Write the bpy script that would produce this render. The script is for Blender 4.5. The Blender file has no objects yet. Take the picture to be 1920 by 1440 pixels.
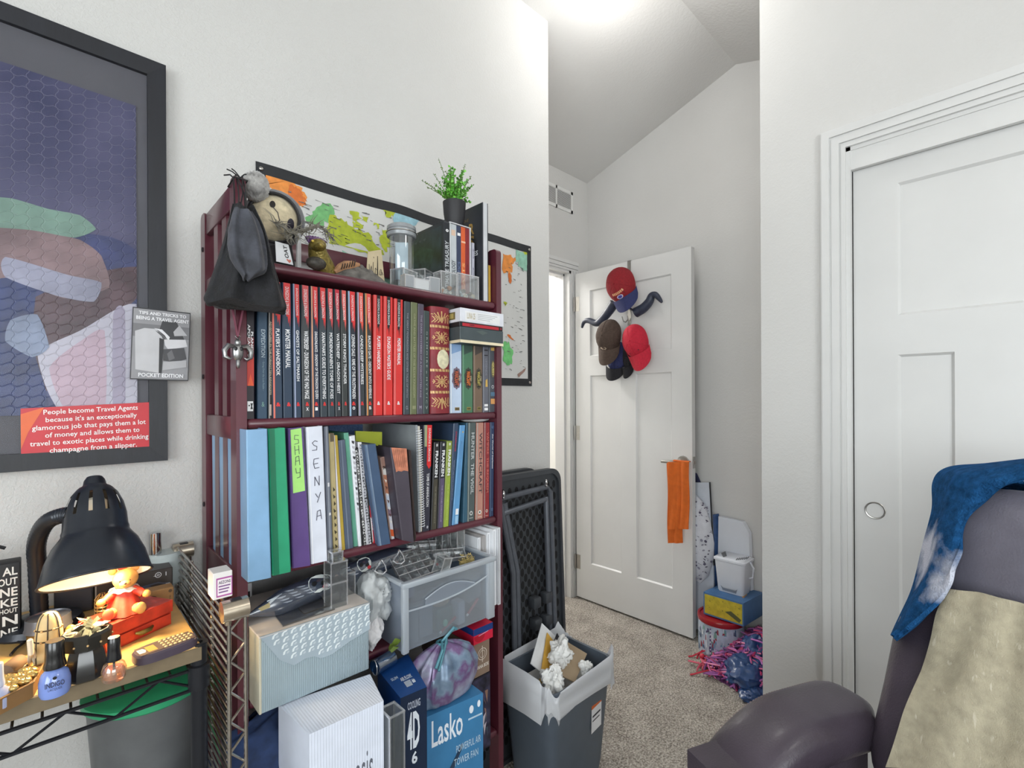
import bpy, bmesh, math, random
from mathutils import Vector, Matrix, Euler, noise
rnd = random.Random(7)
PI = math.pi
sc = bpy.context.scene
COL = sc.collection
sc.view_settings.view_transform = 'Standard'
sc.view_settings.look = 'None'
sc.view_settings.gamma = 1.0
sc.view_settings.use_curve_mapping = False
sc.view_settings.exposure = 0.0

# ---------------------------------------------------------------- camera (solved from the room's own right angles)
FPX, CY0, YAW, PIT, ROL, HC = 902.02, 748.55, 0.7627, -0.000225, 0.0048963, 1.244
_F = Vector((math.sin(YAW)*math.cos(PIT), math.cos(YAW)*math.cos(PIT), math.sin(PIT)))
_r = Vector((math.cos(YAW), -math.sin(YAW), 0.0))
_d = _F.cross(_r)
_R = math.cos(ROL)*_r + math.sin(ROL)*_d
_D = -math.sin(ROL)*_r + math.cos(ROL)*_d
EYE = Vector((0, 0, HC))
def ray(x, y):
    return _R*((x-960)/FPX) + _D*((y-CY0)/FPX) + _F
def Py(x, y, Y):
    v = ray(x, y); return EYE + v*(Y/v.y)
def Px(x, y, X):
    v = ray(x, y); return EYE + v*(X/v.x)
def Pz(x, y, Z):
    v = ray(x, y); return EYE + v*((Z-HC)/v.z)
cam = bpy.data.cameras.new('camera'); camo = bpy.data.objects.new('camera', cam); COL.objects.link(camo)
cam.sensor_width = 36.0; cam.lens = 36.0*FPX/1920.0; cam.shift_y = (CY0-720)/1920.0
cam.clip_start = 0.02
mw = Matrix((( _R.x, -_D.x, -_F.x, 0), (_R.y, -_D.y, -_F.y, 0), (_R.z, -_D.z, -_F.z, HC), (0, 0, 0, 1)))
camo.matrix_world = mw
sc.camera = camo

# ---------------------------------------------------------------- materials
def lin(c):
    out = []
    for v in c[:3]:
        v = v/255.0
        out.append(v/12.92 if v <= 0.04045 else ((v+0.055)/1.055)**2.4)
    return out
_mats = {}
def mat(name, rgb, rough=0.5, metal=0.0, var=0.05, scale=30.0, bump=0.0, bscale=200.0, spec=0.5, sheen=0.0, coat=0.0, stretch=None):
    if name in _mats: return _mats[name]
    m = bpy.data.materials.new(name); m.use_nodes = True
    nt = m.node_tree; N = nt.nodes; L = nt.links
    b = N['Principled BSDF']
    c = lin(rgb)
    tc = N.new('ShaderNodeTexCoord')
    src = tc.outputs['Object']
    if stretch:
        mp = N.new('ShaderNodeMapping'); mp.inputs['Scale'].default_value = stretch
        L.new(src, mp.inputs['Vector']); src = mp.outputs['Vector']
    nz = N.new('ShaderNodeTexNoise'); nz.inputs['Scale'].default_value = scale; nz.inputs['Detail'].default_value = 4
    L.new(src, nz.inputs['Vector'])
    rp = N.new('ShaderNodeValToRGB')
    lo = [max(0, v*(1-2.2*var)) for v in c]; hi = [min(1, v*(1+2.2*var)) for v in c]
    rp.color_ramp.elements[0].position = 0.25; rp.color_ramp.elements[1].position = 0.75
    rp.color_ramp.elements[0].color = lo+[1]; rp.color_ramp.elements[1].color = hi+[1]
    L.new(nz.outputs['Fac'], rp.inputs['Fac']); L.new(rp.outputs['Color'], b.inputs['Base Color'])
    b.inputs['Roughness'].default_value = rough; b.inputs['Metallic'].default_value = metal
    b.inputs['Specular IOR Level'].default_value = spec
    if sheen: b.inputs['Sheen Weight'].default_value = sheen
    if coat: b.inputs['Coat Weight'].default_value = coat; b.inputs['Coat Roughness'].default_value = 0.15
    if bump:
        n2 = N.new('ShaderNodeTexNoise'); n2.inputs['Scale'].default_value = bscale; n2.inputs['Detail'].default_value = 3
        L.new(src, n2.inputs['Vector'])
        bp = N.new('ShaderNodeBump'); bp.inputs['Strength'].default_value = min(1.0, bump); bp.inputs['Distance'].default_value = 0.002*max(1.0, bump)
        L.new(n2.outputs['Fac'], bp.inputs['Height']); L.new(bp.outputs['Normal'], b.inputs['Normal'])
    _mats[name] = m
    return m
def clear(name, rgb=(240, 245, 248), refl=0.12, rough=0.05, body=0.0, brgb=None, tint=0.96):
    """clear or frosted plastic: see-through tint, a film of body colour, a fresnel gloss"""
    if name in _mats: return _mats[name]
    m = bpy.data.materials.new(name); m.use_nodes = True
    nt = m.node_tree; N = nt.nodes; L = nt.links; N.clear()
    out = N.new('ShaderNodeOutputMaterial')
    tr = N.new('ShaderNodeBsdfTransparent'); c = lin(rgb); tr.inputs['Color'].default_value = [v*tint for v in c]+[1]
    gl = N.new('ShaderNodeBsdfGlossy'); gl.inputs['Roughness'].default_value = rough; gl.inputs['Color'].default_value = (1, 1, 1, 1)
    lw = N.new('ShaderNodeLayerWeight'); lw.inputs['Blend'].default_value = 0.35
    mr = N.new('ShaderNodeMapRange'); mr.inputs['To Min'].default_value = refl*0.5; mr.inputs['To Max'].default_value = min(1, refl*3.2)
    L.new(lw.outputs['Facing'], mr.inputs['Value'])
    mx = N.new('ShaderNodeMixShader'); L.new(mr.outputs['Result'], mx.inputs[0])
    base = tr.outputs[0]
    if body:
        df = N.new('ShaderNodeBsdfDiffuse'); df.inputs['Color'].default_value = lin(brgb or rgb)+[1]
        tl = N.new('ShaderNodeBsdfTranslucent'); tl.inputs['Color'].default_value = lin(brgb or rgb)+[1]
        ad = N.new('ShaderNodeMixShader'); ad.inputs[0].default_value = 0.4
        L.new(df.outputs[0], ad.inputs[1]); L.new(tl.outputs[0], ad.inputs[2])
        m2 = N.new('ShaderNodeMixShader'); m2.inputs[0].default_value = body
        L.new(tr.outputs[0], m2.inputs[1]); L.new(ad.outputs[0], m2.inputs[2]); base = m2.outputs[0]
    L.new(base, mx.inputs[1]); L.new(gl.outputs[0], mx.inputs[2]); L.new(mx.outputs[0], out.inputs['Surface'])
    _mats[name] = m
    return m
def emit(name, rgb, strength):
    if name in _mats: return _mats[name]
    m = bpy.data.materials.new(name); m.use_nodes = True
    nt = m.node_tree; N = nt.nodes; L = nt.links; N.clear()
    out = N.new('ShaderNodeOutputMaterial'); e = N.new('ShaderNodeEmission')
    e.inputs['Color'].default_value = lin(rgb)+[1]; e.inputs['Strength'].default_value = strength
    L.new(e.outputs[0], out.inputs['Surface']); _mats[name] = m
    return m

# ---------------------------------------------------------------- text outlines
_tx = {}
def glyphs(s, bold=0.0):
    k = (s, bold)
    if k in _tx: return _tx[k]
    cu = bpy.data.curves.new('lettering', 'FONT'); cu.body = s; cu.resolution_u = 2; cu.offset = bold; cu.fill_mode = 'FRONT'
    o = bpy.data.objects.new('lettering', cu)
    me = bpy.data.meshes.new_from_object(o)
    V = [(v.co.x, v.co.y) for v in me.vertices]; Fc = [tuple(p.vertices) for p in me.polygons]
    bpy.data.objects.remove(o); bpy.data.curves.remove(cu); bpy.data.meshes.remove(me)
    if V:
        x0 = min(v[0] for v in V); x1 = max(v[0] for v in V); y0 = min(v[1] for v in V); y1 = max(v[1] for v in V)
        V = [((x-x0)/max(1e-6, x1-x0), (y-y0)/max(1e-6, y1-y0)) for x, y in V]
        asp = (x1-x0)/max(1e-6, y1-y0)
    else: asp = 1
    _tx[k] = (V, Fc, asp)
    return _tx[k]

# ---------------------------------------------------------------- mesh builder
class MB:
    def __init__(s):
        s.v = []; s.f = []; s.m = []; s.M = Matrix.Identity(4)
    def at(s, loc=(0, 0, 0), rot=(0, 0, 0)):
        s.M = Matrix.Translation(Vector(loc)) @ Euler(rot).to_matrix().to_4x4(); return s
    def add(s, V, Fs, m):
        b = len(s.v); M = s.M
        s.v += [M @ Vector(p) for p in V]
        for f in Fs: s.f.append([b+i for i in f]); s.m.append(m)
        return s
    def box(s, x0, x1, y0, y1, z0, z1, m):
        V = [(x0, y0, z0), (x1, y0, z0), (x1, y1, z0), (x0, y1, z0), (x0, y0, z1), (x1, y0, z1), (x1, y1, z1), (x0, y1, z1)]
        return s.add(V, [(3, 2, 1, 0), (4, 5, 6, 7), (0, 1, 5, 4), (1, 2, 6, 5), (2, 3, 7, 6), (3, 0, 4, 7)], m)
    def hexa(s, Q, m):
        """eight corners: bottom/front four then the matching four"""
        return s.add(Q, [(3, 2, 1, 0), (4, 5, 6, 7), (0, 1, 5, 4), (1, 2, 6, 5), (2, 3, 7, 6), (3, 0, 4, 7)], m)
    def rbox(s, x0, x1, y0, y1, z0, z1, m, r=0.004, seg=2):
        bm = bmesh.new(); bmesh.ops.create_cube(bm, size=1)
        for v in bm.verts:
            v.co = Vector((x0 if v.co.x < 0 else x1, y0 if v.co.y < 0 else y1, z0 if v.co.z < 0 else z1))
        r = min(r, 0.49*min(abs(x1-x0), abs(y1-y0), abs(z1-z0)))
        bmesh.ops.bevel(bm, geom=bm.edges[:], offset=r, segments=seg, affect='EDGES', profile=0.5)
        bm.verts.index_update()
        V = [tuple(v.co) for v in bm.verts]; Fs = [[v.index for v in f.verts] for f in bm.faces]; bm.free()
        return s.add(V, Fs, m)
    def prism(s, pts, y0, y1, m):
        """outline (x,z) extruded from y0 to y1"""
        n = len(pts); V = [(x, y0, z) for x, z in pts]+[(x, y1, z) for x, z in pts]
        Fs = [list(range(n)), list(range(2*n-1, n-1, -1))]+[[i, i+n, (i+1) % n+n, (i+1) % n] for i in range(n)]
        return s.add(V, Fs, m)
    def lathe(s, prof, m, n=24, cap=True):
        V = []; Fs = []
        for r, z in prof:
            for i in range(n):
                a = 2*PI*i/n; V.append((r*math.cos(a), r*math.sin(a), z))
        for j in range(len(prof)-1):
            for i in range(n):
                k = (i+1) % n; Fs.append((j*n+i, j*n+k, (j+1)*n+k, (j+1)*n+i))
        if cap:
            if prof[0][0] > 1e-5: Fs.append(list(range(n-1, -1, -1)))
            if prof[-1][0] > 1e-5: Fs.append([(len(prof)-1)*n+i for i in range(n)])
        return s.add(V, Fs, m)
    def tube(s, pts, r, m, n=8, closed=False):
        P = [Vector(p) for p in pts]; k = len(P)
        R = r if isinstance(r, (list, tuple)) else [r]*k
        V = []; Fs = []; up = None
        for i in range(k):
            if closed: t = P[(i+1) % k]-P[i-1]
            else: t = P[min(i+1, k-1)]-P[max(i-1, 0)]
            if t.length < 1e-9: t = Vector((0, 0, 1))
            t.normalize()
            if up is None:
                up = Vector((0, 0, 1)) if abs(t.z) < 0.9 else Vector((1, 0, 0))
            u = up-t*up.dot(t)
            if u.length < 1e-4: u = t.orthogonal()
            u.normalize(); w = t.cross(u); up = u
            for j in range(n):
                a = 2*PI*j/n; V.append(P[i]+u*math.cos(a)*R[i]+w*math.sin(a)*R[i])
        for i in range(k if closed else k-1):
            for j in range(n):
                q = (j+1) % n; i2 = (i+1) % k; Fs.append((i*n+j, i*n+q, i2*n+q, i2*n+j))
        if not closed: Fs += [list(range(n-1, -1, -1)), [(k-1)*n+j for j in range(n)]]
        return s.add(V, Fs, m)
    def ell(s, c, r, m, nu=16, nv=10, e=1.0, rot=None):
        V = []; Fs = []
        def pw(a): return math.copysign(abs(a)**e, a)
        R3 = Euler(rot).to_matrix() if rot else Matrix.Identity(3)
        for j in range(nv+1):
            t = -PI/2+PI*j/nv
            for i in range(nu):
                a = 2*PI*i/nu
                p = Vector((r[0]*pw(math.cos(t))*pw(math.cos(a)), r[1]*pw(math.cos(t))*pw(math.sin(a)), r[2]*pw(math.sin(t))))
                V.append(Vector(c)+R3 @ p)
        for j in range(nv):
            for i in range(nu):
                k = (i+1) % nu; Fs.append((j*nu+i, j*nu+k, (j+1)*nu+k, (j+1)*nu+i))
        return s.add(V, Fs, m)
    def sheet(s, fn, nu, nv, m, closed=False, th=0.0):
        """grid surface fn(u,v)->point; th gives it a second side"""
        V = []; w = nu if closed else nu+1
        for j in range(nv+1):
            for i in range(w): V.append(Vector(fn(i/nu, j/nv)))
        Fs = []
        for j in range(nv):
            for i in range(nu):
                k = (i+1) % w; Fs.append((j*w+i, j*w+k, (j+1)*w+k, (j+1)*w+i))
        if th:
            nr = [Vector((0, 0, 0)) for _ in V]
            for f in Fs:
                n = (V[f[1]]-V[f[0]]).cross(V[f[3]]-V[f[0]])
                if n.length > 1e-12:
                    n.normalize()
                    for q in f: nr[q] += n
            b = len(V); V2 = [p-(q.normalized() if q.length > 0 else q)*th for p, q in zip(V, nr)]
            F2 = [tuple(b+q for q in reversed(f)) for f in Fs]
            ed = []
            if not closed:
                for j in range(nv): ed += [(j*w, (j+1)*w), ((j+1)*w+nu, j*w+nu)]
            for i in range(nu):
                k = (i+1) % w; ed += [(k, i), (nv*w+i, nv*w+k)]
            F3 = [(a, c, c+b, a+b) for a, c in ed]
            V = V+V2; Fs = Fs+F2+F3
        return s.add(V, Fs, m)
    def build(s, name, parent=None, smooth=35.0):
        me = bpy.data.meshes.new(name)
        inv = mat_of(parent).inverted() if parent is not None else Matrix.Identity(4)
        me.from_pydata([tuple(inv @ p) for p in s.v], [], s.f)
        slots = []; idx = {}
        for q in s.m:
            if q.name not in idx: idx[q.name] = len(slots); slots.append(q)
        for q in slots: me.materials.append(q)
        me.polygons.foreach_set('material_index', [idx[q.name] for q in s.m])
        me.polygons.foreach_set('use_smooth', [True]*len(me.polygons))
        me.validate(); me.update()
        if smooth < 170: me.set_sharp_from_angle(angle=math.radians(smooth))
        o = bpy.data.objects.new(name, me); COL.objects.link(o)
        if parent is not None: o.parent = parent
        return o
def mat_of(o):
    M = Matrix.Translation(o.location) @ o.rotation_euler.to_matrix().to_4x4()
    return mat_of(o.parent) @ M if o.parent is not None else M
def tag(o, label, cat, group=None):
    o['label'] = label; o['category'] = cat
    if group: o['group'] = group
    return o
def thing(name, label, cat, loc=(0, 0, 0), group=None, rz=0.0):
    o = bpy.data.objects.new(name, None); COL.objects.link(o); o.location = loc; o.rotation_euler = (0, 0, rz)
    o.empty_display_size = 0.05
    return tag(o, label, cat, group)
def struct(mb, name, parent=None, smooth=35):
    o = mb.build(name, parent, smooth)
    if parent is None: o['kind'] = 'structure'
    return o
def dup(root, loc, label=None, rz=None):
    r = root.copy(); COL.objects.link(r); r.location = loc
    if rz is not None: r.rotation_euler = (0, 0, rz)
    if label: r['label'] = label
    for ch in list(root.children):
        c = ch.copy(); COL.objects.link(c); c.parent = r
        for g in list(ch.children):
            d = g.copy(); COL.objects.link(d); d.parent = c
    return r

class Face:
    """a flat quad (top-left, top-right, bottom-right, bottom-left as one looks at it) to print on"""
    def __init__(s, mb, tl, tr, br, bl, lift=0.0004):
        s.mb = mb; s.c = [Vector(p) for p in (tl, tr, br, bl)]
        n = (s.c[1]-s.c[0]).cross(s.c[3]-s.c[0]); s.n = -n.normalized(); s.k = 0; s.lift = lift
        s.w = (s.c[1]-s.c[0]).length; s.h = (s.c[3]-s.c[0]).length
    def p(s, u, v, l=None):
        a = s.c[0].lerp(s.c[1], u); b = s.c[3].lerp(s.c[2], u)
        return a.lerp(b, v)+s.n*(s.lift*(1+0.35*s.k) if l is None else l)
    def rect(s, u0, u1, v0, v1, m):
        s.mb.add([s.p(u0, v1), s.p(u1, v1), s.p(u1, v0), s.p(u0, v0)], [(0, 1, 2, 3)], m); s.k += 1; return s
    def poly(s, pts, m):
        s.mb.add([s.p(u, v) for u, v in pts], [list(range(len(pts)))], m); s.k += 1; return s
    def disc(s, u, v, ru, m, rv=None, n=20):
        rv = rv or ru*s.w/s.h
        return s.poly([(u+ru*math.cos(2*PI*i/n), v-rv*math.sin(2*PI*i/n)) for i in range(n)], m)
    def ring(s, u, v, ru, m, t=0.25, rv=None, n=20):
        rv = rv or ru*s.w/s.h; V = []; Fs = []
        for i in range(n):
            a = 2*PI*i/n
            V += [s.p(u+ru*math.cos(a), v+rv*math.sin(a)), s.p(u+ru*(1-t)*math.cos(a), v+rv*(1-t)*math.sin(a))]
            j = (i+1) % n; Fs.append((2*i, 2*j, 2*j+1, 2*i+1))
        s.mb.add(V, Fs, m); s.k += 1; return s
    def text(s, t, u0, u1, v0, v1, m, bold=0.0, keep=False):
        """upright lettering filling the box"""
        V, Fs, a = glyphs(t, bold)
        if keep:
            w = (u1-u0)*s.w; h = (v1-v0)*s.h
            if w/h > a: d = (w-h*a)/2/s.w; u0 += d; u1 -= d
            else: d = (h-w/a)/2/s.h; v0 += d; v1 -= d
        s.mb.add([s.p(u0+(u1-u0)*x, v1-(v1-v0)*y) for x, y in V], Fs, m); s.k += 1; return s
    def down(s, t, u0, u1, v0, v1, m, bold=0.0):
        """lettering that reads from top to bottom"""
        V, Fs, a = glyphs(t, bold)
        s.mb.add([s.p(u0+(u1-u0)*y, v0+(v1-v0)*x) for x, y in V], Fs, m); s.k += 1; return s
    def up(s, t, u0, u1, v0, v1, m, bold=0.0):
        V, Fs, a = glyphs(t, bold)
        s.mb.add([s.p(u1-(u1-u0)*y, v1-(v1-v0)*x) for x, y in V], Fs, m); s.k += 1; return s
    def stroke(s, pts, w, m):
        """a pen line through (u,v) points, w in metres"""
        P = [s.p(u, v) for u, v in pts]
        for a, b in zip(P, P[1:]):
            d = (b-a)
            if d.length < 1e-7: continue
            d.normalize(); q = s.n.cross(d)*w*0.5; e = d*w*0.25
            s.mb.add([a-q-e, b-q+e, b+q+e, a+q-e], [(0, 1, 2, 3)], m)
        s.k += 1; return s
# ================================================================ the room
D = 1.365; FL = -0.012; AX = 2.553; AY = 1.945; CX = 1.87; CYc = 0.64
RIDGE_Y, RIDGE_Z, SL = 0.99, 2.963, 0.315
def ceil_z(y): return RIDGE_Z-SL*abs(y-RIDGE_Y)
def wall_mat(name, rgb, bs, bscale):
    m = mat(name, rgb, 0.75, 0, 0.012, 3.0, 0, spec=0.25)
    nt = m.node_tree; N = nt.nodes; L = nt.links; b = N['Principled BSDF']
    tc = N.new('ShaderNodeTexCoord')
    a = N.new('ShaderNodeTexNoise'); a.inputs['Scale'].default_value = bscale; a.inputs['Detail'].default_value = 2.5; a.inputs['Distortion'].default_value = 0.6
    r = N.new('ShaderNodeValToRGB'); r.color_ramp.elements[0].position = 0.42; r.color_ramp.elements[1].position = 0.62
    L.new(tc.outputs['Object'], a.inputs['Vector']); L.new(a.outputs['Fac'], r.inputs['Fac'])
    bp = N.new('ShaderNodeBump'); bp.inputs['Strength'].default_value = bs; bp.inputs['Distance'].default_value = 0.0022
    L.new(r.outputs['Color'], bp.inputs['Height']); L.new(bp.outputs['Normal'], b.inputs['Normal'])
    return m
M_wall = wall_mat('orange_peel_wall_paint', (204, 203, 201), 0.27, 150)
M_wall2 = wall_mat('smooth_wall_paint', (208, 207, 205), 0.12, 95)
M_ceil = wall_mat('ceiling_paint', (214, 213, 211), 0.15, 80)
M_trim = mat('white_trim_paint', (214, 214, 213), 0.38, 0, 0.01, 8)
M_door = mat('white_door_paint', (213, 213, 212), 0.42, 0, 0.012, 6)
M_dark = mat('painted_gap_shade', (20, 19, 18), 0.9)
M_hall = mat('hall_wall_paint', (232, 231, 227), 0.7, 0, 0.01, 4)

def carpet():
    m = bpy.data.materials.new('grey_beige_carpet'); m.use_nodes = True
    nt = m.node_tree; N = nt.nodes; L = nt.links; b = N['Principled BSDF']
    tc = N.new('ShaderNodeTexCoord')
    n1 = N.new('ShaderNodeTexNoise'); n1.inputs['Scale'].default_value = 150; n1.inputs['Detail'].default_value = 4
    n2 = N.new('ShaderNodeTexNoise'); n2.inputs['Scale'].default_value = 9; n2.inputs['Detail'].default_value = 3
    vo = N.new('ShaderNodeTexVoronoi'); vo.inputs['Scale'].default_value = 160
    for q in (n1, n2, vo): L.new(tc.outputs['Object'], q.inputs['Vector'])
    mx = N.new('ShaderNodeMath'); mx.operation = 'MULTIPLY_ADD'; mx.inputs[1].default_value = 0.3
    L.new(n2.outputs['Fac'], mx.inputs[0]); L.new(n1.outputs['Fac'], mx.inputs[2])
    rp = N.new('ShaderNodeValToRGB'); e = rp.color_ramp.elements
    e[0].position = 0.42; e[0].color = lin((92, 84, 76))+[1]; e[1].position = 0.84; e[1].color = lin((205, 199, 189))+[1]
    x = e.new(0.63); x.color = lin((158, 150, 140))+[1]
    L.new(mx.outputs[0], rp.inputs['Fac']); L.new(rp.outputs['Color'], b.inputs['Base Color'])
    b.inputs['Roughness'].default_value = 0.95; b.inputs['Specular IOR Level'].default_value = 0.1; b.inputs['Sheen Weight'].default_value = 0.2
    bp = N.new('ShaderNodeBump'); bp.inputs['Strength'].default_value = 0.9; bp.inputs['Distance'].default_value = 0.006
    L.new(vo.outputs['Distance'], bp.inputs['Height']); L.new(bp.outputs['Normal'], b.inputs['Normal'])
    return m
M_carpet = carpet()
WX, SY = -1.75, -1.95            # window wall and the wall behind the camera
T = 0.09
mb = MB(); mb.box(WX-T, AX+T, SY-T, 3.3, FL-0.06, FL, M_carpet); struct(mb, 'floor')
# bookshelf wall, its corner return into the door alcove
TOP = 3.1
mb = MB()
CORX = Py(1030, 600, D).x
mb.prism([(WX-T, FL), (CORX, FL), (CORX, ceil_z(D)+0.02), (WX-T, ceil_z(D)+0.02)], D, AY, M_wall)
wl = struct(mb, 'wall_left')
# recessed wall with the room door opening
OX0, OX1, OZ = 1.598, 2.376, 2.052
mb = MB()
zc = ceil_z(AY)+0.02
mb.box(CORX, OX0, AY, AY+0.115, FL, OZ, M_wall2); mb.box(OX1, AX, AY, AY+0.115, FL, OZ, M_wall2)
mb.box(CORX, AX, AY, AY+0.115, OZ, zc, M_wall2)
struct(mb, 'wall_back')
# alcove wall with the pitched head under the vault
mb = MB()
mb.M = Matrix(((0, 1, 0, 0), (1, 0, 0, 0), (0, 0, 1, 0), (0, 0, 0, 1)))   # prism outline becomes (y,z), extruded along x
mb.prism([(CYc-0.1, FL), (AY+0.115, FL), (AY+0.115, ceil_z(AY+0.115)+.02), (RIDGE_Y, RIDGE_Z+.02), (CYc-0.1, ceil_z(CYc-0.1)+.02)], AX, AX+T, M_wall2)
struct(mb, 'wall_alcove')
# closet wall with the sliding door opening
CO1 = Px(1588, 700, CX).y; CO0 = CO1-1.52; CZ = 2.055
mb = MB()
zc = ceil_z(CYc)+.02
mb.box(CX, AX, CYc-0.1, CYc, FL, zc, M_wall2)
mb.box(CX, CX+0.1, CO1, CYc-.1, FL, ceil_z(CYc-.1)+.02, M_wall2)
def wprism(a, b, z0):
    mb.M = Matrix(((0, 1, 0, 0), (1, 0, 0, 0), (0, 0, 1, 0), (0, 0, 0, 1)))
    mb.prism([(a, z0), (b, z0), (b, ceil_z(b)+.02), (a, ceil_z(a)+.02)], CX, CX+0.1, M_wall2)
    mb.M = Matrix.Identity(4)
wprism(CO0, CO1, CZ); wprism(SY-T, CO0, FL)
struct(mb, 'wall_right')
# closet inside
mb = MB(); mb.box(CX+.65, CX+.7, CO0-.1, CYc-.1, FL, 2.3, M_hall); mb.box(CX+.1, CX+.7, CO0-.15, CO0-.1, FL, 2.3, M_hall); mb.box(CX+.1, CX+.7, CO0-.15, CYc-.1, 2.3, 2.34, M_hall)
struct(mb, 'wall_closet')
# wall behind the camera and window wall
S0, S1, SZ0, SZ1 = -1.15, 0.55, 0.8, 1.9
mb = MB(); zc = ceil_z(SY)+.05; mb.box(WX-T, S0, SY-T, SY, FL, zc, M_hall); mb.box(S1, CX+.1, SY-T, SY, FL, zc, M_hall); mb.box(S0, S1, SY-T, SY, FL, SZ0, M_hall); mb.box(S0, S1, SY-T, SY, SZ1, zc, M_hall)
struct(mb, 'wall_south')
mb = MB(); mb.box(S0-.06, S0, SY-.07, SY+.015, SZ0-.06, SZ1+.06, M_trim); mb.box(S1, S1+.06, SY-.07, SY+.015, SZ0-.06, SZ1+.06, M_trim); mb.box(S0, S1, SY-.07, SY+.015, SZ1, SZ1+.06, M_trim); mb.box(S0-.08, S1+.08, SY-.07, SY+.04, SZ0-.04, SZ0, M_trim); mb.box((S0+S1)/2-.02, (S0+S1)/2+.02, SY-.06, SY-.03, SZ0, SZ1, M_trim)
w2 = struct(mb, 'fill_window'); mb = MB(); mb.box(S0, S1, SY-.05, SY-.046, SZ0, SZ1, clear('window_glass', (250, 252, 252), 0.05, 0.02)); mb.build('pane', w2)  # south window added only to carry frontal fill light
W0, W1, WZ0, WZ1 = -1.45, 0.35, 0.75, 2.05
mb = MB()
mb.box(WX-T, WX, SY, W0, FL, 2.95, M_hall); mb.box(WX-T, WX, W1, D, FL, 2.95, M_hall)
mb.box(WX-T, WX, W0, W1, FL, WZ0, M_hall); mb.box(WX-T, WX, W0, W1, WZ1, 2.95, M_hall)
struct(mb, 'wall_window')
mb = MB()
fr = 0.045
mb.box(WX-.07, WX+.015, W0-.06, W0, WZ0-.06, WZ1+.06, M_trim); mb.box(WX-.07, WX+.015, W1, W1+.06, WZ0-.06, WZ1+.06, M_trim)
mb.box(WX-.07, WX+.015, W0, W1, WZ1, WZ1+.06, M_trim); mb.box(WX-.07, WX+.04, W0-.08, W1+.08, WZ0-.04, WZ0, M_trim)
mb.box(WX-.06, WX-.03, (W0+W1)/2-.02, (W0+W1)/2+.02, WZ0, WZ1, M_trim)
wf = struct(mb, 'window_1')
mb = MB(); mb.box(WX-.05, WX-.046, W0, W1, WZ0, WZ1, clear('window_glass', (250, 252, 252), 0.05, 0.02)); mb.build('pane', wf)
# vaulted ceiling
mb = MB()
def slab(y0, y1):
    z0, z1 = ceil_z(y0), ceil_z(y1); a, b = WX-T, AX+T
    mb.hexa([(a, y0, z0), (b, y0, z0), (b, y1, z1), (a, y1, z1), (a, y0, z0+.08), (b, y0, z0+.08), (b, y1, z1+.08), (a, y1, z1+.08)], M_ceil)
slab(SY-T, RIDGE_Y); slab(RIDGE_Y, AY+0.115)
struct(mb, 'ceiling', smooth=5)
# hall past the door
mb = MB()
mb.box(CORX-.6, AX+.6, 3.2, 3.28, FL, 2.5, M_hall); mb.box(CORX-.68, CORX-.6, AY+.115, 3.28, FL, 2.5, M_hall); mb.box(AX+.6, AX+.68, AY+.115, 3.28, FL, 2.5, M_hall)
mb.box(CORX-.6, CORX, AY+.07, AY+.115, FL, 2.5, M_hall); mb.box(AX, AX+.6, AY+.07, AY+.115, FL, 2.5, M_hall)
struct(mb, 'wall_hall')
mb = MB(); mb.box(CORX-.68, AX+.68, AY+.115, 3.28, 2.5, 2.56, M_ceil); struct(mb, 'ceiling_hall')
mb = MB(); mb.box(AX+T, AX+.68, AY, 3.3, FL-.06, FL, M_carpet); struct(mb, 'floor_hall')
mb = MB(); mb.box(CORX-.6, AX+.6, 3.186, 3.2, FL, FL+.085, M_trim); mb.box(CORX-.6, AX+.6, 3.19, 3.2, FL+.085, FL+.1, M_trim); struct(mb, 'baseboard_hall')
# casings
def casing(mb, pts, face, wid, axis, proud=0.016):
    pass
mb = MB()
prof = [(0.0, 0.006), (0.006, 0.010), (0.016, 0.010), (0.020, 0.013), (0.046, 0.016), (0.054, 0.016), (0.058, 0.010)]
# room door casing: left leg, right leg, head, with stepped profile; jamb lining
def leg_box(mb, x0, x1, z0, z1, y, steps, horizontal=False, flip=False):
    n = len(steps)
    for i, (a, b, p) in enumerate(steps):
        if horizontal:
            mb.box(x0, x1, y-p, y, z0+(z1-z0)*a, z0+(z1-z0)*b, M_trim)
        else:
            A, B = (1-b, 1-a) if flip else (a, b)
            mb.box(x0+(x1-x0)*A, x0+(x1-x0)*B, y-p, y, z0, z1, M_trim)
ST = [(0, .18, .010), (.18, .24, .007), (.24, .55, .014), (.55, .62, .011), (.62, .93, .018), (.93, 1, .012)]
leg_box(mb, OX1, OX1+.062, FL, OZ, AY, ST)
leg_box(mb, OX0-.062, OX0, FL, OZ, AY, ST, flip=True)
leg_box(mb, OX0-.062, OX1+.062, OZ, OZ+.062, AY, ST, horizontal=True)
JT = 0.016
mb.box(OX0, OX0+JT, AY-.004, AY+.119, FL, OZ, M_trim); mb.box(OX1-JT, OX1, AY-.004, AY+.119, FL, OZ, M_trim); mb.box(OX0, OX1, AY-.004, AY+.119, OZ-JT, OZ, M_trim)
mb.box(OX1-JT-.011, OX1-JT, AY+.036, AY+.07, FL, OZ-JT, M_trim); mb.box(OX0+JT, OX0+JT+.011, AY+.036, AY+.07, FL, OZ-JT, M_trim)
mb.box(OX0+JT, OX1-JT, AY+.036, AY+.07, OZ-JT-.011, OZ-JT, M_trim)
struct(mb, 'trim_1')
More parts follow.
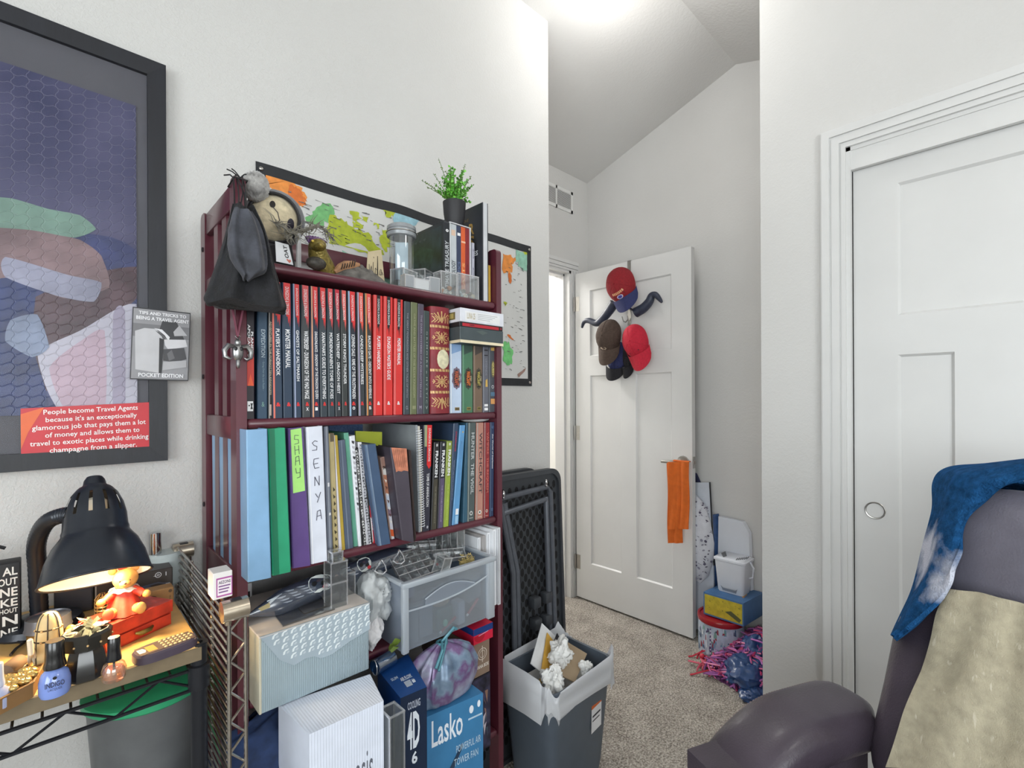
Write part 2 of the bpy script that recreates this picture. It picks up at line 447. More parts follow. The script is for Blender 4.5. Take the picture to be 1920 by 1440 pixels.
# closet casing on the right wall: built in (y,z), proud in -x
mb = MB()
def cbox(y0, y1, z0, z1, p, x=CX): mb.box(x-p, x, y0, y1, z0, z1, M_trim)
CW = Px(1541, 700, CX).y-CO1; FZ0 = Px(1590, 322, CX+.012).z
for a, b, p in ST:
    cbox(CO1+CW*a, CO1+CW*b, FL, CZ+CW*a, p); cbox(CO0-CW*b, CO0-CW*a, FL, CZ+CW*a, p)
    cbox(CO0-CW*b, CO1+CW*b, CZ+CW*a, CZ+CW*b, p)
mb.box(CX+.022, CX+.085, CO1-.0135, CO1-.012, FL, FZ0, M_dark); cbox(CO1-.012, CO1, FL, CZ, -.1, CX+.0); cbox(CO0, CO0+.012, FL, CZ, -.1, CX)  # black strip paints the shade in the gap beside the sliding door
mb.box(CX, CX+.1, CO0, CO1, CZ-.012, CZ, M_trim)
# fascia board that hides the sliding track
FZ = Px(1590, 322, CX+.012).z
mb.box(CX+.004, CX+.02, CO0, CO1-.003, FZ, CZ, M_trim)
struct(mb, 'trim_2')
# baseboards
def bb(name, x0, x1, y0, y1):
    mb = MB(); mb.rbox(x0, x1, y0, y1, FL, FL+.082, M_trim, 0.004); struct(mb, name)
bb('baseboard_left', WX, CORX+.012, D-.013, D); bb('baseboard_return', CORX, CORX+.013, D, AY-.02)
bb('baseboard_alcove', AX-.013, AX, CYc, AY-.02); bb('baseboard_right', CX-.013, CX, CO1+CW, CYc+.013)
bb('baseboard_alcove_return', CX, AX-.013, CYc, CYc+.013)

# ---- doors: stile-and-rail slab with recessed panels
def panel_slab(mb, y0, y1, z0, z1, x0, x1, panels, m, rec=0.009, both=True):
    """slab in the (y,z) plane between x0 (room face) and x1; panels [(ya,yb,za,zb)]"""
    xs = sorted({y0, y1} | {p[0] for p in panels} | {p[1] for p in panels}); zs = sorted({z0, z1} | {p[2] for p in panels} | {p[3] for p in panels})
    for i in range(len(xs)-1):
        for j in range(len(zs)-1):
            a, b, c, d = xs[i], xs[i+1], zs[j], zs[j+1]
            inside = any(p[0]-1e-6 <= a and b <= p[1]+1e-6 and p[2]-1e-6 <= c and d <= p[3]+1e-6 for p in panels)
            if not inside: mb.box(x0, x1, a, b, c, d, m)
    for (a, b, c, d) in panels:
        s = 0.007; X = x0+rec
        mb.box(X, x1-(rec if both else 0), a, b, c, d, m)
        O = [(x0, a, c), (x0, b, c), (x0, b, d), (x0, a, d)]; I = [(X-.0003, a+s, c+s), (X-.0003, b-s, c+s), (X-.0003, b-s, d-s), (X-.0003, a+s, d-s)]
        for k in range(4):
            q = (k+1) % 4; mb.add([O[q], O[k], I[k], I[q]], [(0, 1, 2, 3)], m)
DX = 2.391; HY = AY-.027; DW = 0.762; FY = HY-DW; DT = 0.035
st = 0.118
# the panels seen through (1109..1258 px): stiles, a wide top panel, two tall panels below
zt0, zt1, zl1, zl0 = 1.506, 1.910, 1.386, 0.227
def door_panels(y0, y1, dz=0):
    a, b = y0+.112, y1-.112; mid = (a+b)/2
    return [(a, b, zt0+dz, zt1+dz), (a, mid-.05, zl0+dz, zl1+dz), (mid+.05, b, zl0+dz, zl1+dz)]
mb = MB(); panel_slab(mb, FY, HY, 0.0, 2.03, DX, DX+DT, door_panels(FY, HY), M_door)
d1 = struct(mb, 'door_1')
M_nickel = mat('brushed_nickel', (178, 176, 172), 0.3, 1.0, 0.04, 60)
M_chrome = mat('chrome', (205, 206, 208), 0.14, 1.0, 0.03, 40)
for z in (0.22, 1.03, 1.84):
    mb = MB(); mb.at((DX-.006, HY+.006, z)); mb.lathe([(.0055, -.045), (.0055, .045)], M_nickel, 10); mb.at(); mb.box(DX-.001, DX+.003, HY-.03, HY+.002, z-.045, z+.045, M_nickel); mb.build('hinge', d1)
mb = MB()
hz = Px(1280, 866, DX).z; hy = Px(1281, 866, DX).y
mb.M = Matrix.Translation((DX, hy, hz)) @ Euler((0, -PI/2, 0)).to_matrix().to_4x4()
mb.lathe([(0.033, 0), (0.033, .004), (.03, .009), (.013, .011), (.0115, .045), (.0115, .052)], M_nickel, 28)
mb.at()
hp = Px(1240, 867, DX-.052)
mb.tube([(DX-.046, hy, hz), (DX-.05, hy+.012, hz), (DX-.052, hp.y*.5+hy*.5, hz), (DX-.052, hp.y, hz-.001)], [.0105, .0105, .009, .0075], M_nickel, 12)
mb.build('lever_handle', d1)
mb = MB(); mb.M = Matrix.Translation((DX+DT, hy, hz)) @ Euler((0, PI/2, 0)).to_matrix().to_4x4()
mb.lathe([(0.033, 0), (0.033, .004), (.03, .009), (.013, .011), (.0115, .045), (.0115, .052)], M_nickel, 20); mb.at()
mb.tube([(DX+DT+.046, hy, hz), (DX+DT+.052, hy+.05, hz), (DX+DT+.052, hy+.11, hz)], .009, M_nickel, 10); mb.build('lever_handle', d1)
mb = MB(); mb.box(DX+.006, DX+DT-.006, FY-.003, FY+.001, hz-.03, hz+.03, M_nickel); mb.box(DX+.012, DX+DT-.01, FY-.01, FY-.003, hz-.008, hz+.008, M_nickel); mb.build('latch', d1)
# closet sliding doors
SX = CX+.03; SYe = Px(1596, 700, SX).y; SW = .77
cz = -0.012
def slider_panels(y0, y1):
    a = Px(1683, 500, SX).y; b = y0+(y1-a); z1 = Px(1683, 343, SX).z; z0 = Px(1685, 591, SX).z; zl = Px(1684, 665, SX).z
    c = a-Px(1790, 665, SX).y
    return [(b, a, z0, z1), (a-c, a, .2, zl), (b, b+c, .2, zl)]
mb = MB(); panel_slab(mb, SYe-SW, SYe, 0.005, 2.03, SX, SX+.03, slider_panels(SYe-SW, SYe), M_door)
d2 = struct(mb, 'door_2')
pp = Px(1641, 957, SX)
mb = MB(); mb.M = Matrix.Translation((SX-.0005, pp.y, pp.z)) @ Euler((0, -PI/2, 0)).to_matrix().to_4x4()
mb.lathe([(.0275, 0), (.0275, .002), (.026, .0032), (.0235, .0026), (.0225, .0), (.0224, -.004), (.0001, -.0045)], M_nickel, 32, cap=False); mb.build('flush_pull', d2)
mb = MB(); panel_slab(mb, CO0+.01, CO0+.01+SW, 0.005, 2.03, SX+.036, SX+.066, [(CO0+.12, CO0+SW-.1, .2, 1.9)], M_door); struct(mb, 'door_3')

# supply grille high on the recessed wall
a = Py(1073, 401, AY); b = Py(1072, 357, AY); gx1 = a.x; gz0 = a.z-.002; gz1 = Py(1069, 360, AY).z
gx0 = gx1-.355
vent = thing('wall_vent', 'white louvred air vent high on the wall above the open room door', 'vent', ((gx0+gx1)/2, AY, gz0))
mb = MB(); M_vent = mat('vent_white', (222, 222, 220), 0.45, 0, .01)
mb.box(gx0, gx1, AY-.006, AY, gz0, gz0+.018, M_vent); mb.box(gx0, gx1, AY-.006, AY, gz1-.018, gz1, M_vent); mb.box(gx0, gx0+.018, AY-.006, AY, gz0, gz1, M_vent); mb.box(gx1-.018, gx1, AY-.006, AY, gz0, gz1, M_vent)
mx_ = (gx0+gx1)/2+.02; mb.box(mx_-.006, mx_+.006, AY-.006, AY, gz0, gz1, M_vent); mb.build('frame', vent)
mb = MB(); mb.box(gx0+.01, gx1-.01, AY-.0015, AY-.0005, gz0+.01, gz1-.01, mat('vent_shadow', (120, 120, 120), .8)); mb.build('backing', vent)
mb = MB(); k = 13
for i in range(k):
    z = gz0+.018+(gz1-gz0-.036)*(i+.5)/k
    for (p, q) in ((gx0+.018, mx_-.006), (mx_+.006, gx1-.018)):
        mb.add([(p, AY-.0055, z-.003), (q, AY-.0055, z-.003), (q, AY-.001, z+.005), (p, AY-.001, z+.005)], [(0, 1, 2, 3)], M_vent)
mb.build('louvres', vent)
# return-air grille seen low down across the hall
hg = thing('floor_level_vent', 'white return air grille low on the hall wall seen past the door', 'vent', (2.12, 3.19, .1))
mb = MB(); gx = (1.95, 2.35); zz = (.12, .52)
mb.box(gx[0], gx[1], 3.186, 3.2, zz[0], zz[0]+.03, M_vent); mb.box(gx[0], gx[1], 3.186, 3.2, zz[1]-.03, zz[1], M_vent); mb.box(gx[0], gx[0]+.03, 3.186, 3.2, zz[0], zz[1], M_vent); mb.box(gx[1]-.03, gx[1], 3.186, 3.2, zz[0], zz[1], M_vent)
mb.build('frame', hg); mb = MB()
for i in range(7):
    z = zz[0]+.03+.34*(i+.5)/7; mb.box(gx[0]+.03, gx[1]-.03, 3.186, 3.198, z-.014, z+.012, M_vent)
mb.build('slats', hg)

# ---------------------------------------------------------------- light: sky through the window, hall ceiling light, added fill window and fill domes
w = bpy.data.worlds.new('world'); sc.world = w; w.use_nodes = True
bg = w.node_tree.nodes['Background']; bg.inputs['Color'].default_value = (0.80, 0.89, 1.0, 1); bg.inputs['Strength'].default_value = 3.0
def area(name, loc, rot, sx, sy, power, col):
    l = bpy.data.lights.new(name, 'AREA'); l.shape = 'RECTANGLE'; l.size = sx; l.size_y = sy; l.energy = power; l.color = col
    o = bpy.data.objects.new(name, l); COL.objects.link(o); o.location = loc; o.rotation_euler = rot
    return o
area('window_area_light', (WX-.12, (W0+W1)/2, (WZ0+WZ1)/2), (0, -PI/2, 0), WZ1-WZ0, W1-W0, 48, (1.0, 0.985, 0.96))
area('window_area_light', ((S0+S1)/2, SY-.12, (SZ0+SZ1)/2), (PI/2, 0, 0), S1-S0, SZ1-SZ0, 42, (1.0, 0.985, 0.96))  # frontal fill light set in the added south window
def dome(name, label, x, y, z, power, parts=True):
    f = thing(name, label, 'ceiling light', (x, y, z))
    mb = MB(); mb.at((x, y, z)); mb.lathe([(.17, 0), (.17, -.025), (.165, -.03), (.15, -.03)], M_nickel, 28, cap=True); mb.build('base', f)
    mb = MB(); mb.at((x, y, z)); mb.lathe([(.155, -.03), (.15, -.06), (.11, -.09), (.05, -.105), (.0, -.108)], emit(name+'_glow', (255, 250, 243), 3.0), 28); mb.build('diffuser', f)
    l = bpy.data.lights.new(name+'_bulb', 'POINT'); l.energy = power; l.color = (1, .98, .95); l.shadow_soft_size = .15
    o = bpy.data.objects.new(name+'_bulb', l); COL.objects.link(o); o.location = (x, y, z-.16)
dome('room_fill_light', 'added unseen round fill light on the bedroom ceiling', 0.95, -0.75, ceil_z(-.75)-.06, 10)  # dome added out of view as general fill
dome('ridge_fill_light', 'added unseen round fill light at the ridge in front of the door alcove', 1.58, 0.97, ceil_z(.97)-.02, 10.5)  # dome added above the view to brighten the alcove
dome('hall_ceiling_light', 'round flush ceiling light in the hall past the door', 2.1, 2.65, 2.5, 75)
# ================================================================ bookshelf
def wood_mat(name, rgb, rough=0.32, coat=0.25):
    m = mat(name, rgb, rough, 0, 0.10, 14, 0.12, 60, coat=coat, stretch=(1, 1, 0.25)); return m
M_cherry = wood_mat('dark_cherry_wood', (86, 36, 48))
M_black = mat('black_plastic', (26, 26, 30), 0.45)
M_white = mat('white_paper', (232, 233, 236), 0.6, 0, .015)
M_cream = mat('cream_paper', (222, 210, 180), 0.7, 0, .04)
M_pages = mat('page_edges', (206, 200, 186), 0.8, 0, 0.06, 90, stretch=(400, 1, 1))
YS, YB = 1.045, 1.343
SXL, SXR = Py(444, 1000, YS).x, Py(940.5, 700, YS).x
PW = 0.019
BZ = [1.527, 1.207, 0.903, 0.65, 0.28]           # top faces of the boards
shelf = thing('bookshelf', 'dark cherry wooden bookshelf with slatted sides and loaded shelves', 'bookshelf', ((SXL+SXR)/2, 1.19, FL))
def post(x, y0, y1, top):
    mb = MB(); bm = []
    r = .012; n = 5
    pts = [(y0, FL), (y1, FL)]+[(y1-r+r*math.cos(a), top-r+r*math.sin(a)) for a in [PI/2*i/n for i in range(n+1)]]+[(y0+r-r*math.sin(a), top-r+r*math.cos(a)) for a in [PI/2*i/n for i in range(n+1)]]
    mb.M = Matrix(((0, 1, 0, 0), (1, 0, 0, 0), (0, 0, 1, 0), (0, 0, 0, 1)))
    mb.prism(pts, x, x+PW, M_cherry); mb.at()
    return mb.build('post', shelf)
zt_f = 1.684
post(SXL, YS, YS+.04, zt_f); post(SXR-PW, YS, YS+.04, zt_f); post(SXL, YB-.04, YB, zt_f); post(SXR-PW, YB-.04, YB, zt_f)
rails = [(1.63, 1.679), (1.475, 1.525), (1.165, 1.212), (0.855, 0.905), (0.60, 0.65), (.23, .28)]
for xx in (SXL+.002, SXR-PW+.002):
    for (a, b) in rails:
        mb = MB(); mb.rbox(xx, xx+.015, YS+.04, YB-.04, a, b, M_cherry, .003); mb.build('side_rail', shelf)
    for i in range(len(rails)-1):
        z1, z0 = rails[i][0], rails[i+1][1]
        for yy in (1.135, 1.205):
            mb = MB(); mb.box(xx+.003, xx+.012, yy, yy+.034, z0, z1, M_cherry); mb.build('slat', shelf)
for z in BZ:
    mb = MB(); mb.rbox(SXL+PW, SXR-PW, YS+.002, YB-.005, z-.02, z, M_cherry, .008, 3); mb.build('shelf_board', shelf)
zr = Py(600, 465, 1.33).z
mb = MB(); mb.rbox(SXL+PW, SXR-PW, 1.322, 1.337, zr-.05, zr, M_cherry, .003); mb.build('back_rail', shelf)
for z in (1.0, 1.3, 1.6):
    mb = MB(); mb.ell((SXL-.001, YB-.02, z), (.002, .006, .006), M_black, 10, 6); mb.build('bolt_cap', shelf)

# ================================================================ books
YBK = 1.056
_cm = {}
def cm(rgb, rough=.42, name=None, **k):
    key = (tuple(rgb), rough)
    if key not in _cm: _cm[key] = mat(name or 'cover_%02x%02x%02x_%d' % (*[int(q) for q in rgb], int(rough*100)), rgb, rough, 0, k.pop('var', .04), 25, **k)
    return _cm[key]
def book(q, label, rgb, prints=None, Y=YBK, depth=.20, group='books on the shelves', name='book', cat='book', rough=.42, pages=True, binder=False, zfloor=None, left=None):
    """q: the four spine corners in the photo (tl, tr, br, bl) on the plane of the spines"""
    tl, tr, br, bl = [Py(x, y, Y) for x, y in q]
    if zfloor is not None:
        for p, t in ((bl, tl), (br, tr)):
            f = (zfloor-t.z)/(p.z-t.z); p.x = t.x+(p.x-t.x)*f; p.z = zfloor
    t = thing(name, label, cat, ((bl.x+br.x)/2, Y+depth/2, (bl.z+br.z)/2), group)
    mc = cm(rgb, rough)
    mb = MB(); B = lambda p, d: Vector((p.x, p.y+d, p.z))
    w = (tr-tl).length; bt = min(.0024, w*.18); ch = min(.002, w*.15)
    ax = (tr-tl).normalized()
    # spine with eased edges
    F4 = [bl+ax*ch, br-ax*ch, tr-ax*ch, tl+ax*ch]
    mb.hexa([bl+Vector((0, ch, 0)), br+Vector((0, ch, 0)), B(br, .005), B(bl, .005), tl+Vector((0, ch, 0)), tr+Vector((0, ch, 0)), B(tr, .005), B(tl, .005)], mc)
    mb.hexa([F4[0], F4[1], br+Vector((0, ch, 0)), bl+Vector((0, ch, 0)), F4[3], F4[2], tr+Vector((0, ch, 0)), tl+Vector((0, ch, 0))], mc)
    lm = cm(left, rough) if left else mc
    for (p, q2, s, m2) in ((bl, tl, 1, lm), (br, tr, -1, mc)):
        o = ax*bt*s
        a = [B(p, .004), B(p, depth), B(q2, depth), B(q2, .004)]
        mb.hexa([a[0], a[0]+o, a[1]+o, a[1], a[3], a[3]+o, a[2]+o, a[2]], m2)
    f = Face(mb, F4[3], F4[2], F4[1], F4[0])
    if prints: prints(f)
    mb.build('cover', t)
    if pages:
        mb = MB(); o = ax*bt*1.02
        up = (tl-bl).normalized()*.003
        a, b, c, d = bl+o+up, br-o+up, tr-o-up, tl+o-up
        k = .006; e = depth-.004
        mb.hexa([B(a, k), B(b, k), B(b, e), B(a, e), B(d, k), B(c, k), B(c, e), B(d, e)], M_pages); mb.build('pages', t)
    return t
INK = lambda rgb, n=None: cm(rgb, .55, n)
C_red = cm((200, 38, 40)); C_wht = cm((226, 226, 228)); C_blk = cm((20, 20, 24)); C_gold = cm((196, 160, 84)); C_flame = cm((206, 40, 42), .45)
def u5(title, foot=None, strip=None, flame=(206, 44, 46), edge=None):
    def pr(f):
        fm = cm(flame, .45)
        if strip: f.rect(0, .2, 0, 1, cm(strip, .5))
        a = .24 if strip else .06
        f.poly([(a, 0), (.97, 0), (.97, .25), (.86, .325), (.8, .26), (.66, .30), (.56, .245), (.42, .25), (.3, .17), (a, .10)], fm)
        f.down('DUNGEONS & DRAGONS', a+.22, .78, .03, .235, C_wht)
        f.down(title, a+.14, .86, .345, .345+min(.515, .019*len(title)+.02), C_wht, .012)
        f.text('&', .3, .85, .885, .915, cm((214, 50, 48)), .03)
        if foot: f.text(foot, .36, .76, .925, .95, C_wht, .02)
    return pr
def row1(xl, xr, yt, yb=None, tr=None, dx=0):
    """spine quad from bottom edge xs and the top y at its left edge"""
    return [(xl+dx, yt), (xr+dx, yt+(xr-xl)*.185), (xr, 776), (xl, 776)]
Z1 = BZ[1]
NAVY = (38, 55, 76)
def top_y(x): return 530+(x-540)*.1325
def std(xl, xr, label, title, rgb=NAVY, foot=None, strip=None, flame=(206, 44, 46), dy=0, dx=-3.5, **k):
    return book(row1(xl, xr, top_y(xl)+dy, dx=dx), label, rgb, u5(title, foot, strip, flame), zfloor=Z1, group='rulebooks on the upper book row', **k)
def planet(f):
    f.poly([(0, .42), (1, .42), (1, .76), (0, .76)], cm((112, 32, 40))); f.poly([(0, .60), (1, .56), (1, .765), (0, .765)], cm((186, 48, 36)))
    f.poly([(.1, .765), (.5, .68), (.95, .765)], cm((222, 84, 40)))
    f.down('APOCALYPSE', .08, .46, .33, .58, C_wht, .02); f.down('PLANET', .54, .9, .38, .53, C_wht, .02)
    f.poly([(.04, .875), (.86, .875), (.92, .91), (.86, .945), (.04, .945)], C_wht)
    f.disc(.3, .905, .12, C_blk); f.stroke([(.55, .89), (.75, .93)], .002, C_blk); f.stroke([(.75, .89), (.55, .93)], .002, C_blk)
book(row1(461, 478, 520), 'thin black and red rulebook with white lettering, leftmost under the black bag', (28, 22, 32), planet, zfloor=Z1, group='rulebooks on the upper book row')
def exped(f):
    f.down('EXPEDITION', .3, .8, .36, .56, cm((168, 182, 190))); f.down('- Going Over the Lost Realm -', .4, .72, .58, .80, cm((120, 142, 152)))
    f.text('&', .35, .72, .88, .915, cm((112, 150, 140)))
book(row1(483, 502, 522), 'slate teal rulebook with pale serif lettering beside the black and red one', (42, 66, 88), exped, zfloor=Z1, group='rulebooks on the upper book row')
def thin_tan(f):
    f.rect(.0, .3, 0, 1, cm((150, 150, 150))); f.down('ADVENTURES IN THE FORGOTTEN KINGDOMS', .35, .95, .30, .83, cm((190, 176, 150)))
    f.rect(.2, .9, .9, .98, cm((170, 150, 140)))
book(row1(503, 510.5, 524), 'very thin black booklet with tan lettering on its spine', (22, 22, 24), thin_tan, zfloor=Z1, group='rulebooks on the upper book row')
std(511, 530.5, 'navy rulebook with an orange-red strip along its left edge, fourth along the upper row', "PLAYER'S HANDBOOK", strip=(214, 112, 96))
std(532, 549.5, 'navy rulebook with a red flame top just right of the black bag', 'MONSTER MANUAL')
std(551, 566, 'navy rulebook with a lilac strip and a short red flame', 'GHOSTS OF SALTMARSH', strip=(150, 160, 188))
std(567.5, 583.5, 'charcoal rulebook with a faded red top and a white X at its foot', 'WATERDEEP - DUNGEON OF THE MAD MAGE', (56, 60, 64), 'X', flame=(196, 72, 76))
std(584.5, 600.5, 'navy rulebook with a long white title and a peach strip at left', 'DRAGONLANCE - SHADOW OF THE DRAGON QUEEN', (34, 42, 62), 'I', strip=(206, 150, 120))
std(601.5, 615, 'dark slate rulebook whose red ampersand sits lowest in the row', "XANATHAR'S GUIDE TO EVERYTHING", (48, 58, 66))
std(616, 628.5, 'slate rulebook with a red flame top beside the one with the lowest ampersand', "MORDENKAINEN'S TOME OF FOES", (46, 58, 66), flame=(200, 66, 70))
std(629.5, 641, 'narrow dark rulebook with a deep crimson top and short white title', 'WATERDEEP - DRAGON HEIST', (42, 48, 54), 'X', flame=(182, 28, 52))
std(642, 653.5, 'narrow charcoal rulebook with a short pale red flame, left of the pale blue strip', "STORM KING'S THUNDER", (52, 56, 56), flame=(208, 84, 78))
std(654.5, 670.5, 'dark rulebook with a pale blue strip along its left edge', 'ICEWIND DALE - RIME OF THE FROSTMAIDEN', (34, 38, 50), 'o', strip=(150, 180, 206))
std(672, 685.5, 'charcoal rulebook with a lilac strip and an orange-red top', 'CANDLEKEEP MYSTERIES', (50, 54, 58), strip=(168, 160, 186), flame=(214, 80, 66))
std(686.8, 700, 'charcoal rulebook with an orange strip, right beside the red spines', "BALDUR'S GATE - DESCENT INTO AVERNUS", (50, 48, 46), 'B', strip=(214, 146, 84), flame=(206, 70, 64))
def redbook(title):
    def pr(f):
        f.poly([(.28, 0), (.74, 0), (.74, .22), (.62, .26), (.56, .33), (.48, .26), (.36, .28), (.28, .18)], C_blk); f.rect(0, .12, 0, 1, cm((214, 104, 100)))
        f.down('DUNGEONS & DRAGONS', .38, .64, .03, .24, C_wht)
        f.down(title, .3, .76, .34, .34+.0165*len(title), C_wht, .015); f.text('&', .32, .7, .885, .915, C_wht, .02)
    return pr
for a, b, t, lab in ((701, 718, "PLAYER'S HANDBOOK", 'all-red rulebook with a black top, leftmost of the three red spines'), (720, 737, "DUNGEON MASTER'S GUIDE", 'all-red rulebook with the longest title, middle of the three red spines'), (738.5, 755, 'MONSTER MANUAL', 'all-red rulebook with a black top, rightmost of the three red spines')):
    book(row1(a, b, top_y(a)+(1 if a < 730 else 3), dx=0 if a < 730 else 1), lab, (206, 48, 46), redbook(t), zfloor=Z1, group='rulebooks on the upper book row')
def oldbook(title, foot, ink, v0=.1, v1=.85):
    def pr(f):
        f.down(title, .36, .68, v0, v1, cm(ink))
        if foot: f.text(foot, .28, .76, .925, .955, cm(ink), .02)
    return pr
book(row1(757, 768.5, 564.5, dx=1.5), 'dark slate hardback with small faint lettering, right of the red spines', (58, 66, 72), oldbook('THE GREAT PENDRAGON AND OTHER TALES OF MYTH', 'CL', (150, 150, 160)), zfloor=Z1, depth=.19)
book(row1(769.5, 782, 566, dx=1.5), 'olive green hardback with faint lettering between two dark ones', (100, 106, 74), oldbook('OATHS AND BATTLES OF THE ELDER KINGDOM', 'II', (160, 160, 128)), zfloor=Z1, depth=.19)
book(row1(782.5, 793.5, 569, dx=2), 'dusky purple-grey hardback with a pale mark at its foot', (78, 72, 86), oldbook('THE DARK MYSTERIES OF A FORGOTTEN AGE', 'M', (160, 152, 168)), zfloor=Z1, depth=.19)
book(row1(794, 805, 582, dx=1), 'short blackish green hardback with wide-spaced silver letters beside the gilded book', (54, 66, 66), oldbook('G R I M O I R E  o  M Y S T I C', 'V', (150, 160, 156), .2, .9), zfloor=Z1, depth=.18)
# the gilded red volume with a rounded spine
tl, br = Py(806, 574, YBK), Py(841.5, 776, YBK)
gx0_, gx1_ = Py(806, 700, YBK).x, Py(842, 700, YBK).x; gz1_ = Py(806, 574, YBK).z
t = thing('gilded_book', 'thick red hardback with gold bands, rosettes and a cream cameo on its rounded spine', 'book', ((gx0_+gx1_)/2, YBK+.1, Z1), 'books on the shelves')
M_gred = mat('worn_red_cloth', (126, 34, 44), .5, 0, .1, 40); M_gilt = mat('worn_gilt', (196, 160, 108), .4, .25, .12, 120)
mb = MB(); n = 10; R_ = (gx1_-gx0_)/2; xc = (gx0_+gx1_)/2
def spx(a): return xc-R_*math.cos(a), YBK-.010*math.sin(a)
for i in range(n):
    a, b = PI*i/n, PI*(i+1)/n; (x0, y0), (x1, y1) = spx(a), spx(b)
    mb.add([(x0, y0, Z1), (x1, y1, Z1), (x1, y1, gz1_), (x0, y0, gz1_)], [(0, 1, 2, 3)], M_gred)
mb.box(gx0_, gx0_+.003, YBK, YBK+.19, Z1, gz1_, M_gred); mb.box(gx1_-.003, gx1_, YBK, YBK+.19, Z1, gz1_, M_gred)
mb.add([spx(PI*i/n)+(gz1_,) for i in range(n+1)], [list(range(n+1))], M_gred)
def gp(u, v, l=.0005):
    a = PI*(.04+.92*u); x, y = spx(a); y -= l*1.0; x -= l*math.cos(a); return (x, y, gz1_+(Z1-gz1_)*v)
def gpoly(pts, m=None): mb.add([gp(*p) for p in pts], [list(range(len(pts)))], m or M_gilt)
def gstroke(pts, w=.03):
    for (a, b) in zip(pts, pts[1:]):
        d = Vector((b[0]-a[0], (b[1]-a[1])*6)); 
        if d.length < 1e-6: continue
        d.normalize(); nx, ny = -d.y*w, d.x*w/6
        gpoly([(a[0]-nx, a[1]-ny), (b[0]-nx, b[1]-ny), (b[0]+nx, b[1]+ny), (a[0]+nx, a[1]+ny)])
for v in (.185, .39, .595, .80):
    for i in range(8): gpoly([(i/8+.005, v-.012), ((i+1)/8-.02, v-.012), ((i+1)/8-.005, v+.012), (i/8+.02, v+.012)])
for v in (.29, .70):
    for k in range(12):
        a = 2*PI*k/12; r1 = .36 if k % 2 == 0 else .26
        gstroke([(.5+.08*math.cos(a), v+.08/5.6*math.sin(a)), (.5+r1*math.cos(a), v+r1/5.6*math.sin(a))], .022)
        if k % 2 == 0:
            gstroke([(.5+.24*math.cos(a), v+.24/5.6*math.sin(a)), (.5+.34*math.cos(a+.3), v+.34/5.6*math.sin(a+.3))], .018); gstroke([(.5+.24*math.cos(a), v+.24/5.6*math.sin(a)), (.5+.34*math.cos(a-.3), v+.34/5.6*math.sin(a-.3))], .018)
    gpoly([(.5+.07*math.cos(a), v+.07/5.6*math.sin(a)) for a in [2*PI*k/10 for k in range(10)]])
for v, s in ((.09, 1), (.91, -1)):
    for k in range(-3, 4):
        gstroke([(.5, v+.05*s), (.5+k*.12, v-.02*s), (.5+k*.14, v-.05*s+abs(k)*.012*s)], .022)
        gstroke([(.5+k*.13, v+.06*s), (.5+k*.09+.05, v+.03*s), (.5+k*.12, v+.0*s)], .02)
M_cameo = mat('cream_cameo', (206, 200, 168), .45, 0, .12, 90)
mb.ell(gp(.55, .49, .0), (R_*.62, .004, .026), M_cameo, 20, 8)
mb.build('cover', t)
mb = MB(); mb.box(gx0_+.003, gx1_-.003, YBK+.001, YBK+.185, Z1+.003, gz1_-.003, M_pages); mb.build('pages', t)

# ---- five game boxes with oval badges, three boxes lying across them
def gamebox(xl, xr, label, rgb, badge, rim, foot, top=None, extra=None):
    yt = 643+(xl-844)*.075
    def pr(f):
        if top: f.poly([(.02, .005), (.98, .005), (.98, .1), (.02, .16)], cm(top))
        f.rect(.0, .05, 0, 1, cm([min(255, q*1.25+20) for q in rgb])) 
        if badge:
            n = 20; cu, cv = .54, .5
            f.poly([(cu+.42*math.cos(2*PI*i/n)*(1.1 if i % 2 else .92), cv+.155*math.sin(2*PI*i/n)*(1.08 if i % 2 else .95)) for i in range(n)], cm(rim))
            f.poly([(cu+.30*math.cos(2*PI*i/n), cv+.125*math.sin(2*PI*i/n)) for i in range(n)], cm([q*.45 for q in rim]))
            f.down('WARCRAFT', cu-.2, cu+.2, cv-.105, cv+.105, cm(badge), .02)
            f.down('WORLD', cu+.22, cu+.32, cv-.04, cv+.04, cm((220, 210, 180)), .02)
        if foot: f.rect(.36, .8, .92, .965, cm(foot)); f.rect(.4, .76, .928, .957, cm([q*.55 for q in foot]))
        if extra: extra(f)
    return book([(xl, yt), (xr, yt+(xr-xl)*.07), (xr, 775), (xl, 775)], label, rgb, pr, zfloor=Z1, depth=.12, group='small game boxes standing on the upper book row', name='game_box', cat='game box', pages=False)
def gb(*a, **k):
    t = gamebox(*a, **k)
    return t
gb(844, 866, 'pale blue upright game box with an oval badge', (184, 200, 222), (196, 96, 60), (112, 96, 112), (150, 130, 90), top=(130, 160, 200))
gb(867.5, 887, 'green upright game box with an orange-lettered oval badge', (72, 116, 88), (226, 120, 48), (58, 62, 52), (150, 138, 70), top=(52, 74, 66))
gb(888.5, 905, 'brown upright game box with an olive oval badge', (112, 92, 76), (190, 176, 90), (66, 60, 48), (146, 128, 66), top=(70, 62, 58))
def ex1(f):
    f.rect(.1, .9, .06, .08, C_blk); f.rect(.1, .9, .14, .155, C_blk); f.poly([(.4, .52), (.8, .5), (.85, .62), (.35, .62)], C_gold)
    f.rect(.1, .9, .88, .915, C_wht); f.rect(.1, .9, .935, .975, C_wht); f.down('LEGENDS', .3, .7, .2, .45, cm((140, 142, 152)))
gb(906, 916.3, 'slim grey upright game box with two white squares at its foot', (96, 98, 108), None, None, None, extra=ex1)
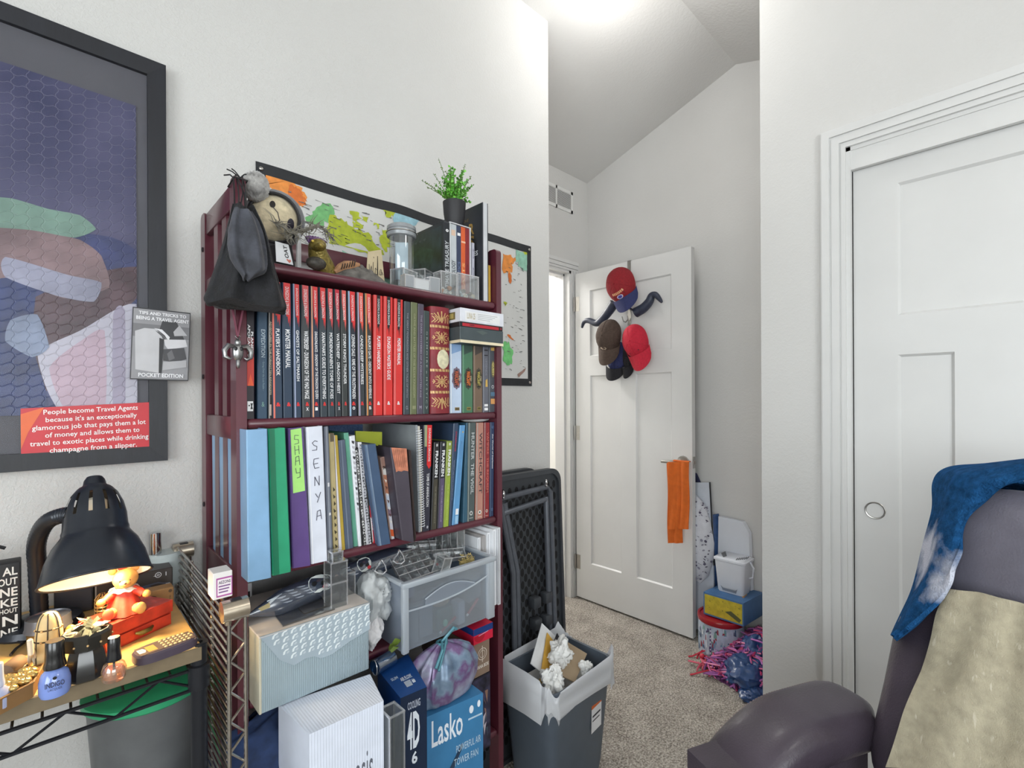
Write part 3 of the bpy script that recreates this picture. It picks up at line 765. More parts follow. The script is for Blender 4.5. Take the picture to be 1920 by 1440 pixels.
def ex2(f):
    f.rect(.2, .9, .02, .07, C_gold); f.poly([(.55+.3*math.cos(a), .35+.13*math.sin(a)) for a in [2*PI*k/14 for k in range(14)]], cm((120, 112, 80)))
    f.down('QUEST', .4, .7, .25, .45, cm((214, 200, 120)), .02); f.ring(.5, .62, .2, C_wht); f.rect(.15, .85, .7, .76, cm((84, 116, 140))); f.rect(.15, .85, .8, .88, cm((206, 150, 92)))
gb(917, 930, 'dark grey upright game box with small pictures, against the shelf post', (72, 76, 84), None, None, None, extra=ex2)
def lying(y0, y1, xa, xb, z_top_px, z_bot_px, rgb, label, name, cat, fn=None, depth=.15, mfront=None):
    pass
ztop = Py(850, 645.5, YBK).z
bx0 = gx1_+.004; bx1 = SXR-PW-.004
def flat_box(z0, z1, rgb, label, name, cat, yf, fn=None, tray=None, d=.15, x0=None, x1=None):
    X0 = x0 or bx0; X1 = x1 or bx1
    t = thing(name, label, cat, ((X0+X1)/2, yf+d/2, z0), 'boxes lying flat on the game boxes')
    mb = MB(); m = cm(rgb, .5)
    mb.rbox(X0, X1, yf, yf+d, z0, z1, m, .0012, 1)
    f = Face(mb, (X0, yf, z1), (X1, yf, z1), (X1, yf, z0), (X0, yf, z0)); g = Face(mb, (X0, yf+d, z1), (X0, yf, z1), (X0, yf, z0), (X0, yf+d, z0))
    if fn: fn(f, g)
    mb.build('lid', t)
    return t
zA = Py(861, 642, 1.012).z; zB = Py(861, 611, 1.012).z; zC = Py(861, 602, 1.012).z; zD = Py(861, 576, 1.012).z
zA = ztop+.0008
def tray(f, g): f.rect(0, 1, .82, 1, M_cream); g.rect(0, 1, .82, 1, M_cream); f.poly([(.35, .2), (.5, .12), (.62, .24), (.5, .4)], cm((80, 92, 90)))
flat_box(zA, zB, (66, 76, 80), 'slate cardboard box with a cream base lying across the game boxes', 'card_box', 'box', 1.012, tray)
def rd(f, g): f.rect(.06, .9, .2, .85, cm((176, 30, 46))); f.poly([(.2, .4), (.3, .3), (.34, .6), (.24, .7)], cm((110, 20, 34))); f.disc(.95, .5, .02, cm((150, 36, 46)))
flat_box(zB, zC, (28, 28, 32), 'thin black box with a red front between the slate and the white box', 'card_box', 'box', 1.014, rd)
def wt(f, g):
    f.rect(.1, .9, .2, .86, C_wht); f.text('LUNA 25', .14, .32, .3, .75, cm((176, 164, 130)), .02)
    for k in range(4): f.rect(.38, .84-.06*k, .3+.13*k, .34+.13*k, cm((170, 172, 178)))
    g.rect(.55, .85, .25, .8, cm((120, 110, 70))); g.rect(.6, .8, .35, .7, cm((176, 160, 96)))
flat_box(zC, zD, (216, 218, 226), 'white box with a printed label on its end, topmost of the flat stack', 'card_box', 'box', 1.010, wt)

# ---------------------------------------------------------------- lower book row
Z2 = BZ[2]
Yb = 1.045
G2 = 'books and binders on the middle shelf'
def stuff2(q, label, rgb, pr=None, **k):
    k.setdefault('Y', YBK); k.setdefault('group', G2)
    return book(q, label, rgb, pr, **k)
def nil(f): pass
stuff2([(462, 806), (501.5, 804), (509, 1083), (465, 1092)], 'wide pale blue ring binder at the left end of the middle shelf', (128, 168, 204), None, Y=1.0, depth=.27, name='ring_binder', cat='binder', rough=.35)
stuff2([(503, 804), (535, 802), (546, 1072), (511, 1080)], 'bright green ring binder beside the pale blue one', (44, 152, 112), lambda f: f.rect(0, .34, 0, 1, cm((26, 116, 84), .35)), Y=1.012, depth=.27, name='ring_binder', cat='binder', rough=.35)  # darker left band paints the shadow of the pale blue binder
M_pen = cm((64, 64, 82))
def shay(f):
    f.poly([(.1, .012), (.9, .005), (.94, .455), (.12, .465)], cm((166, 222, 122), .6))
    U = lambda p, cu, cv, su, sv: [(cu+a*su, cv+b*sv) for a, b in p]
    su, sv = .22, .032
    for k, (ch, cv) in enumerate((('S', .085), ('H', .16), ('A', .235), ('Y', .32))):
        G = {'S': [[(.8, -.9), (-.5, -1), (-.7, -.1), (.6, 0), (.7, .8), (-.7, 1)]], 'H': [[(-.7, -1), (-.6, 1)], [(.6, -1), (.7, .9)], [(-.7, 0), (.7, -.1)]], 'A': [[(-.7, 1), (-.5, -.8), (.5, -1), (.7, 1)], [(-.6, .1), (.6, 0)]], 'Y': [[(-.7, -1), (-.5, .1), (.6, 0)], [(.7, -1), (.6, 1), (-.4, 1.2)]]}[ch]
        for s in G: f.stroke(U(s, .5, cv, su, sv), .0011, M_pen)
stuff2([(540, 803), (569, 801), (583, 1060), (549, 1066)], 'purple ring binder with a handwritten lime green spine label', (92, 70, 128), shay, Y=1.025, depth=.27, name='ring_binder', cat='binder', rough=.35)
def senya(f):
    f.rect(.02, .07, 0, 1, cm((240, 242, 246), .3)); su, sv = .25, .036
    G = [('S', .14, [[(.8, -.8), (.1, -1), (-.6, -.6), (-.2, -.1), (.6, .2), (.5, .9), (-.7, .9)]]), ('E', .27, [[(.9, -1), (-.4, -.9), (-.6, 0), (-.3, 1), (.9, .9)], [(-.5, .1), (.6, 0)]]), ('N', .40, [[(-.6, .9), (-.5, -.9), (.6, .9), (.7, -1)]]), ('V', .52, [[(-.6, -.8), (.0, .0)], [(.8, -1), (-.2, 1)]]), ('A', .65, [[(-.7, 1), (-.4, -.8), (.4, -1), (.7, .9)], [(-.5, .2), (.6, .1)]])]
    for k, (c, cv, ss) in enumerate(G):
        for s in ss: f.stroke([(.46+.025*k+a*su, cv+b*sv) for a, b in s], .0014, M_pen)
stuff2([(573.5, 801), (605, 798.5), (614.5, 1051), (584, 1058)], 'white ring binder with tall handwritten grey letters down its spine', (214, 218, 230), senya, Y=1.03, depth=.27, name='ring_binder', cat='binder', rough=.3)
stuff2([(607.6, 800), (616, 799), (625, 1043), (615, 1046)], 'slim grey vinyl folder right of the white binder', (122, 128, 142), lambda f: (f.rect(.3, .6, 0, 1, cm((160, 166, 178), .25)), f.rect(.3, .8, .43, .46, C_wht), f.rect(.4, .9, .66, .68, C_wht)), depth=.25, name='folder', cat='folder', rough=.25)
def tanp(f):
    f.rect(0, 1, 0, .07, cm((96, 84, 66)))
    for k in range(9): f.poly([(.1+.5*rnd.random(), .45+.06*k), (.9, .45+.06*k+.03), (.3, .49+.06*k)], cm((62, 56, 40)))
stuff2([(617, 813), (626.5, 812), (635, 1032), (626, 1036)], 'cream and tan booklet with a scuffed dark top', (184, 168, 122), tanp, depth=.2)
stuff2([(627, 817), (627.6, 816), (641, 1030), (635.5, 1032)], 'thin white sheaf of papers wedged beside the tan booklet', (216, 212, 220), None, depth=.2, name='paper_sheaf', cat='papers')
stuff2([(628, 816), (632.8, 816), (648, 1036), (642, 1039)], 'mustard yellow folder edge', (178, 152, 60), None, depth=.22, name='folder', cat='folder')
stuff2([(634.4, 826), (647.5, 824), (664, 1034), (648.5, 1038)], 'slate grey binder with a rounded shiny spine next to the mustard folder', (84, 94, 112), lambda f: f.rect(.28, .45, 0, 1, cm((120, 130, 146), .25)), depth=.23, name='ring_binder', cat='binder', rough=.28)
stuff2([(645, 812), (654, 811), (673, 1031), (664.5, 1034)], 'mint green folder leaning behind the slate binder', (96, 158, 136), None, Y=1.062, depth=.22, name='folder', cat='folder')
# torn white wrapper over a comic
def torn(f):
    for k in range(14): v = .04+.045*k; f.poly([(.1, v), (.9, v+.01), (.7, v+.035), (.15, v+.02)], cm((180, 178, 186) if k % 3 else (60, 60, 64)))
stuff2([(656, 818), (666, 816), (679, 1029), (673.5, 1031)], 'torn white paper wrapper bunched at the top of the leaning comics', (222, 224, 230), torn, depth=.18, name='paper_sheaf', cat='papers')
def comic(a, b, seed):
    r2 = random.Random(seed)
    def pr(f):
        for k in range(34):
            v = .02+.028*k; f.text(r2.choice('AEHKMNRSWXZ'), .12, .88, v, v+.022, cm(a if r2.random() < .7 else b), .03)
    return pr
stuff2([(664, 841), (672.5, 839), (688, 1026), (679.5, 1029)], 'black comic spine covered in white lettering', (30, 30, 32), comic((222, 222, 222), (150, 150, 150), 3), depth=.17)
stuff2([(671.5, 829), (678.5, 829), (697.5, 1022), (688.5, 1026)], 'pale grey comic spine with dark lettering beside the black one', (206, 206, 212), comic((40, 40, 46), (90, 90, 100), 5), depth=.17)
def ylw(f):
    f.rect(0, 1, .58, 1, cm((178, 34, 40))); f.down('MUNCHKIN GUIDE', .2, .85, .04, .55, cm((206, 186, 96)), .03); f.down('LIBRIS', .3, .8, .64, .84, cm((222, 190, 186)), .02); f.poly([(0, .7), (.3, .72), (.28, .95), (0, .97)], C_wht)
stuff2([(680.5, 844), (690.5, 843), (705.5, 1021), (697.8, 1023)], 'thin black book with yellow lettering above a red foot', (26, 26, 24), ylw, depth=.17)
# lime sheet standing behind
p = [Py(x, y, 1.16) for x, y in ((667, 808), (716.5, 810), (720, 868), (667, 868))]
t = MB(); zz_ = Z2
mm = cm((186, 196, 60), .5)
t.hexa([(p[0].x, 1.16, Z2), (p[2].x-.01, 1.16, Z2), (p[2].x-.01, 1.166, Z2), (p[0].x, 1.166, Z2), tuple(p[0]), tuple(p[1]), (p[1].x, 1.166, p[1].z), (p[0].x, 1.166, p[0].z)], mm)
tag(t.build('lime_folder'), 'lime yellow folder standing behind the fat navy binder', 'folder', G2)
# denim blue edge and grey board at the back
t = MB(); a = Py(616, 795, 1.25); b = Py(682, 805, 1.25); t.rbox(a.x, b.x, 1.25, 1.29, Z2, a.z, mat('denim_cloth', (86, 110, 152), .9, 0, .15, 200, .5, 300), .006)
tag(t.build('denim_bundle'), 'folded blue denim-textured bundle at the back of the middle shelf', 'fabric', G2)
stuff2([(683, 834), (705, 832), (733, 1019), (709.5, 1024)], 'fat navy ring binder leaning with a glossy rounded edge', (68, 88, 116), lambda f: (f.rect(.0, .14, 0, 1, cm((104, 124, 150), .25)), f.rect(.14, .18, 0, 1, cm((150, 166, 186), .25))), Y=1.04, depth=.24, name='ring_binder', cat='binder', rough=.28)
def art(f):
    for a, b, c in ((0, .12, (150, 116, 104)), (.12, .2, (214, 210, 206)), (.2, .42, (176, 118, 92)), (.42, .6, (196, 206, 222)), (.6, .68, (128, 110, 128)), (.68, .84, (206, 206, 216)), (.84, .92, (216, 96, 50)), (.92, 1, (214, 214, 218))): f.poly([(0, a), (1, a+.012), (1, b+.012 if b < 1 else 1), (0, b)], cm(c))
    f.text('ON', .1, .9, .1, .14, C_blk, .03)
    for k in range(7): f.poly([(.1, .25+.08*k), (.8, .27+.08*k), (.5, .3+.08*k)], cm((90, 60, 56) if k % 2 else (230, 226, 220)))
stuff2([(713, 858), (721.5, 856), (741, 1016), (733.5, 1018)], 'comic spine with a colourful picture and an orange band near its foot', (170, 140, 130), art, depth=.17)
stuff2([(722.5, 851), (729, 850), (748, 1013), (741.5, 1016)], 'thin navy-black book with tiny lettering behind the comic spine', (40, 44, 60), oldbook('BOOK OF MONSTERS AND OTHER BEASTS', None, (120, 126, 150), .05, .8), depth=.17)
def worn(f):
    f.poly([(0, 0), (1, 0), (1, .24), (.7, .235), (.5, .25), (.3, .245), (.12, .26)], mat('worn_orange_leather', (186, 118, 92), .6, 0, .2, 60))
    for k in range(6): f.stroke([(.12+.13*k, .02), (.15+.13*k, .2)], .0012, cm((150, 92, 74)))
stuff2([(732, 839), (763.5, 841), (777, 1017), (754.5, 1013)], 'dark worn book with a peeling orange leather top, jutting past the shelf edge', (72, 66, 76), worn, Y=1.02, depth=.2)
stuff2([(765, 843), (771, 845), (781, 1010), (777.5, 1015)], 'thin dark book with brown page edges against the worn leather book', (58, 46, 44), None, Y=1.035, depth=.19)
# spiral notebook
nb = thing('spiral_notebook', 'large grey spiral notebook with a white wire coil facing out', 'notebook', (Py(786, 900, 1.05).x, 1.16, Z2), G2)
mb = MB(); a = Py(781, 797, 1.06); b = Py(787, 1000, 1.06)
mg = cm((146, 152, 158), .4); mb.hexa([(b.x-.003, 1.06, Z2), (b.x+.003, 1.06, Z2), (b.x+.003, 1.29, Z2), (b.x-.003, 1.29, Z2), (a.x-.003, 1.06, a.z), (a.x+.003, 1.06, a.z), (a.x+.003, 1.29, a.z), (a.x-.003, 1.29, a.z)], mg); mb.build('cover', nb)
mb = MB(); mb.hexa([(b.x+.003, 1.062, Z2), (b.x+.011, 1.062, Z2), (b.x+.011, 1.285, Z2), (b.x+.003, 1.285, Z2), (a.x+.003, 1.062, a.z-.003), (a.x+.011, 1.062, a.z-.003), (a.x+.011, 1.285, a.z-.003), (a.x+.003, 1.285, a.z-.003)], M_pages); mb.build('pages', nb)
mb = MB(); k = 40; pts = []
for i in range(k*8+1):
    f_ = i/(k*8); ang = 2*PI*i/8; cx_ = b.x+(a.x-b.x)*f_+.004; cz_ = Z2+.012+(a.z-Z2-.024)*f_
    pts.append((cx_+.0075*math.cos(ang), 1.056+.0075*math.sin(ang), cz_))
mb.tube(pts, .0011, cm((214, 216, 220), .3), 5); mb.build('wire_coil', nb)
def avern(f):
    f.rect(0, .35, 0, .2, cm((150, 156, 120))); f.poly([(.35, 0), (1, 0), (1, .38), (.7, .41), (.35, .37)], C_flame); f.down('DUNGEONS & DRAGONS', .55, .85, .03, .34, C_wht); f.down('TOMB OF ANNIHILATION', .35, .75, .45, .76, C_wht, .01); f.disc(.6, .95, .16, cm((170, 170, 176)))
stuff2([(795, 797), (811, 797), (806, 997), (793.5, 1000)], 'dark rulebook with a red top standing beside the wire coil', (50, 50, 62), avern)
def frk(f, low, tint):
    f.text('II', .35, .7, .02, .05, C_wht, .02); f.down('FRANKEN', .22, .86, .1, .40, C_wht, .03)
    f.rect(.02, .98, .42, .995, cm(low)); f.down('THE SECOND CHRONICLE', .4, .66, .5, .92, cm(tint))
stuff2([(814.5, 829.5), (824.5, 828.5), (819, 993), (808, 996)], 'dark olive paperback with white lettering, leftmost of three matching spines', (38, 38, 40), lambda f: frk(f, (70, 66, 56), (140, 136, 118)), depth=.15)
stuff2([(826.5, 828.5), (837, 827.5), (831, 990), (820, 993)], 'dark paperback with a purple lower spine, middle of three matching spines', (38, 38, 46), lambda f: frk(f, (88, 78, 104), (168, 158, 184)), depth=.15)
stuff2([(838.5, 827.5), (848.5, 826.5), (841.5, 987), (831.5, 990)], 'lime green paperback with white lettering, rightmost of three matching spines', (136, 150, 66), lambda f: frk(f, (144, 164, 62), (190, 206, 120)), depth=.15)
def nav(f): f.down('STARFINDER', .4, .8, .08, .28, cm((170, 50, 70)), .02); f.down('ADVENTURE PATH COMPENDIUM', .3, .6, .36, .75, cm((150, 160, 186)))
stuff2([(851, 794), (860.5, 793.5), (846.5, 985), (842.5, 987)], 'tall navy book with small red lettering leaning behind the paperbacks', (52, 68, 92), nav, depth=.22)
def lblue(f): f.disc(.6, .07, .16, C_gold); f.down('MUTANTS AND HEROES', .3, .7, .16, .6, cm((96, 140, 186)), .02); f.rect(.3, .85, .84, .9, C_wht); f.rect(.3, .85, .91, .99, cm((150, 190, 220)))
stuff2([(863, 797.5), (873, 797), (860, 983), (848, 985)], 'light blue book leaning left with a gold dot at its top', (92, 146, 192), lblue)
stuff2([(874.5, 793), (877.5, 792.5), (876, 980.5), (868, 982)], 'thin teal book against the grey-green hardback', (52, 88, 108), None)
def wod(t1, ink, em):
    def pr(f):
        f.rect(0, .1, 0, 1, cm((150, 156, 150))); f.down(t1, .36, .84, .10, .72, cm(ink), .015); f.disc(.5, .91, .26, cm(em)); f.disc(.5, .91, .12, cm((60, 60, 60)))
        f.rect(.2, .8, .955, .96, cm(em))
    return pr
stuff2([(878.5, 793), (893, 792.5), (889.5, 978), (876, 980)], 'grey-green hardback with silver capitals down its spine', (76, 86, 86), wod('HUNTER  THE VIGIL', (186, 190, 190), (190, 192, 190)))
stuff2([(894, 793), (907, 792.5), (906, 975.5), (892, 978)], 'dusty pink hardback with dark slanted lettering', (176, 126, 112), wod('WITCHCRAFT', (70, 58, 62), (220, 214, 206)))
stuff2([(908, 792.5), (919, 792), (917.5, 973.5), (907, 975)], 'brick red hardback with pinkish lettering', (136, 44, 48), wod('VAMPIRE  THE REQUIEM', (196, 110, 100), (206, 170, 160)))
stuff2([(920, 792), (927.5, 791.5), (925.5, 972.5), (918.5, 973.5)], 'narrow navy hardback with white lettering, last on the middle shelf', (48, 62, 92), lambda f: (f.ring(.5, .05, .3, cm((110, 140, 180))), f.down('the World of Darkness', .35, .75, .12, .48, C_wht, .015), f.ring(.5, .9, .3, cm((130, 156, 190)))))
# crumpled white fabric on the tall books, jammed under the board
mb = MB(); a = Py(895, 789, 1.09)
mb.ell((a.x, 1.1, a.z+.004), (.05, .03, .009), mat('white_tissue', (222, 222, 224), .8, 0, .03, 40, .6, 60), 18, 8); tag(mb.build('tissue_wad'), 'wad of white tissue tucked above the brick red hardback', 'tissue')
# ================================================================ on the wall
YW = D-.001
# framed jigsaw puzzle (picture itself: a plain colour-field stand-in)
fo_r = Py(313, 500, D-.024).x; fz1 = Py(307, 121, D-.024).z; fz0 = Py(316, 863, D-.024).z
FX0 = fo_r-.71; fw = .034; fd = .024
pic = thing('framed_puzzle', 'large black framed jigsaw puzzle with a grey mat on the left wall', 'framed puzzle', (fo_r-.35, D, fz0))
M_frame = mat('black_wood_frame', (24, 26, 34), .5, 0, .12, 40, .15, 160, stretch=(1, 1, .15))
def bar(P, name='frame_bar'):
    mb = MB(); mb.hexa(P, M_frame); mb.build(name, pic)
y0, y1 = D-fd, D-.002
def mitre(a, b, c, d):  # outer a->b, inner d->c in (x,z)
    return [(a[0], y0, a[1]), (b[0], y0, b[1]), (c[0], y0+.002, c[1]), (d[0], y0+.002, d[1]), (a[0], y1, a[1]), (b[0], y1, b[1]), (c[0], y1, c[1]), (d[0], y1, d[1])]
o = [(FX0, fz0), (fo_r, fz0), (fo_r, fz1), (FX0, fz1)]; i_ = [(FX0+fw, fz0+fw), (fo_r-fw, fz0+fw), (fo_r-fw, fz1-fw), (FX0+fw, fz1-fw)]
for k in range(4):
    q = (k+1) % 4; bar(mitre(o[k], o[q], i_[q], i_[k]))
ym = D-.012
M_matb = mat('grey_mat_board', (98, 98, 102), .65, 0, .03, 12)
mb = MB(); mb.box(FX0+fw-.004, fo_r-fw+.004, ym, ym+.004, fz0+fw-.004, fz1-fw+.004, M_matb); mb.build('mat_board', pic)
# the puzzle: colour fields in a node material, bumps from a jigsaw cut
px1 = Py(256, 500, ym).x; pz1 = Py(247, 197, ym).z; pz0 = Py(256, 775, ym).z; px0 = FX0+fw+.05
def puzzle_mat(name, c1, c2, ns=5):
    m = bpy.data.materials.new(name); m.use_nodes = True
    nt = m.node_tree; N = nt.nodes; L = nt.links; b = N['Principled BSDF']
    tc = N.new('ShaderNodeTexCoord'); sp = N.new('ShaderNodeSeparateXYZ'); L.new(tc.outputs['Object'], sp.inputs[0])
    def math_(op, a, b_=None, c=None):
        n = N.new('ShaderNodeMath'); n.operation = op
        for i, q in enumerate((a, b_, c)):
            if q is None: continue
            if isinstance(q, (int, float)): n.inputs[i].default_value = q
            else: L.new(q, n.inputs[i])
        return n.outputs[0]
    x, z = sp.outputs['X'], sp.outputs['Z']
    # jigsaw cut: two wavy line families plus knobs
    P = .021
    sx = math_('SINE', math_('MULTIPLY', z, 2*PI/P)); sz = math_('SINE', math_('MULTIPLY', x, 2*PI/P))
    gx = math_('PINGPONG', math_('MULTIPLY_ADD', sx, .0022, x), P/2); gz = math_('PINGPONG', math_('MULTIPLY_ADD', sz, .0022, z), P/2)
    cut = math_('MINIMUM', gx, gz)
    line = math_('LESS_THAN', cut, .0006)
    nz = N.new('ShaderNodeTexNoise'); nz.inputs['Scale'].default_value = ns; nz.inputs['Detail'].default_value = 3; L.new(tc.outputs['Object'], nz.inputs[0])
    rp = N.new('ShaderNodeValToRGB'); e = rp.color_ramp.elements
    e[0].position = .35; e[0].color = lin(c1)+[1]; e[1].position = .68; e[1].color = lin(c2)+[1]
    L.new(nz.outputs['Fac'], rp.inputs[0])
    mx = N.new('ShaderNodeMix'); mx.data_type = 'RGBA'; mx.inputs['B'].default_value = lin([min(255, q*.6+90) for q in c2])+[1]
    L.new(math_('MULTIPLY', line, .35), mx.inputs['Factor']); L.new(rp.outputs[0], mx.inputs['A']); L.new(mx.outputs['Result'], b.inputs['Base Color'])
    bp = N.new('ShaderNodeBump'); bp.inputs['Strength'].default_value = .7; bp.inputs['Distance'].default_value = .001
    L.new(math_('MINIMUM', cut, .0015), bp.inputs['Height']); bp.inputs['Distance'].default_value = .6
    L.new(bp.outputs['Normal'], b.inputs['Normal']); b.inputs['Roughness'].default_value = .35
    _mats[m.name] = m
    return m
M_puz = puzzle_mat('jigsaw_colour_fields', (60, 64, 96), (98, 97, 126))
mb = MB(); mb.box(px0, px1, ym-.0025, ym-.0002, pz0, pz1, M_puz)
def PZ(*pts): return [Py(x, y, ym-.0027) for x, y in pts]
kk = [0]
def field(pts, rgb, var=.12):
    kk[0] += 1
    V = [p-Vector((0, .00022*kk[0], 0)) for p in PZ(*pts)]
    V = [Vector((min(max(p.x, px0), px1), p.y, min(max(p.z, pz0), pz1))) for p in V]
    S = []; n = len(V)
    for i in range(n):
        A, B, C_, D_ = V[i-1], V[i], V[(i+1) % n], V[(i+2) % n]
        for k in range(6): t = k/6; S.append(B.lerp(C_, t)*.45+.55*.5*((2*B)+(C_-A)*t+(2*A-5*B+4*C_-D_)*t*t+(3*B-A-3*C_+D_)*t**3))
    S = [Vector((min(max(p.x, px0), px1), p.y, min(max(p.z, pz0), pz1))) for p in S]
    mb.add(S, [list(range(len(S)))], puzzle_mat('puzzle_field_%d' % kk[0], [q*(1-var*.9) for q in rgb], [min(250, q*(1+var*.6)) for q in rgb], 16))
field([(-90, 430), (90, 430), (256, 470), (256, 775), (-90, 775)], (70, 78, 122), .2)
field([(-90, 620), (60, 560), (140, 520), (256, 500), (256, 560), (180, 620), (120, 720), (-90, 775)], (96, 74, 78), .2)
field([(70, 664), (150, 620), (256, 570), (256, 775), (115, 775)], (206, 204, 214), .04)
field([(92, 690), (150, 640), (196, 620), (196, 775), (126, 775)], (206, 180, 192), .05)
field([(212, 590), (234, 582), (234, 775), (212, 775)], (176, 168, 186), .06)
field([(-90, 520), (20, 470), (70, 500), (60, 640), (90, 775), (-90, 775)], (48, 62, 108), .25)
field([(-90, 410), (10, 390), (70, 430), (150, 450), (190, 480), (205, 540), (120, 560), (20, 520), (-90, 540)], (146, 122, 122), .15)
field([(-60, 370), (20, 372), (90, 392), (150, 404), (180, 430), (140, 446), (60, 432), (-60, 420)], (134, 168, 150), .12)
field([(10, 482), (128, 516), (190, 530), (176, 566), (110, 556), (10, 520)], (164, 166, 184), .15)
field([(20, 600), (70, 590), (92, 650), (60, 670), (10, 640)], (142, 156, 180), .2)
mb.build('puzzle', pic)
# a few reflections in the glass need the pane itself
mb = MB(); mb.box(FX0+fw-.003, fo_r-fw+.003, D-.0205, D-.019, fz0+fw-.003, fz1-fw+.003, clear('picture_glass', (250, 250, 252), .008, .3)); mb.build('glass', pic)

# red quotation card tucked into the frame
yc = D-.0215
def onp(pts, Y): return [Py(x, y, Y) for x, y in pts]
M_redcard = mat('red_card', (196, 30, 44), .4, 0, .06, 20)
c4 = onp([(38.5, 766), (283, 754), (285, 838), (39.5, 856)], yc)
card = thing('quote_card', 'red card with white serif lettering tucked in the lower edge of the black frame', 'card', tuple(c4[3]))
mb = MB(); mb.hexa([c4[3], c4[2], c4[2]+Vector((0, .0006, 0)), c4[3]+Vector((0, .0006, 0)), c4[0], c4[1], c4[1]+Vector((0, .0006, 0)), c4[0]+Vector((0, .0006, 0))], M_redcard)
f = Face(mb, *c4)
f.poly([(.0, .12), (.16, .0), (.05, .5), (.0, .85)], mat('orange_sheen', (222, 96, 36), .4, 0, .1, 10))
W_ = cm((238, 232, 232))
for k, (t, a, b) in enumerate((('People become Travel Agents', .155, .885), ("because it's an exceptionally", .17, .875), ('glamorous job that pays them a lot', .075, .95), ('of money and allows them to', .165, .895), ('travel to exotic places while drinking', .06, .97), ('champagne from a slipper.', .195, .87))):
    f.text(t, a, b, .05+.163*k, .05+.163*k+.135, W_, .012)
mb.build('card', card)
# black and white photo card hooked on the frame edge
p4 = onp([(249, 575), (357.5, 587), (353, 714.5), (243.5, 711)], D-.034)
card = thing('photo_card', 'square black and white photo card stuck across the right side of the frame', 'card', tuple(p4[3]))
mb = MB(); mb.hexa([p4[3], p4[2], p4[2]+Vector((0, .002, 0)), p4[3]+Vector((0, .002, 0)), p4[0], p4[1], p4[1]+Vector((0, .002, 0)), p4[0]+Vector((0, .002, 0))], cm((40, 40, 46)))
f = Face(mb, *p4)
g = lambda v: cm((v, v, v+4), .5)
f.rect(.015, .985, .015, .985, g(150)); f.rect(.015, .985, .22, .4, g(120)); f.poly([(.5, .16), (.75, .15), (.9, .4), (.6, .42), (.45, .3)], g(64)); f.poly([(.7, .3), (.8, .2), (.95, .34), (.72, .36)], g(180))
f.poly([(.05, .33), (.2, .28), (.4, .28), (.5, .38), (.52, .42), (.5, .9), (.08, .86)], g(196)); f.poly([(.36, .27), (.5, .28), (.64, .38), (.62, .44), (.55, .36), (.45, .3)], g(226)); f.poly([(.38, .30), (.5, .34), (.6, .45), (.58, .48), (.5, .38)], g(90))
f.poly([(.46, .4), (.54, .42), (.52, .9), (.47, .9)], g(50)); f.poly([(.54, .42), (.92, .4), (.96, .5), (.62, .56), (.56, .5)], g(214)); f.poly([(.53, .56), (.9, .52), (.95, .68), (.75, .74), (.54, .72)], g(76)); f.poly([(.54, .74), (.95, .7), (.95, .8), (.53, .86)], g(180)); f.poly([(.6, .62), (.68, .56), (.74, .68), (.64, .72)], g(110))
M_sten = g(238)
f.text('TIPS AND TRICKS TO', .1, .92, .045, .09, M_sten, .03); f.text('BEING A TRAVEL AGENT', .06, .97, .115, .165, M_sten, .03); f.text('POCKET EDITION', .13, .9, .905, .96, M_sten, .03)
mb.build('card', card)

# ---------------------------------------------------------------- world map with a black cloth border, pinned to the wall
m0 = Py(478.5, 302, YW); m1 = Py(995, 463, YW); m2 = Py(990, 724, YW)
MX0, MX1, MZ1, MZ0 = m0.x, m1.x, (m0.z+m1.z)/2, m2.z
wm = thing('world_map', 'world map with a black border pinned to the wall behind the bookshelf', 'map', (MX0, D, MZ0))
M_mpap = mat('map_paper', (204, 204, 202), .6, 0, .02, 8); M_mbord = mat('black_map_border', (34, 36, 40), .7, 0, .08, 60)
def wav(u): return .0022*math.sin(u*19)+.0012*math.sin(u*31+1)
def mpt(u, v, l=0.0): return (MX0+(MX1-MX0)*u, YW-.001-l-.0015*(1+math.sin(u*23+v*5)), MZ1+(MZ0-MZ1)*v+wav(u)*(1-v)*(.3+.7*math.sin(PI*u)))
mb = MB(); mb.sheet(lambda u, v: mpt(u, 1-v), 60, 12, M_mpap, th=.0008)
def msheet(fn, nu, nv, m): mb.sheet(fn, nu, nv, m)
bu, bv = .0235, .052
msheet(lambda u, v: mpt(u, bv*(1-v), .0006), 60, 1, M_mbord); msheet(lambda u, v: mpt(u, 1-bv*v, .0006), 60, 1, M_mbord)
msheet(lambda u, v: mpt(bu*u, 1-v, .0007), 1, 12, M_mbord); msheet(lambda u, v: mpt(1-bu+bu*u, 1-v, .0007), 1, 12, M_mbord)
lv = [0]
def land(pts, rgb, jit=.012, sub=4, inpix=True):
    r2 = random.Random(len(pts)*7+int(pts[0][0])); lv[0] += 1
    if inpix:
        Q = []
        for x, y in pts:
            w_ = Py(x, y, YW); Q.append(((w_.x-MX0)/(MX1-MX0), (MZ1-w_.z)/(MZ1-MZ0)))
    else: Q = pts
    out = []
    for a, b in zip(Q, Q[1:]+Q[:1]):
        for k in range(sub):
            t = k/sub; j = jit if k else jit*.3
            out.append((a[0]+(b[0]-a[0])*t+r2.uniform(-j, j)*.6, a[1]+(b[1]-a[1])*t+r2.uniform(-j, j)))
    out = [(min(max(u, bu), 1-bu), min(max(v, bv), 1-bv)) for u, v in out]
    mb.add([mpt(u, v, .0009+.00006*lv[0]) for u, v in out], [list(range(len(out)))[::-1]], mat('map_land_%02x%02x%02x' % rgb, rgb, .6, 0, .1, 60))
OR, OR2, GR, YG, TE, G2_ = (222, 138, 62), (206, 108, 44), (112, 176, 112), (170, 182, 46), (140, 186, 166), (112, 190, 116)
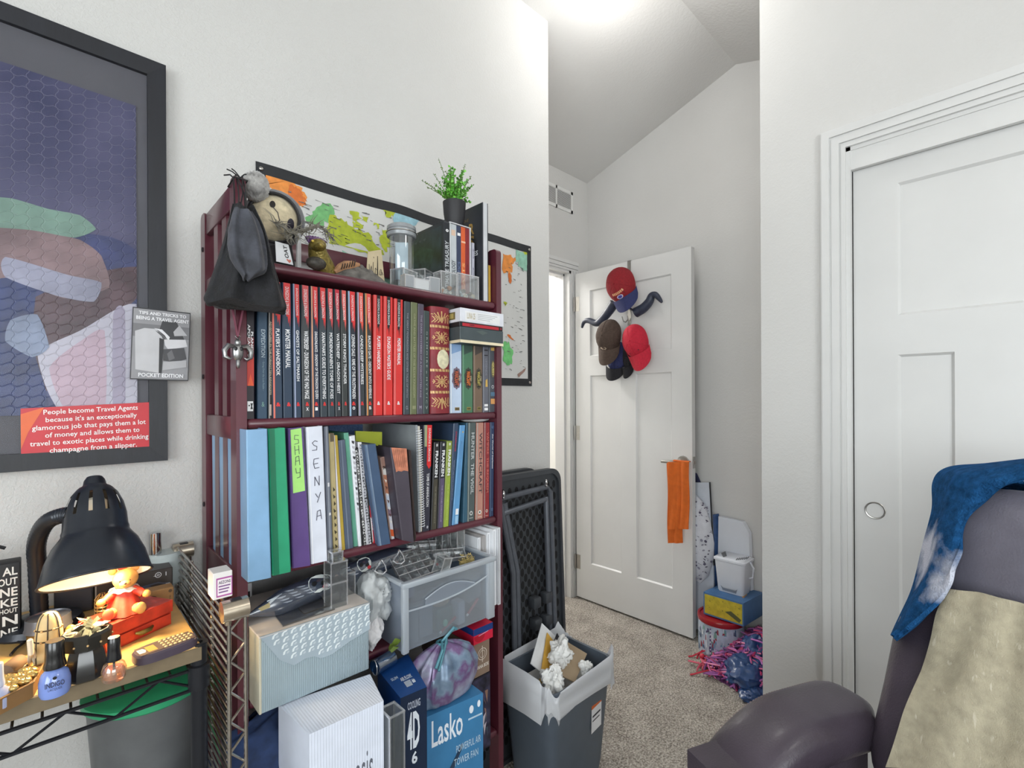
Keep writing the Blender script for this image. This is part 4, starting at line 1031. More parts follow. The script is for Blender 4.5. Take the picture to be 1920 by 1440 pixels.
land([(492, 320), (520, 325), (546, 335), (556, 350), (570, 362), (574, 385), (560, 388), (545, 380), (520, 365), (500, 350), (490, 345)], OR)
land([(545, 345), (560, 355), (572, 372), (572, 386), (556, 384), (540, 372)], OR2)
land([(590, 394), (604, 380), (620, 384), (626, 400), (615, 418), (600, 425), (578, 418), (572, 408)], GR)
land([(618, 402), (640, 410), (660, 426), (690, 436), (700, 455), (715, 470), (720, 480), (690, 478), (650, 465), (615, 455), (612, 430)], YG)
land([(655, 400), (668, 396), (676, 410), (664, 416)], YG); land([(678, 404), (690, 408), (688, 418), (676, 414)], YG); land([(662, 415), (680, 422), (672, 432), (660, 426)], YG); land([(715, 430), (728, 440), (734, 462), (722, 474), (712, 455)], YG); land([(700, 418), (712, 424), (706, 430)], YG)
land([(720, 392), (748, 390), (752, 402), (736, 410), (722, 404)], YG); land([(740, 398), (770, 402), (785, 415), (768, 425), (738, 425)], (150, 190, 204))
land([(640, 470), (700, 490), (745, 505), (750, 540), (690, 560), (640, 530)], TE); land([(600, 480), (640, 480), (650, 520), (610, 560)], (220, 190, 110)); land([(780, 520), (830, 540), (850, 600), (820, 660), (790, 600)], G2_)
land([(942, 476), (956, 478), (966, 486), (958, 496), (959, 512), (950, 510), (942, 512)], OR); land([(951, 512), (958, 518), (957, 532), (952, 526)], OR2)
land([(965, 468), (982, 474), (989, 480), (989, 508), (980, 508), (970, 496), (964, 482)], TE); land([(980, 470), (989, 473), (989, 480), (984, 478)], YG)
land([(942, 643), (953, 640), (962, 660), (958, 682), (950, 685), (942, 672)], G2_); land([(950, 626), (956, 628), (963, 638), (954, 634)], OR2, .004); land([(942, 566), (950, 568), (946, 574)], YG, .004); land([(968, 702), (984, 690), (982, 696), (971, 708)], (150, 120, 110), .003)
# place names and pen strokes
r2 = random.Random(11); ink = cm((104, 104, 104))
for k in range(230):
    if k < 150: x, y = r2.uniform(500, 830), r2.uniform(325, 470)
    else: x, y = r2.uniform(943, 985), r2.uniform(490, 712)
    w_ = Py(x, y, YW); u, v = (w_.x-MX0)/(MX1-MX0), (MZ1-w_.z)/(MZ1-MZ0)
    if v < .085 or v > .9 or u < .04 or u > .95: continue
    l = r2.uniform(.006, .022) if k < 150 else r2.uniform(.004, .014)
    mb.add([mpt(u, v, .0035), mpt(u+l, v+r2.uniform(-.004, .012), .0035), mpt(u+l, v+.0032, .0035), mpt(u, v+.003, .0035)], [(3, 2, 1, 0)], ink)
mb.build('map_sheet', wm)
for u, v in ((.012, .03), (.988, .028), (.985, .975)):
    mb = MB(); q = mpt(u, v, .003); mb.ell(q, (.0055, .003, .0055), M_nickel, 10, 6); mb.build('push_pin', wm)
# ================================================================ things on the top board
ZT = BZ[0]
G_ac = 'small clear boxes on the top board'
M_clr = clear('clear_acrylic', (244, 247, 248), .16, .05, .05)
M_frost = clear('frosted_plastic', (226, 230, 234), .14, .25, .34)
M_clr2 = clear('clear_rim', (250, 250, 252), .3, .1, .3)
def open_box(mb, x0, x1, y0, y1, z0, z1, m, t=.0012, lid=False, rim=None):
    mb.box(x0, x1, y0, y1, z0, z0+t, m)
    mb.box(x0, x1, y0, y0+t, z0+t, z1, m); mb.box(x0, x1, y1-t, y1, z0+t, z1, m); mb.box(x0, x0+t, y0+t, y1-t, z0+t, z1, m); mb.box(x1-t, x1, y0+t, y1-t, z0+t, z1, m)
    if lid: mb.box(x0, x1, y0, y1, z1, z1+t, m)
    if rim:
        e = .0016
        for (a, b, c, d) in ((x0-e, x1+e, y0-e, y0+e), (x0-e, x1+e, y1-e, y1+e), (x0-e, x0+e, y0, y1), (x1-e, x1+e, y0, y1)): mb.box(a, b, c, d, z1-e, z1+e, rim)
        for (a, b) in ((x0, y0), (x1, y0), (x0, y1), (x1, y1)): mb.box(a-e*.7, a+e*.7, b-e*.7, b+e*.7, z0, z1, rim)
# velvet drawstring bags hung on the left front post
M_velvet = mat('black_velvet', (17, 18, 23), .8, 0, .4, 70, .7, 240, sheen=.06); M_velvet2 = mat('charcoal_velvet', (58, 60, 68), .8, 0, .35, 26, .6, 200, sheen=.12)
def bag_px(name, label, prof, Y, thick, m, folds, grp, neck_v):
    """prof: (y, xl, xr) rows in the photo; gathered cloth with folds fading downwards"""
    rows = [(Py((a+b)/2, y, Y), (Py(b, y, Y).x-Py(a, y, Y).x)/2) for y, a, b in prof]
    t = thing(name, label, 'bag', tuple(rows[0][0]), grp)
    nr = len(rows)
    def fn(u, v):
        k = min(int(v*(nr-1)), nr-2); s = v*(nr-1)-k; s2 = s
        c = rows[k][0].lerp(rows[k+1][0], s2); w = rows[k][1]+(rows[k+1][1]-rows[k][1])*s2
        a = 2*PI*u
        d = thick*(.35+.65*math.sin(min(1, v*1.15)*PI*.62))
        if v > .93: d *= max(.12, (1-v)/.07)
        fo = .20+(1-v)**1.1*.45
        rr = 1+fo*math.cos(folds*a)+.05*math.sin(3*a+v*6)
        return (c.x+w*math.copysign(abs(math.cos(a))**.8, math.cos(a))*(1+.05*math.sin(5*a+4*v)*(1-v)), c.y-d*math.sin(a)*rr, c.z+.004*math.sin(4*a)*v)
    mb = MB(); mb.sheet(fn, 56, 26, m, closed=True)
    mb.add([fn(i/28, 1) for i in range(28)], [list(range(28))], m)
    mb.build('cloth', t, 60)
    return t, rows
ybag = YS-.055
t, r1 = bag_px('drawstring_bag', 'black velvet drawstring bag hanging from the top of the left shelf post', [(388, 436, 478), (405, 432, 484), (430, 427, 496), (460, 421, 506), (500, 410, 516), (545, 396, 531), (570, 387, 540), (579, 390, 538)], ybag, .046, M_velvet, 6, 'drawstring bags', 0)
mb = MB(); M_cord = mat('black_cord', (22, 20, 24), .8); tp = Vector((SXL+.009, YS+.012, zt_f))
for s, dx in ((0, -.004), (1, .012), (2, .004)):
    a = Py(440+10*s, 392, ybag); b = Vector((SXL+dx, YS-.004, zt_f-.01)); c = Vector((SXL+dx, YS+.018, zt_f+.003)); mb.tube([a, a.lerp(b, .5)+Vector((.002*s, -.003, 0)), b, c, c+Vector((-.006*(1 - s), .02, .004))], .0014, M_cord, 5)
for q in ((425, 317), (434, 316), (462, 327)):
    a = Py(q[0], q[1], YS); mb.tube([Vector((SXL+.009, YS-.002, zt_f-.006)), a.lerp(Vector((SXL+.009, YS, zt_f)), .4), a], .0012, M_cord, 5)
mb.tube([(SXL-.002, YS-.003, zt_f-.008), (SXL+PW+.002, YS-.003, zt_f-.008), (SXL+PW+.002, YS+.043, zt_f-.012), (SXL-.002, YS+.043, zt_f-.012)], .0015, M_cord, 5, closed=True)
mb.build('cord', t)
t, r2_ = bag_px('drawstring_bag', 'small charcoal velvet pouch hung in front of the larger black velvet bag', [(393, 440, 472), (410, 434, 484), (435, 428, 494), (465, 427, 500), (490, 432, 502), (505, 440, 500), (515, 450, 478), (524, 456, 466)], ybag-.052, .018, M_velvet2, 5, 'drawstring bags', 0)
mb = MB()
for s in (0, 1):
    a = Py(448+14*s, 396, ybag-.052); b = Vector((SXL+.003+.012*s, YS-.006, zt_f-.02)); mb.tube([a, a.lerp(b, .5)+Vector((0, -.004, 0)), b, Vector((SXL+.003+.012*s, YS+.01, zt_f+.004))], .0013, M_cord, 5)
mb.build('cord', t)
# horned skull charm on a ribbon below the bags
yk = YS-.006
c0 = Py(446, 660, yk)
t = thing('skull_charm', 'silver horned skull charm hanging on a plum ribbon below the black bag', 'charm', tuple(c0))
M_pew = mat('pewter', (150, 150, 150), .3, .9, .15, 120)
mb = MB(); mb.ell(c0, (.010, .006, .018), M_pew, 12, 10); mb.ell(c0+Vector((0, -.001, -.022)), (.004, .004, .010), M_pew, 8, 6); mb.ell(c0+Vector((0, 0, .018)), (.006, .005, .008), M_pew, 8, 6)
for s in (-1, 1):
    mb.tube([c0+Vector((s*.006, 0, .010)), c0+Vector((s*.016, -.001, .012)), c0+Vector((s*.023, -.001, .002)), c0+Vector((s*.022, -.001, -.010)), c0+Vector((s*.014, -.002, -.014)), c0+Vector((s*.010, -.002, -.011))], [.004, .005, .005, .0042, .003, .001], M_pew, 8)
    mb.ell(c0+Vector((s*.005, -.0055, .006)), (.0032, .001, .0042), C_blk, 8, 6)
mb.tube([c0+Vector((-.004, 0, .03)), c0+Vector((0, 0, .034)), c0+Vector((.004, 0, .03)), c0+Vector((0, 0, .025))], .0013, M_pew, 6, closed=True)
mb.build('charm', t)
mb = MB(); M_rib = mat('plum_ribbon', (112, 52, 70), .5); a = c0+Vector((0, 0, .03))
for s in (-1, 1):
    b = Py(446+s*6, 560, yk-.002); mb.tube([a, a.lerp(b, .3)+Vector((s*.002, 0, 0)), a.lerp(b, .7)+Vector((s*.005, 0, 0)), b], .0022, M_rib, 6)
mb.build('ribbon', t)
# cream faced plush in a grey hood with a bobble
yp = 1.12
hc = Py(515, 412, yp)
t = thing('hooded_plush', 'round cream faced plush doll in a grey hood with a fluffy grey bobble', 'plush toy', (hc.x, yp, ZT))
M_pl = mat('cream_plush', (196, 182, 152), .95, 0, .12, 90, .5, 300, sheen=.4); M_hood = mat('grey_felt', (92, 92, 98), .9, 0, .08, 80, .4, 300, sheen=.3); M_fur = mat('grey_fluff', (150, 148, 146), 1.0, 0, .35, 60, 1.0, 120, sheen=.6)
fd_ = Vector((-.30, -.86, -.20)).normalized()          # where the face looks
q = fd_.to_track_quat('-Y', 'Z').to_matrix()
def PL(x, y, z): return hc+q @ Vector((x, y, z))
R0 = .053
def headp(az, el, r): return PL(r*math.sin(az)*math.cos(el), -r*math.cos(az)*math.cos(el), r*math.sin(el))
mb = MB()
mb.sheet(lambda u, v: headp(2*PI*u, -PI/2+PI*v, R0), 24, 14, M_pl, closed=True); mb.build('head', t)
mb = MB()
def hood(u, v):
    a = 2*PI*u; th = .98+(PI-.98)*v          # ring angle measured from the face axis
    r = R0*1.1
    return PL(r*math.sin(th)*math.cos(a)*1.0, -r*math.cos(th), r*math.sin(th)*math.sin(a)*1.02)
mb.sheet(hood, 28, 12, M_hood, closed=True, th=.003)
mb.tube([PL(R0*1.12*math.sin(.98)*math.cos(2*PI*i/28), -R0*1.1*math.cos(.98), R0*1.14*math.sin(.98)*math.sin(2*PI*i/28)) for i in range(28)], .0035, cm((32, 32, 36)), 6, closed=True)
mb.build('hood', t)
mb = MB(); mb.sheet(lambda u, v: headp(-.05+.12*math.cos(2*PI*u)*v, .50+.16*math.sin(2*PI*u)*v, R0*1.012), 14, 3, cm((30, 24, 22)), closed=True); mb.build('eye', t)
mb = MB(); mb.sheet(lambda u, v: headp(.66+.17*math.cos(2*PI*u)*v, -.22+.27*math.sin(2*PI*u)*v, R0*1.012), 14, 3, cm((44, 40, 52)), closed=True); mb.build('eye', t)
mb = MB(); mb.tube([headp(-.02, .36, R0*1.005), headp(.14, .18, R0*1.005), headp(.2, -.1, R0*1.005), headp(.1, -.3, R0*1.005)], .0011, cm((60, 48, 44)), 5); mb.build('seam', t)
mb = MB(); bc = Py(479, 350, yp-.03)
r3 = random.Random(4)
mb.sheet(lambda u, v: bc+Vector((math.cos(2*PI*u)*math.cos(PI*(v-.5))*.026, math.sin(2*PI*u)*math.cos(PI*(v-.5))*.026, math.sin(PI*(v-.5))*.030))*(1+.10*math.sin(17*u*2*PI)*math.sin(13*v*PI)), 48, 24, M_fur, closed=True); mb.build('bobble', t, 180)
mb = MB(); bz = ZT+.001
mb.sheet(lambda u, v: (hc.x+.012+(.020+.012*(1-v))*math.cos(2*PI*u), yp+.0+(.018+.010*(1-v))*math.sin(2*PI*u), bz+(hc.z-.035-bz)*v), 18, 8, mat('dark_grey_cloth', (56, 54, 58), .9, 0, .1, 50), closed=True); mb.build('body', t)
mb = MB(); tw = random.Random(9); M_tw = mat('grey_dried_feather', (118, 114, 104), .9, 0, .2, 100)
# dried grey plume laid across the face
t2 = thing('dried_plume', 'wispy grey dried plume curving in front of the cream plush and the map', 'dried plant', tuple(Py(570, 430, 1.07)))
spine = [Py(x, y, Y) for x, y, Y in ((512, 416, 1.055), (530, 424, 1.05), (545, 436, 1.05), (562, 438, 1.06), (580, 428, 1.07), (600, 424, 1.08), (614, 434, 1.09), (626, 452, 1.09))]
mb.tube(spine, [.002, .0035, .004, .004, .004, .003, .0022, .001], M_tw, 6); mb.build('stem', t2)
mb = MB()
for k in range(120):
    s = tw.random()*(len(spine)-1.01); i = int(s); p = spine[i].lerp(spine[i+1], s-i); d = (spine[i+1]-spine[i]).normalized()
    o = Vector((tw.uniform(-1, 1), tw.uniform(-.6, .6), tw.uniform(-1, .7))); o = (o-d*o.dot(d)).normalized()
    l = tw.uniform(.010, .030); sg = 1 if tw.random() < .7 else -1
    mb.tube([p, p+o*l*.5+d*sg*l*.35, p+o*l*.8+d*sg*l*.95], [.0011, .0009, .0003], M_tw, 4)
for k in range(26):
    p = Py(tw.uniform(536, 560), tw.uniform(438, 452), 1.05); mb.tube([p, p+Vector((tw.uniform(-.008, .008), 0, -tw.uniform(.004, .012)))], [.0012, .0004], M_tw, 4)
mb.build('barbs', t2)
# bracket so the plume rests on something: thin clear display stand
t = thing('acrylic_stand', 'thin clear acrylic rod stand beside the dragon bust', 'display stand', (Py(560, 500, 1.06).x, 1.06, ZT))
a = Py(560, 497, 1.058)
mb = MB(); mb.box(a.x-.004, a.x+.004, 1.054, 1.062, ZT, Py(560, 438, 1.058).z, clear('clear_rod', (235, 238, 240), .10, .3, .3, (206, 208, 210))); mb.build('rod', t)
# white card with bold letters
q4 = [Py(x, y, 1.075) for x, y in ((516, 452), (541, 459), (550, 497), (518, 490))]
t = thing('white_tag', 'white paper tag with bold dark letters and a small red heart under the plush', 'tag', tuple(q4[3]))
mb = MB(); mb.hexa([q4[3], q4[2], q4[2]+Vector((0, .001, 0)), q4[3]+Vector((0, .001, 0)), q4[0], q4[1], q4[1]+Vector((0, .001, 0)), q4[0]+Vector((0, .001, 0))], M_white)
f = Face(mb, *q4); f.up('OAT', .55, .82, .1, .72, C_blk, .03); f.poly([(.62, .8), (.7, .75), (.78, .8), (.86, .75), (.92, .82), (.78, .95)], cm((206, 110, 92))); mb.build('card', t)
# dragon head bust: gold scales, purple crest
cb = Py(598, 490, 1.085); xb, yb = cb.x, 1.085
t = thing('dragon_figurine', 'small gold scaled dragon bust with a purple crest on the top board', 'figurine', (xb, yb, ZT))
M_drag = mat('gold_scales', (132, 116, 58), .35, .45, .3, 140, .8, 220); M_crest = mat('purple_crest', (128, 92, 142), .4, .1, .2, 120)
mb = MB()
path = [(xb+.030, yb+.02, ZT), (xb+.012, yb+.006, ZT+.022), (xb-.004, yb-.004, ZT+.045), (xb-.010, yb-.012, ZT+.062)]
mb.tube(path, [.024, .024, .021, .018], M_drag, 14); mb.ell((xb-.012, yb-.022, ZT+.058), (.017, .026, .014), M_drag, 14, 10); mb.ell((xb-.016, yb-.044, ZT+.050), (.010, .016, .008), M_drag, 12, 8)
mb.ell((xb-.022, yb-.04, ZT+.013), (.022, .014, .014), mat('dark_scales', (58, 54, 48), .5, .2, .3, 120, .6), 12, 8); mb.build('bust', t)
mb = MB()
for k in range(9):
    a = -1.0+2.0*k/8; mb.tube([(xb-.010+.016*math.sin(a), yb-.008, ZT+.066), (xb-.006+.024*math.sin(a), yb+.004, ZT+.074+.010*math.cos(a)), (xb+.002+.028*math.sin(a), yb+.014, ZT+.074+.012*math.cos(a))], [.004, .0032, .0008], M_crest, 6)
mb.ell((xb-.010, yb-.010, ZT+.070), (.016, .018, .007), M_crest, 12, 8); mb.build('crest', t)
for s in (-1, 1):
    mb = MB(); mb.ell((xb-.014+s*.013, yb-.034, ZT+.062), (.003, .003, .0025), cm((220, 190, 90), .2), 8, 6); mb.build('eye', t)
# grey crumpled leathery heap behind/right of the dragon
t = thing('leather_wing', 'crumpled grey leathery wing piece with rust ribs lying on the top board', 'figurine', (Py(670, 500, 1.09).x, 1.09, ZT))
M_lw = mat('grey_leather', (96, 92, 88), .8, 0, .25, 60, .8, 120); M_rust = mat('rust_rib', (160, 118, 84), .7, 0, .15, 60)
w0, w1 = Py(628, 505, 1.07).x, Py(730, 520, 1.07).x
r3 = random.Random(21); nzs = [(r3.uniform(8, 30), r3.uniform(0, 6), r3.uniform(8, 30)) for _ in range(5)]
def wing(u, v):
    h = .036*math.sin(PI*min(1, u*1.05))**.7*math.sin(PI*v)**.6+.008*sum(math.sin(a*u+b)*math.sin(c*v+b) for a, b, c in nzs)/2.5*math.sin(PI*u)*math.sin(PI*v)
    return (w0+(w1-w0)*u, 1.058+.07*v, ZT+.001+max(0, h))
mb = MB(); mb.sheet(wing, 44, 18, M_lw)
mb.build('wing', t, 60)
mb = MB()
pw_ = [Vector(wing(u, .35))+Vector((0, -.004, .004)) for u in (.02, .12, .22, .34, .46)]
mb.tube(pw_, [.006, .010, .012, .010, .004], M_rust, 8)
for k in range(6): p = pw_[1].lerp(pw_[3], k/5); mb.tube([p+Vector((-.003, -.012, -.006)), p+Vector((0, -.012, .004)), p+Vector((.004, -.004, .012))], .0012, cm((40, 34, 30)), 4)
mb.build('rib', t)
# tan card with a handwritten scrawl leaning on the heap
q4 = [Py(x, y, 1.135) for x, y in ((690, 472), (715, 468), (723, 513), (685, 508))]
t = thing('tan_card', 'small tan card with dark handwriting leaning beside the clear jar', 'card', tuple(q4[3]))
mb = MB(); q4[3].z = max(q4[3].z, ZT); q4[2].z = ZT+.001; q4[3].z = ZT+.001
mb.hexa([q4[3], q4[2], q4[2]+Vector((0, .002, 0)), q4[3]+Vector((0, .002, 0)), q4[0], q4[1], q4[1]+Vector((0, .002, 0)), q4[0]+Vector((0, .002, 0))], mat('tan_card_stock', (196, 180, 148), .8, 0, .05, 30))
f = Face(mb, *q4)
for s in ([(.12, .35), (.18, .6), (.26, .4), (.32, .62)], [(.38, .3), (.36, .6)], [(.4, .16), (.42, .19)], [(.6, .5), (.5, .45), (.48, .6), (.6, .62), (.68, .15), (.64, .66)], [(.78, .5), (.74, .62), (.84, .62), (.86, .5), (.8, .48)], [(.88, .55), (.94, .62)]): f.stroke(s, .0014, cm((48, 40, 34)))
mb.build('card', t)
# round clear jar with a grey lid and wire clip
jx, jy = Py(753, 470, 1.115).x, 1.115; jr = (Py(779, 470, jy).x-Py(722, 470, jy).x)/2*.76
jz = Py(753, 447, jy).z
t = thing('clear_jar', 'tall round clear jar with a grey clip lid standing on the top board', 'jar', (jx, jy, ZT))
mb = MB(); mb.at((jx, jy, ZT)); h = jz-ZT
mb.lathe([(jr*.86, 0), (jr*.9, .004), (jr*.92, h*.9), (jr*.94, h)], M_clr, 28, cap=False); mb.lathe([(.0001, .001), (jr*.86, .001)], M_clr, 28, cap=False); mb.build('body', t)
mb = MB(); mb.at((jx, jy, jz)); M_lid = mat('grey_lid', (150, 154, 158), .3, .3, .06, 60)
mb.lathe([(jr*1.02, 0), (jr*1.1, .002), (jr*1.12, .010), (jr*1.04, .013), (jr*1.04, .018), (jr*1.1, .020), (jr*1.08, .028), (jr*.9, .032), (.0001, .033)], M_lid, 30); mb.build('lid', t)
mb = MB(); mb.at((jx, jy, jz))
mb.tube([(jr*1.13*math.cos(a), jr*1.13*math.sin(a), .012) for a in [2*PI*i/24 for i in range(24)]], .0014, M_nickel, 6, closed=True); mb.tube([(jr*1.1, -.012, .012), (jr*1.32, -.004, .020), (jr*1.32, .006, .014), (jr*1.1, .012, .004)], .0014, M_nickel, 6); mb.build('wire_clip', t)
pj = thing('rolled_leaflet', 'pale blue folded leaflet standing inside the clear jar', 'paper', (jx, jy, ZT+.002), None)
mb = MB(); mb.sheet(lambda u, v: (jx-.02+.026*u, jy-.012+.01*math.cos(u*3), ZT+.030+v*(jz-ZT-.045)), 8, 3, mat('pale_blue_paper', (176, 194, 206), .6, 0, .06, 30), th=.0008); mb.build('leaf', pj); 
mb = MB(); mb.sheet(lambda u, v: (jx+.004+.018*u, jy-.004+.014*u, ZT+.002+v*(jz-ZT-.02)), 4, 3, mat('grey_paper', (150, 158, 172), .6, 0, .05, 30), th=.0008); mb.build('leaf', pj)
# big black boxed book, slipcase set and tall black book at the right
def upright(name, label, cat, X0, X1, Y0, Y1, z0, z1, m, fn=None, pages=True, grp='books at the right end of the top board'):
    t = thing(name, label, cat, ((X0+X1)/2, (Y0+Y1)/2, z0), grp); mb = MB()
    if pages:
        bt = min(.003, (X1-X0)*.2); mb.rbox(X0, X1, Y0, Y0+.004, z0, z1, m, .001, 1); mb.box(X0, X0+bt, Y0+.003, Y1, z0, z1, m); mb.box(X1-bt, X1, Y0+.003, Y1, z0, z1, m)
    else: mb.rbox(X0, X1, Y0, Y1, z0, z1, m, .0012, 1)
    f = Face(mb, (X0, Y0, z1), (X1, Y0, z1), (X1, Y0, z0), (X0, Y0, z0)); g = Face(mb, (X0, Y1, z1), (X0, Y0, z1), (X0, Y0, z0), (X0, Y1, z0))
    if fn: fn(f, g)
    mb.build('cover', t)
    if pages: mb = MB(); mb.box(X0+bt, X1-bt, Y0+.004, Y1-.004, z0+.003, z1-.003, M_pages); mb.build('pages', t)
    return t
ysl = 1.075
xa, xb_, xc_, xd, xe, xf, xg = [Py(x, 500, ysl).x for x in (832.5, 843.5, 846.5, 857.5, 866, 874, 883)]
zs = Py(846, 418, ysl).z
def blackbook(f, g):
    f.rect(.05, .95, 0, .02, cm((58, 60, 64))); f.up('ULTIMATE TREASURY', .18, .82, .26, .97, cm((190, 194, 198)), .02); f.text('o', .3, .8, .1, .14, C_wht, .05)
    g.rect(.05, .95, .05, .95, mat('dark_teal_art', (30, 42, 46), .3, 0, .5, 22)); g.poly([(.2, .3), (.5, .22), (.8, .34), (.7, .6), (.3, .66)], mat('dark_green_art', (36, 56, 54), .3, 0, .4, 40))
    for k in range(5): g.poly([(.15+.1*k, .14), (.22+.1*k, .13), (.2+.1*k, .17)], cm((70, 78, 84)))
upright('book', 'thick black hardback with silver spine lettering beneath the plant pot', 'book', xa, xb_, ysl, 1.30, ZT, zs, cm((30, 34, 40), .3), blackbook)
# white slipcase holding four spines
sl = thing('slipcase', 'white slipcase holding grey, navy, orange and dark red spines under the potted plant', 'slipcase', ((xb_+xg)/2, ysl+.1, ZT), 'books at the right end of the top board')
zs2 = zs+.001
mb = MB(); t_ = .0022; mw_ = cm((214, 216, 220), .5)
mb.box(xb_+.0005, xb_+.0005+t_, ysl, 1.28, ZT, zs2, mw_); mb.box(xg-t_, xg, ysl, 1.28, ZT, zs2, mw_); mb.box(xb_+.0005, xg, ysl, 1.28, zs2, zs2+t_, mw_); mb.box(xb_+.0005, xg, ysl, 1.28, ZT, ZT+t_, mw_); mb.box(xb_+.0005, xg, 1.278, 1.28, ZT, zs2, mw_); mb.build('case', sl)
def sp(title, ink, extra=None):
    def fn(f, g):
        if extra: extra(f)
        f.up(title, .22, .8, .5, .97, cm(ink), .02)
    return fn
e0 = xb_+.0005+t_+.0006
bnds = [(e0, xd, (184, 190, 194), 'DUNGEONOLOGY', (60, 64, 70), 'grey', lambda f: f.rect(.2, .8, .08, .16, cm((208, 180, 160)))), (xd+.0004, xe, (48, 58, 84), 'THE TACTICS', (96, 110, 146), 'navy', lambda f: f.rect(.15, .85, .1, .14, C_wht)), (xe+.0004, xf, (206, 90, 42), 'BEASTS', (236, 170, 110), 'orange', lambda f: f.rect(0, 1, .2, .225, cm((230, 180, 150)))), (xf+.0004, xg-t_-.0006, (128, 30, 36), 'RED', (110, 24, 30), 'dark red', None)]
for a, b, rgb, ti, ink, cn, ex in bnds:
    upright('book', cn+' spined book inside the white slipcase under the plant', 'book', a, b, ysl+.003, 1.27, ZT+t_+.0006, zs2-.001, cm(rgb), sp(ti, ink, ex))
xw0, xw1 = Py(885, 500, 1.09).x, Py(890, 500, 1.09).x
upright('booklet', 'slim white booklet between the slipcase and the tall black book', 'booklet', xw0, xw1, 1.09, 1.22, ZT, Py(887, 455, 1.09).z, cm((206, 206, 220)), lambda f, g: f.up('o o o', .3, .7, .1, .9, cm((120, 120, 140))))
# tall black book with gold capitals on its left cover
yt_ = 1.06
k0, k1 = Py(905, 480, yt_).x, Py(915, 480, yt_).x; kz = Py(906, 379, yt_).z
def tallb(f, g):
    f.rect(.12, 1, 0, 1, cm((198, 200, 204), .6)); f.rect(.86, 1, 0, 1, cm((60, 62, 66)))
    g.text('AR', .56, .82, .17, .29, cm((176, 138, 66)), .03); g.text('RS', .56, .82, .30, .42, cm((176, 138, 66)), .03); g.text('TALES', .66, .9, .47, .52, cm((206, 208, 210)), .02)
    g.text('THE', .58, .70, .11, .14, cm((150, 120, 70)))
upright('book', 'tall black hardback showing gold capitals on its cover, standing behind the potted plant', 'book', k0, k1, yt_, 1.27, ZT, kz, cm((44, 46, 52), .45), tallb, pages=False)
a, b = Py(915.5, 500, 1.065).x, Py(920, 500, 1.065).x
upright('booklet', 'thin yellow booklet squeezed against the right shelf post', 'booklet', a, b, 1.065, 1.24, ZT, Py(917, 497, 1.065).z, cm((196, 156, 62)), None)
# potted plant on the slipcase
pz_ = zs2+t_; px_, py_ = Py(852, 400, 1.115).x, 1.115
t = thing('potted_plant', 'small green fern-like plant in a matte black pot on the white slipcase', 'plant', (px_, py_, pz_))
pr_ = (Py(875, 392, py_).x-Py(828, 392, py_).x)/2*.74; ph = Py(851, 380, py_).z-pz_
mb = MB(); mb.at((px_, py_, pz_)); mb.lathe([(pr_*.66, 0), (pr_*.74, .003), (pr_*.93, ph*.55), (pr_, ph), (pr_*.94, ph), (pr_*.9, ph*.86), (.0001, ph*.86)], mat('matte_black_pot', (38, 38, 42), .55, 0, .03), 30); mb.build('pot', t)
M_leaf = mat('fern_green', (86, 160, 52), .5, 0, .25, 60); M_leaf3 = mat('fern_bright_green', (122, 190, 78), .5, 0, .2, 60); M_leaf2 = mat('fern_dark_tip', (96, 116, 54), .5, 0, .25, 60); M_stem = mat('fern_stem', (84, 120, 44), .6)
r3 = random.Random(12); mbs = MB(); mbl = MB(); base = Vector((px_, py_, pz_+ph*.9))
tips = [(790, 338, 0), (822, 296, 0), (812, 325, 0), (872, 307, 0), (884, 330, 0), (868, 318, 0), (889, 345, 0), (835, 320, 0), (850, 330, 0), (800, 350, 0)]
fr = []
for x, y, o in tips: fr.append(Py(x, y, py_+r3.uniform(-.03, .03)))
for k in range(46):
    a = r3.uniform(0, 2*PI); rr = r3.uniform(.015, .06); fr.append(base+Vector((math.cos(a)*rr, math.sin(a)*rr, r3.uniform(.02, .095)*(1.25-rr*6))))
for n_, tip in enumerate(fr):
    st_ = base+Vector((r3.uniform(-.4, .4)*pr_, r3.uniform(-.4, .4)*pr_, 0)); d = tip-st_; mid = st_+d*.5+Vector((0, 0, .25*d.length*(.3 if n_ < 10 else .5)))
    P = [st_.lerp(mid, i/6).lerp(mid.lerp(tip, i/6), i/6) for i in range(7)]
    mbs.tube(P, [.0011]*5+[.0008, .0005], M_stem, 4)
    nl = int(8+d.length*190)
    for i in range(nl):
        s = (.2+.8*i/nl)*6; j = min(int(s), 5); p = P[j].lerp(P[j+1], s-j); dd = (P[j+1]-P[j]).normalized()
        sd = Vector((r3.uniform(-1, 1), r3.uniform(-1, 1), r3.uniform(-.3, .9))); sd -= dd*sd.dot(dd)*.6
        if sd.length < .1: continue
        sd.normalize(); l = (.0068 if n_ < 10 else .0115)*r3.uniform(.7, 1.2)*(1-.4*i/nl); wv = sd.cross(Vector((r3.uniform(-1, 1), r3.uniform(-1, 1), r3.uniform(-1, 1)))).normalized()*l*.42
        m_ = M_leaf2 if (n_ < 10 and i > nl*.55) else (M_leaf if (i+n_) % 3 else M_leaf3)
        mbl.add([p, p+sd*l*.3+wv*.8, p+sd*l*.75+wv*.8, p+sd*l, p+sd*l*.75-wv*.8, p+sd*l*.3-wv*.8], [(0, 1, 2, 3, 4, 5)], m_)
mbs.build('stems', t); mbl.build('leaves', t)
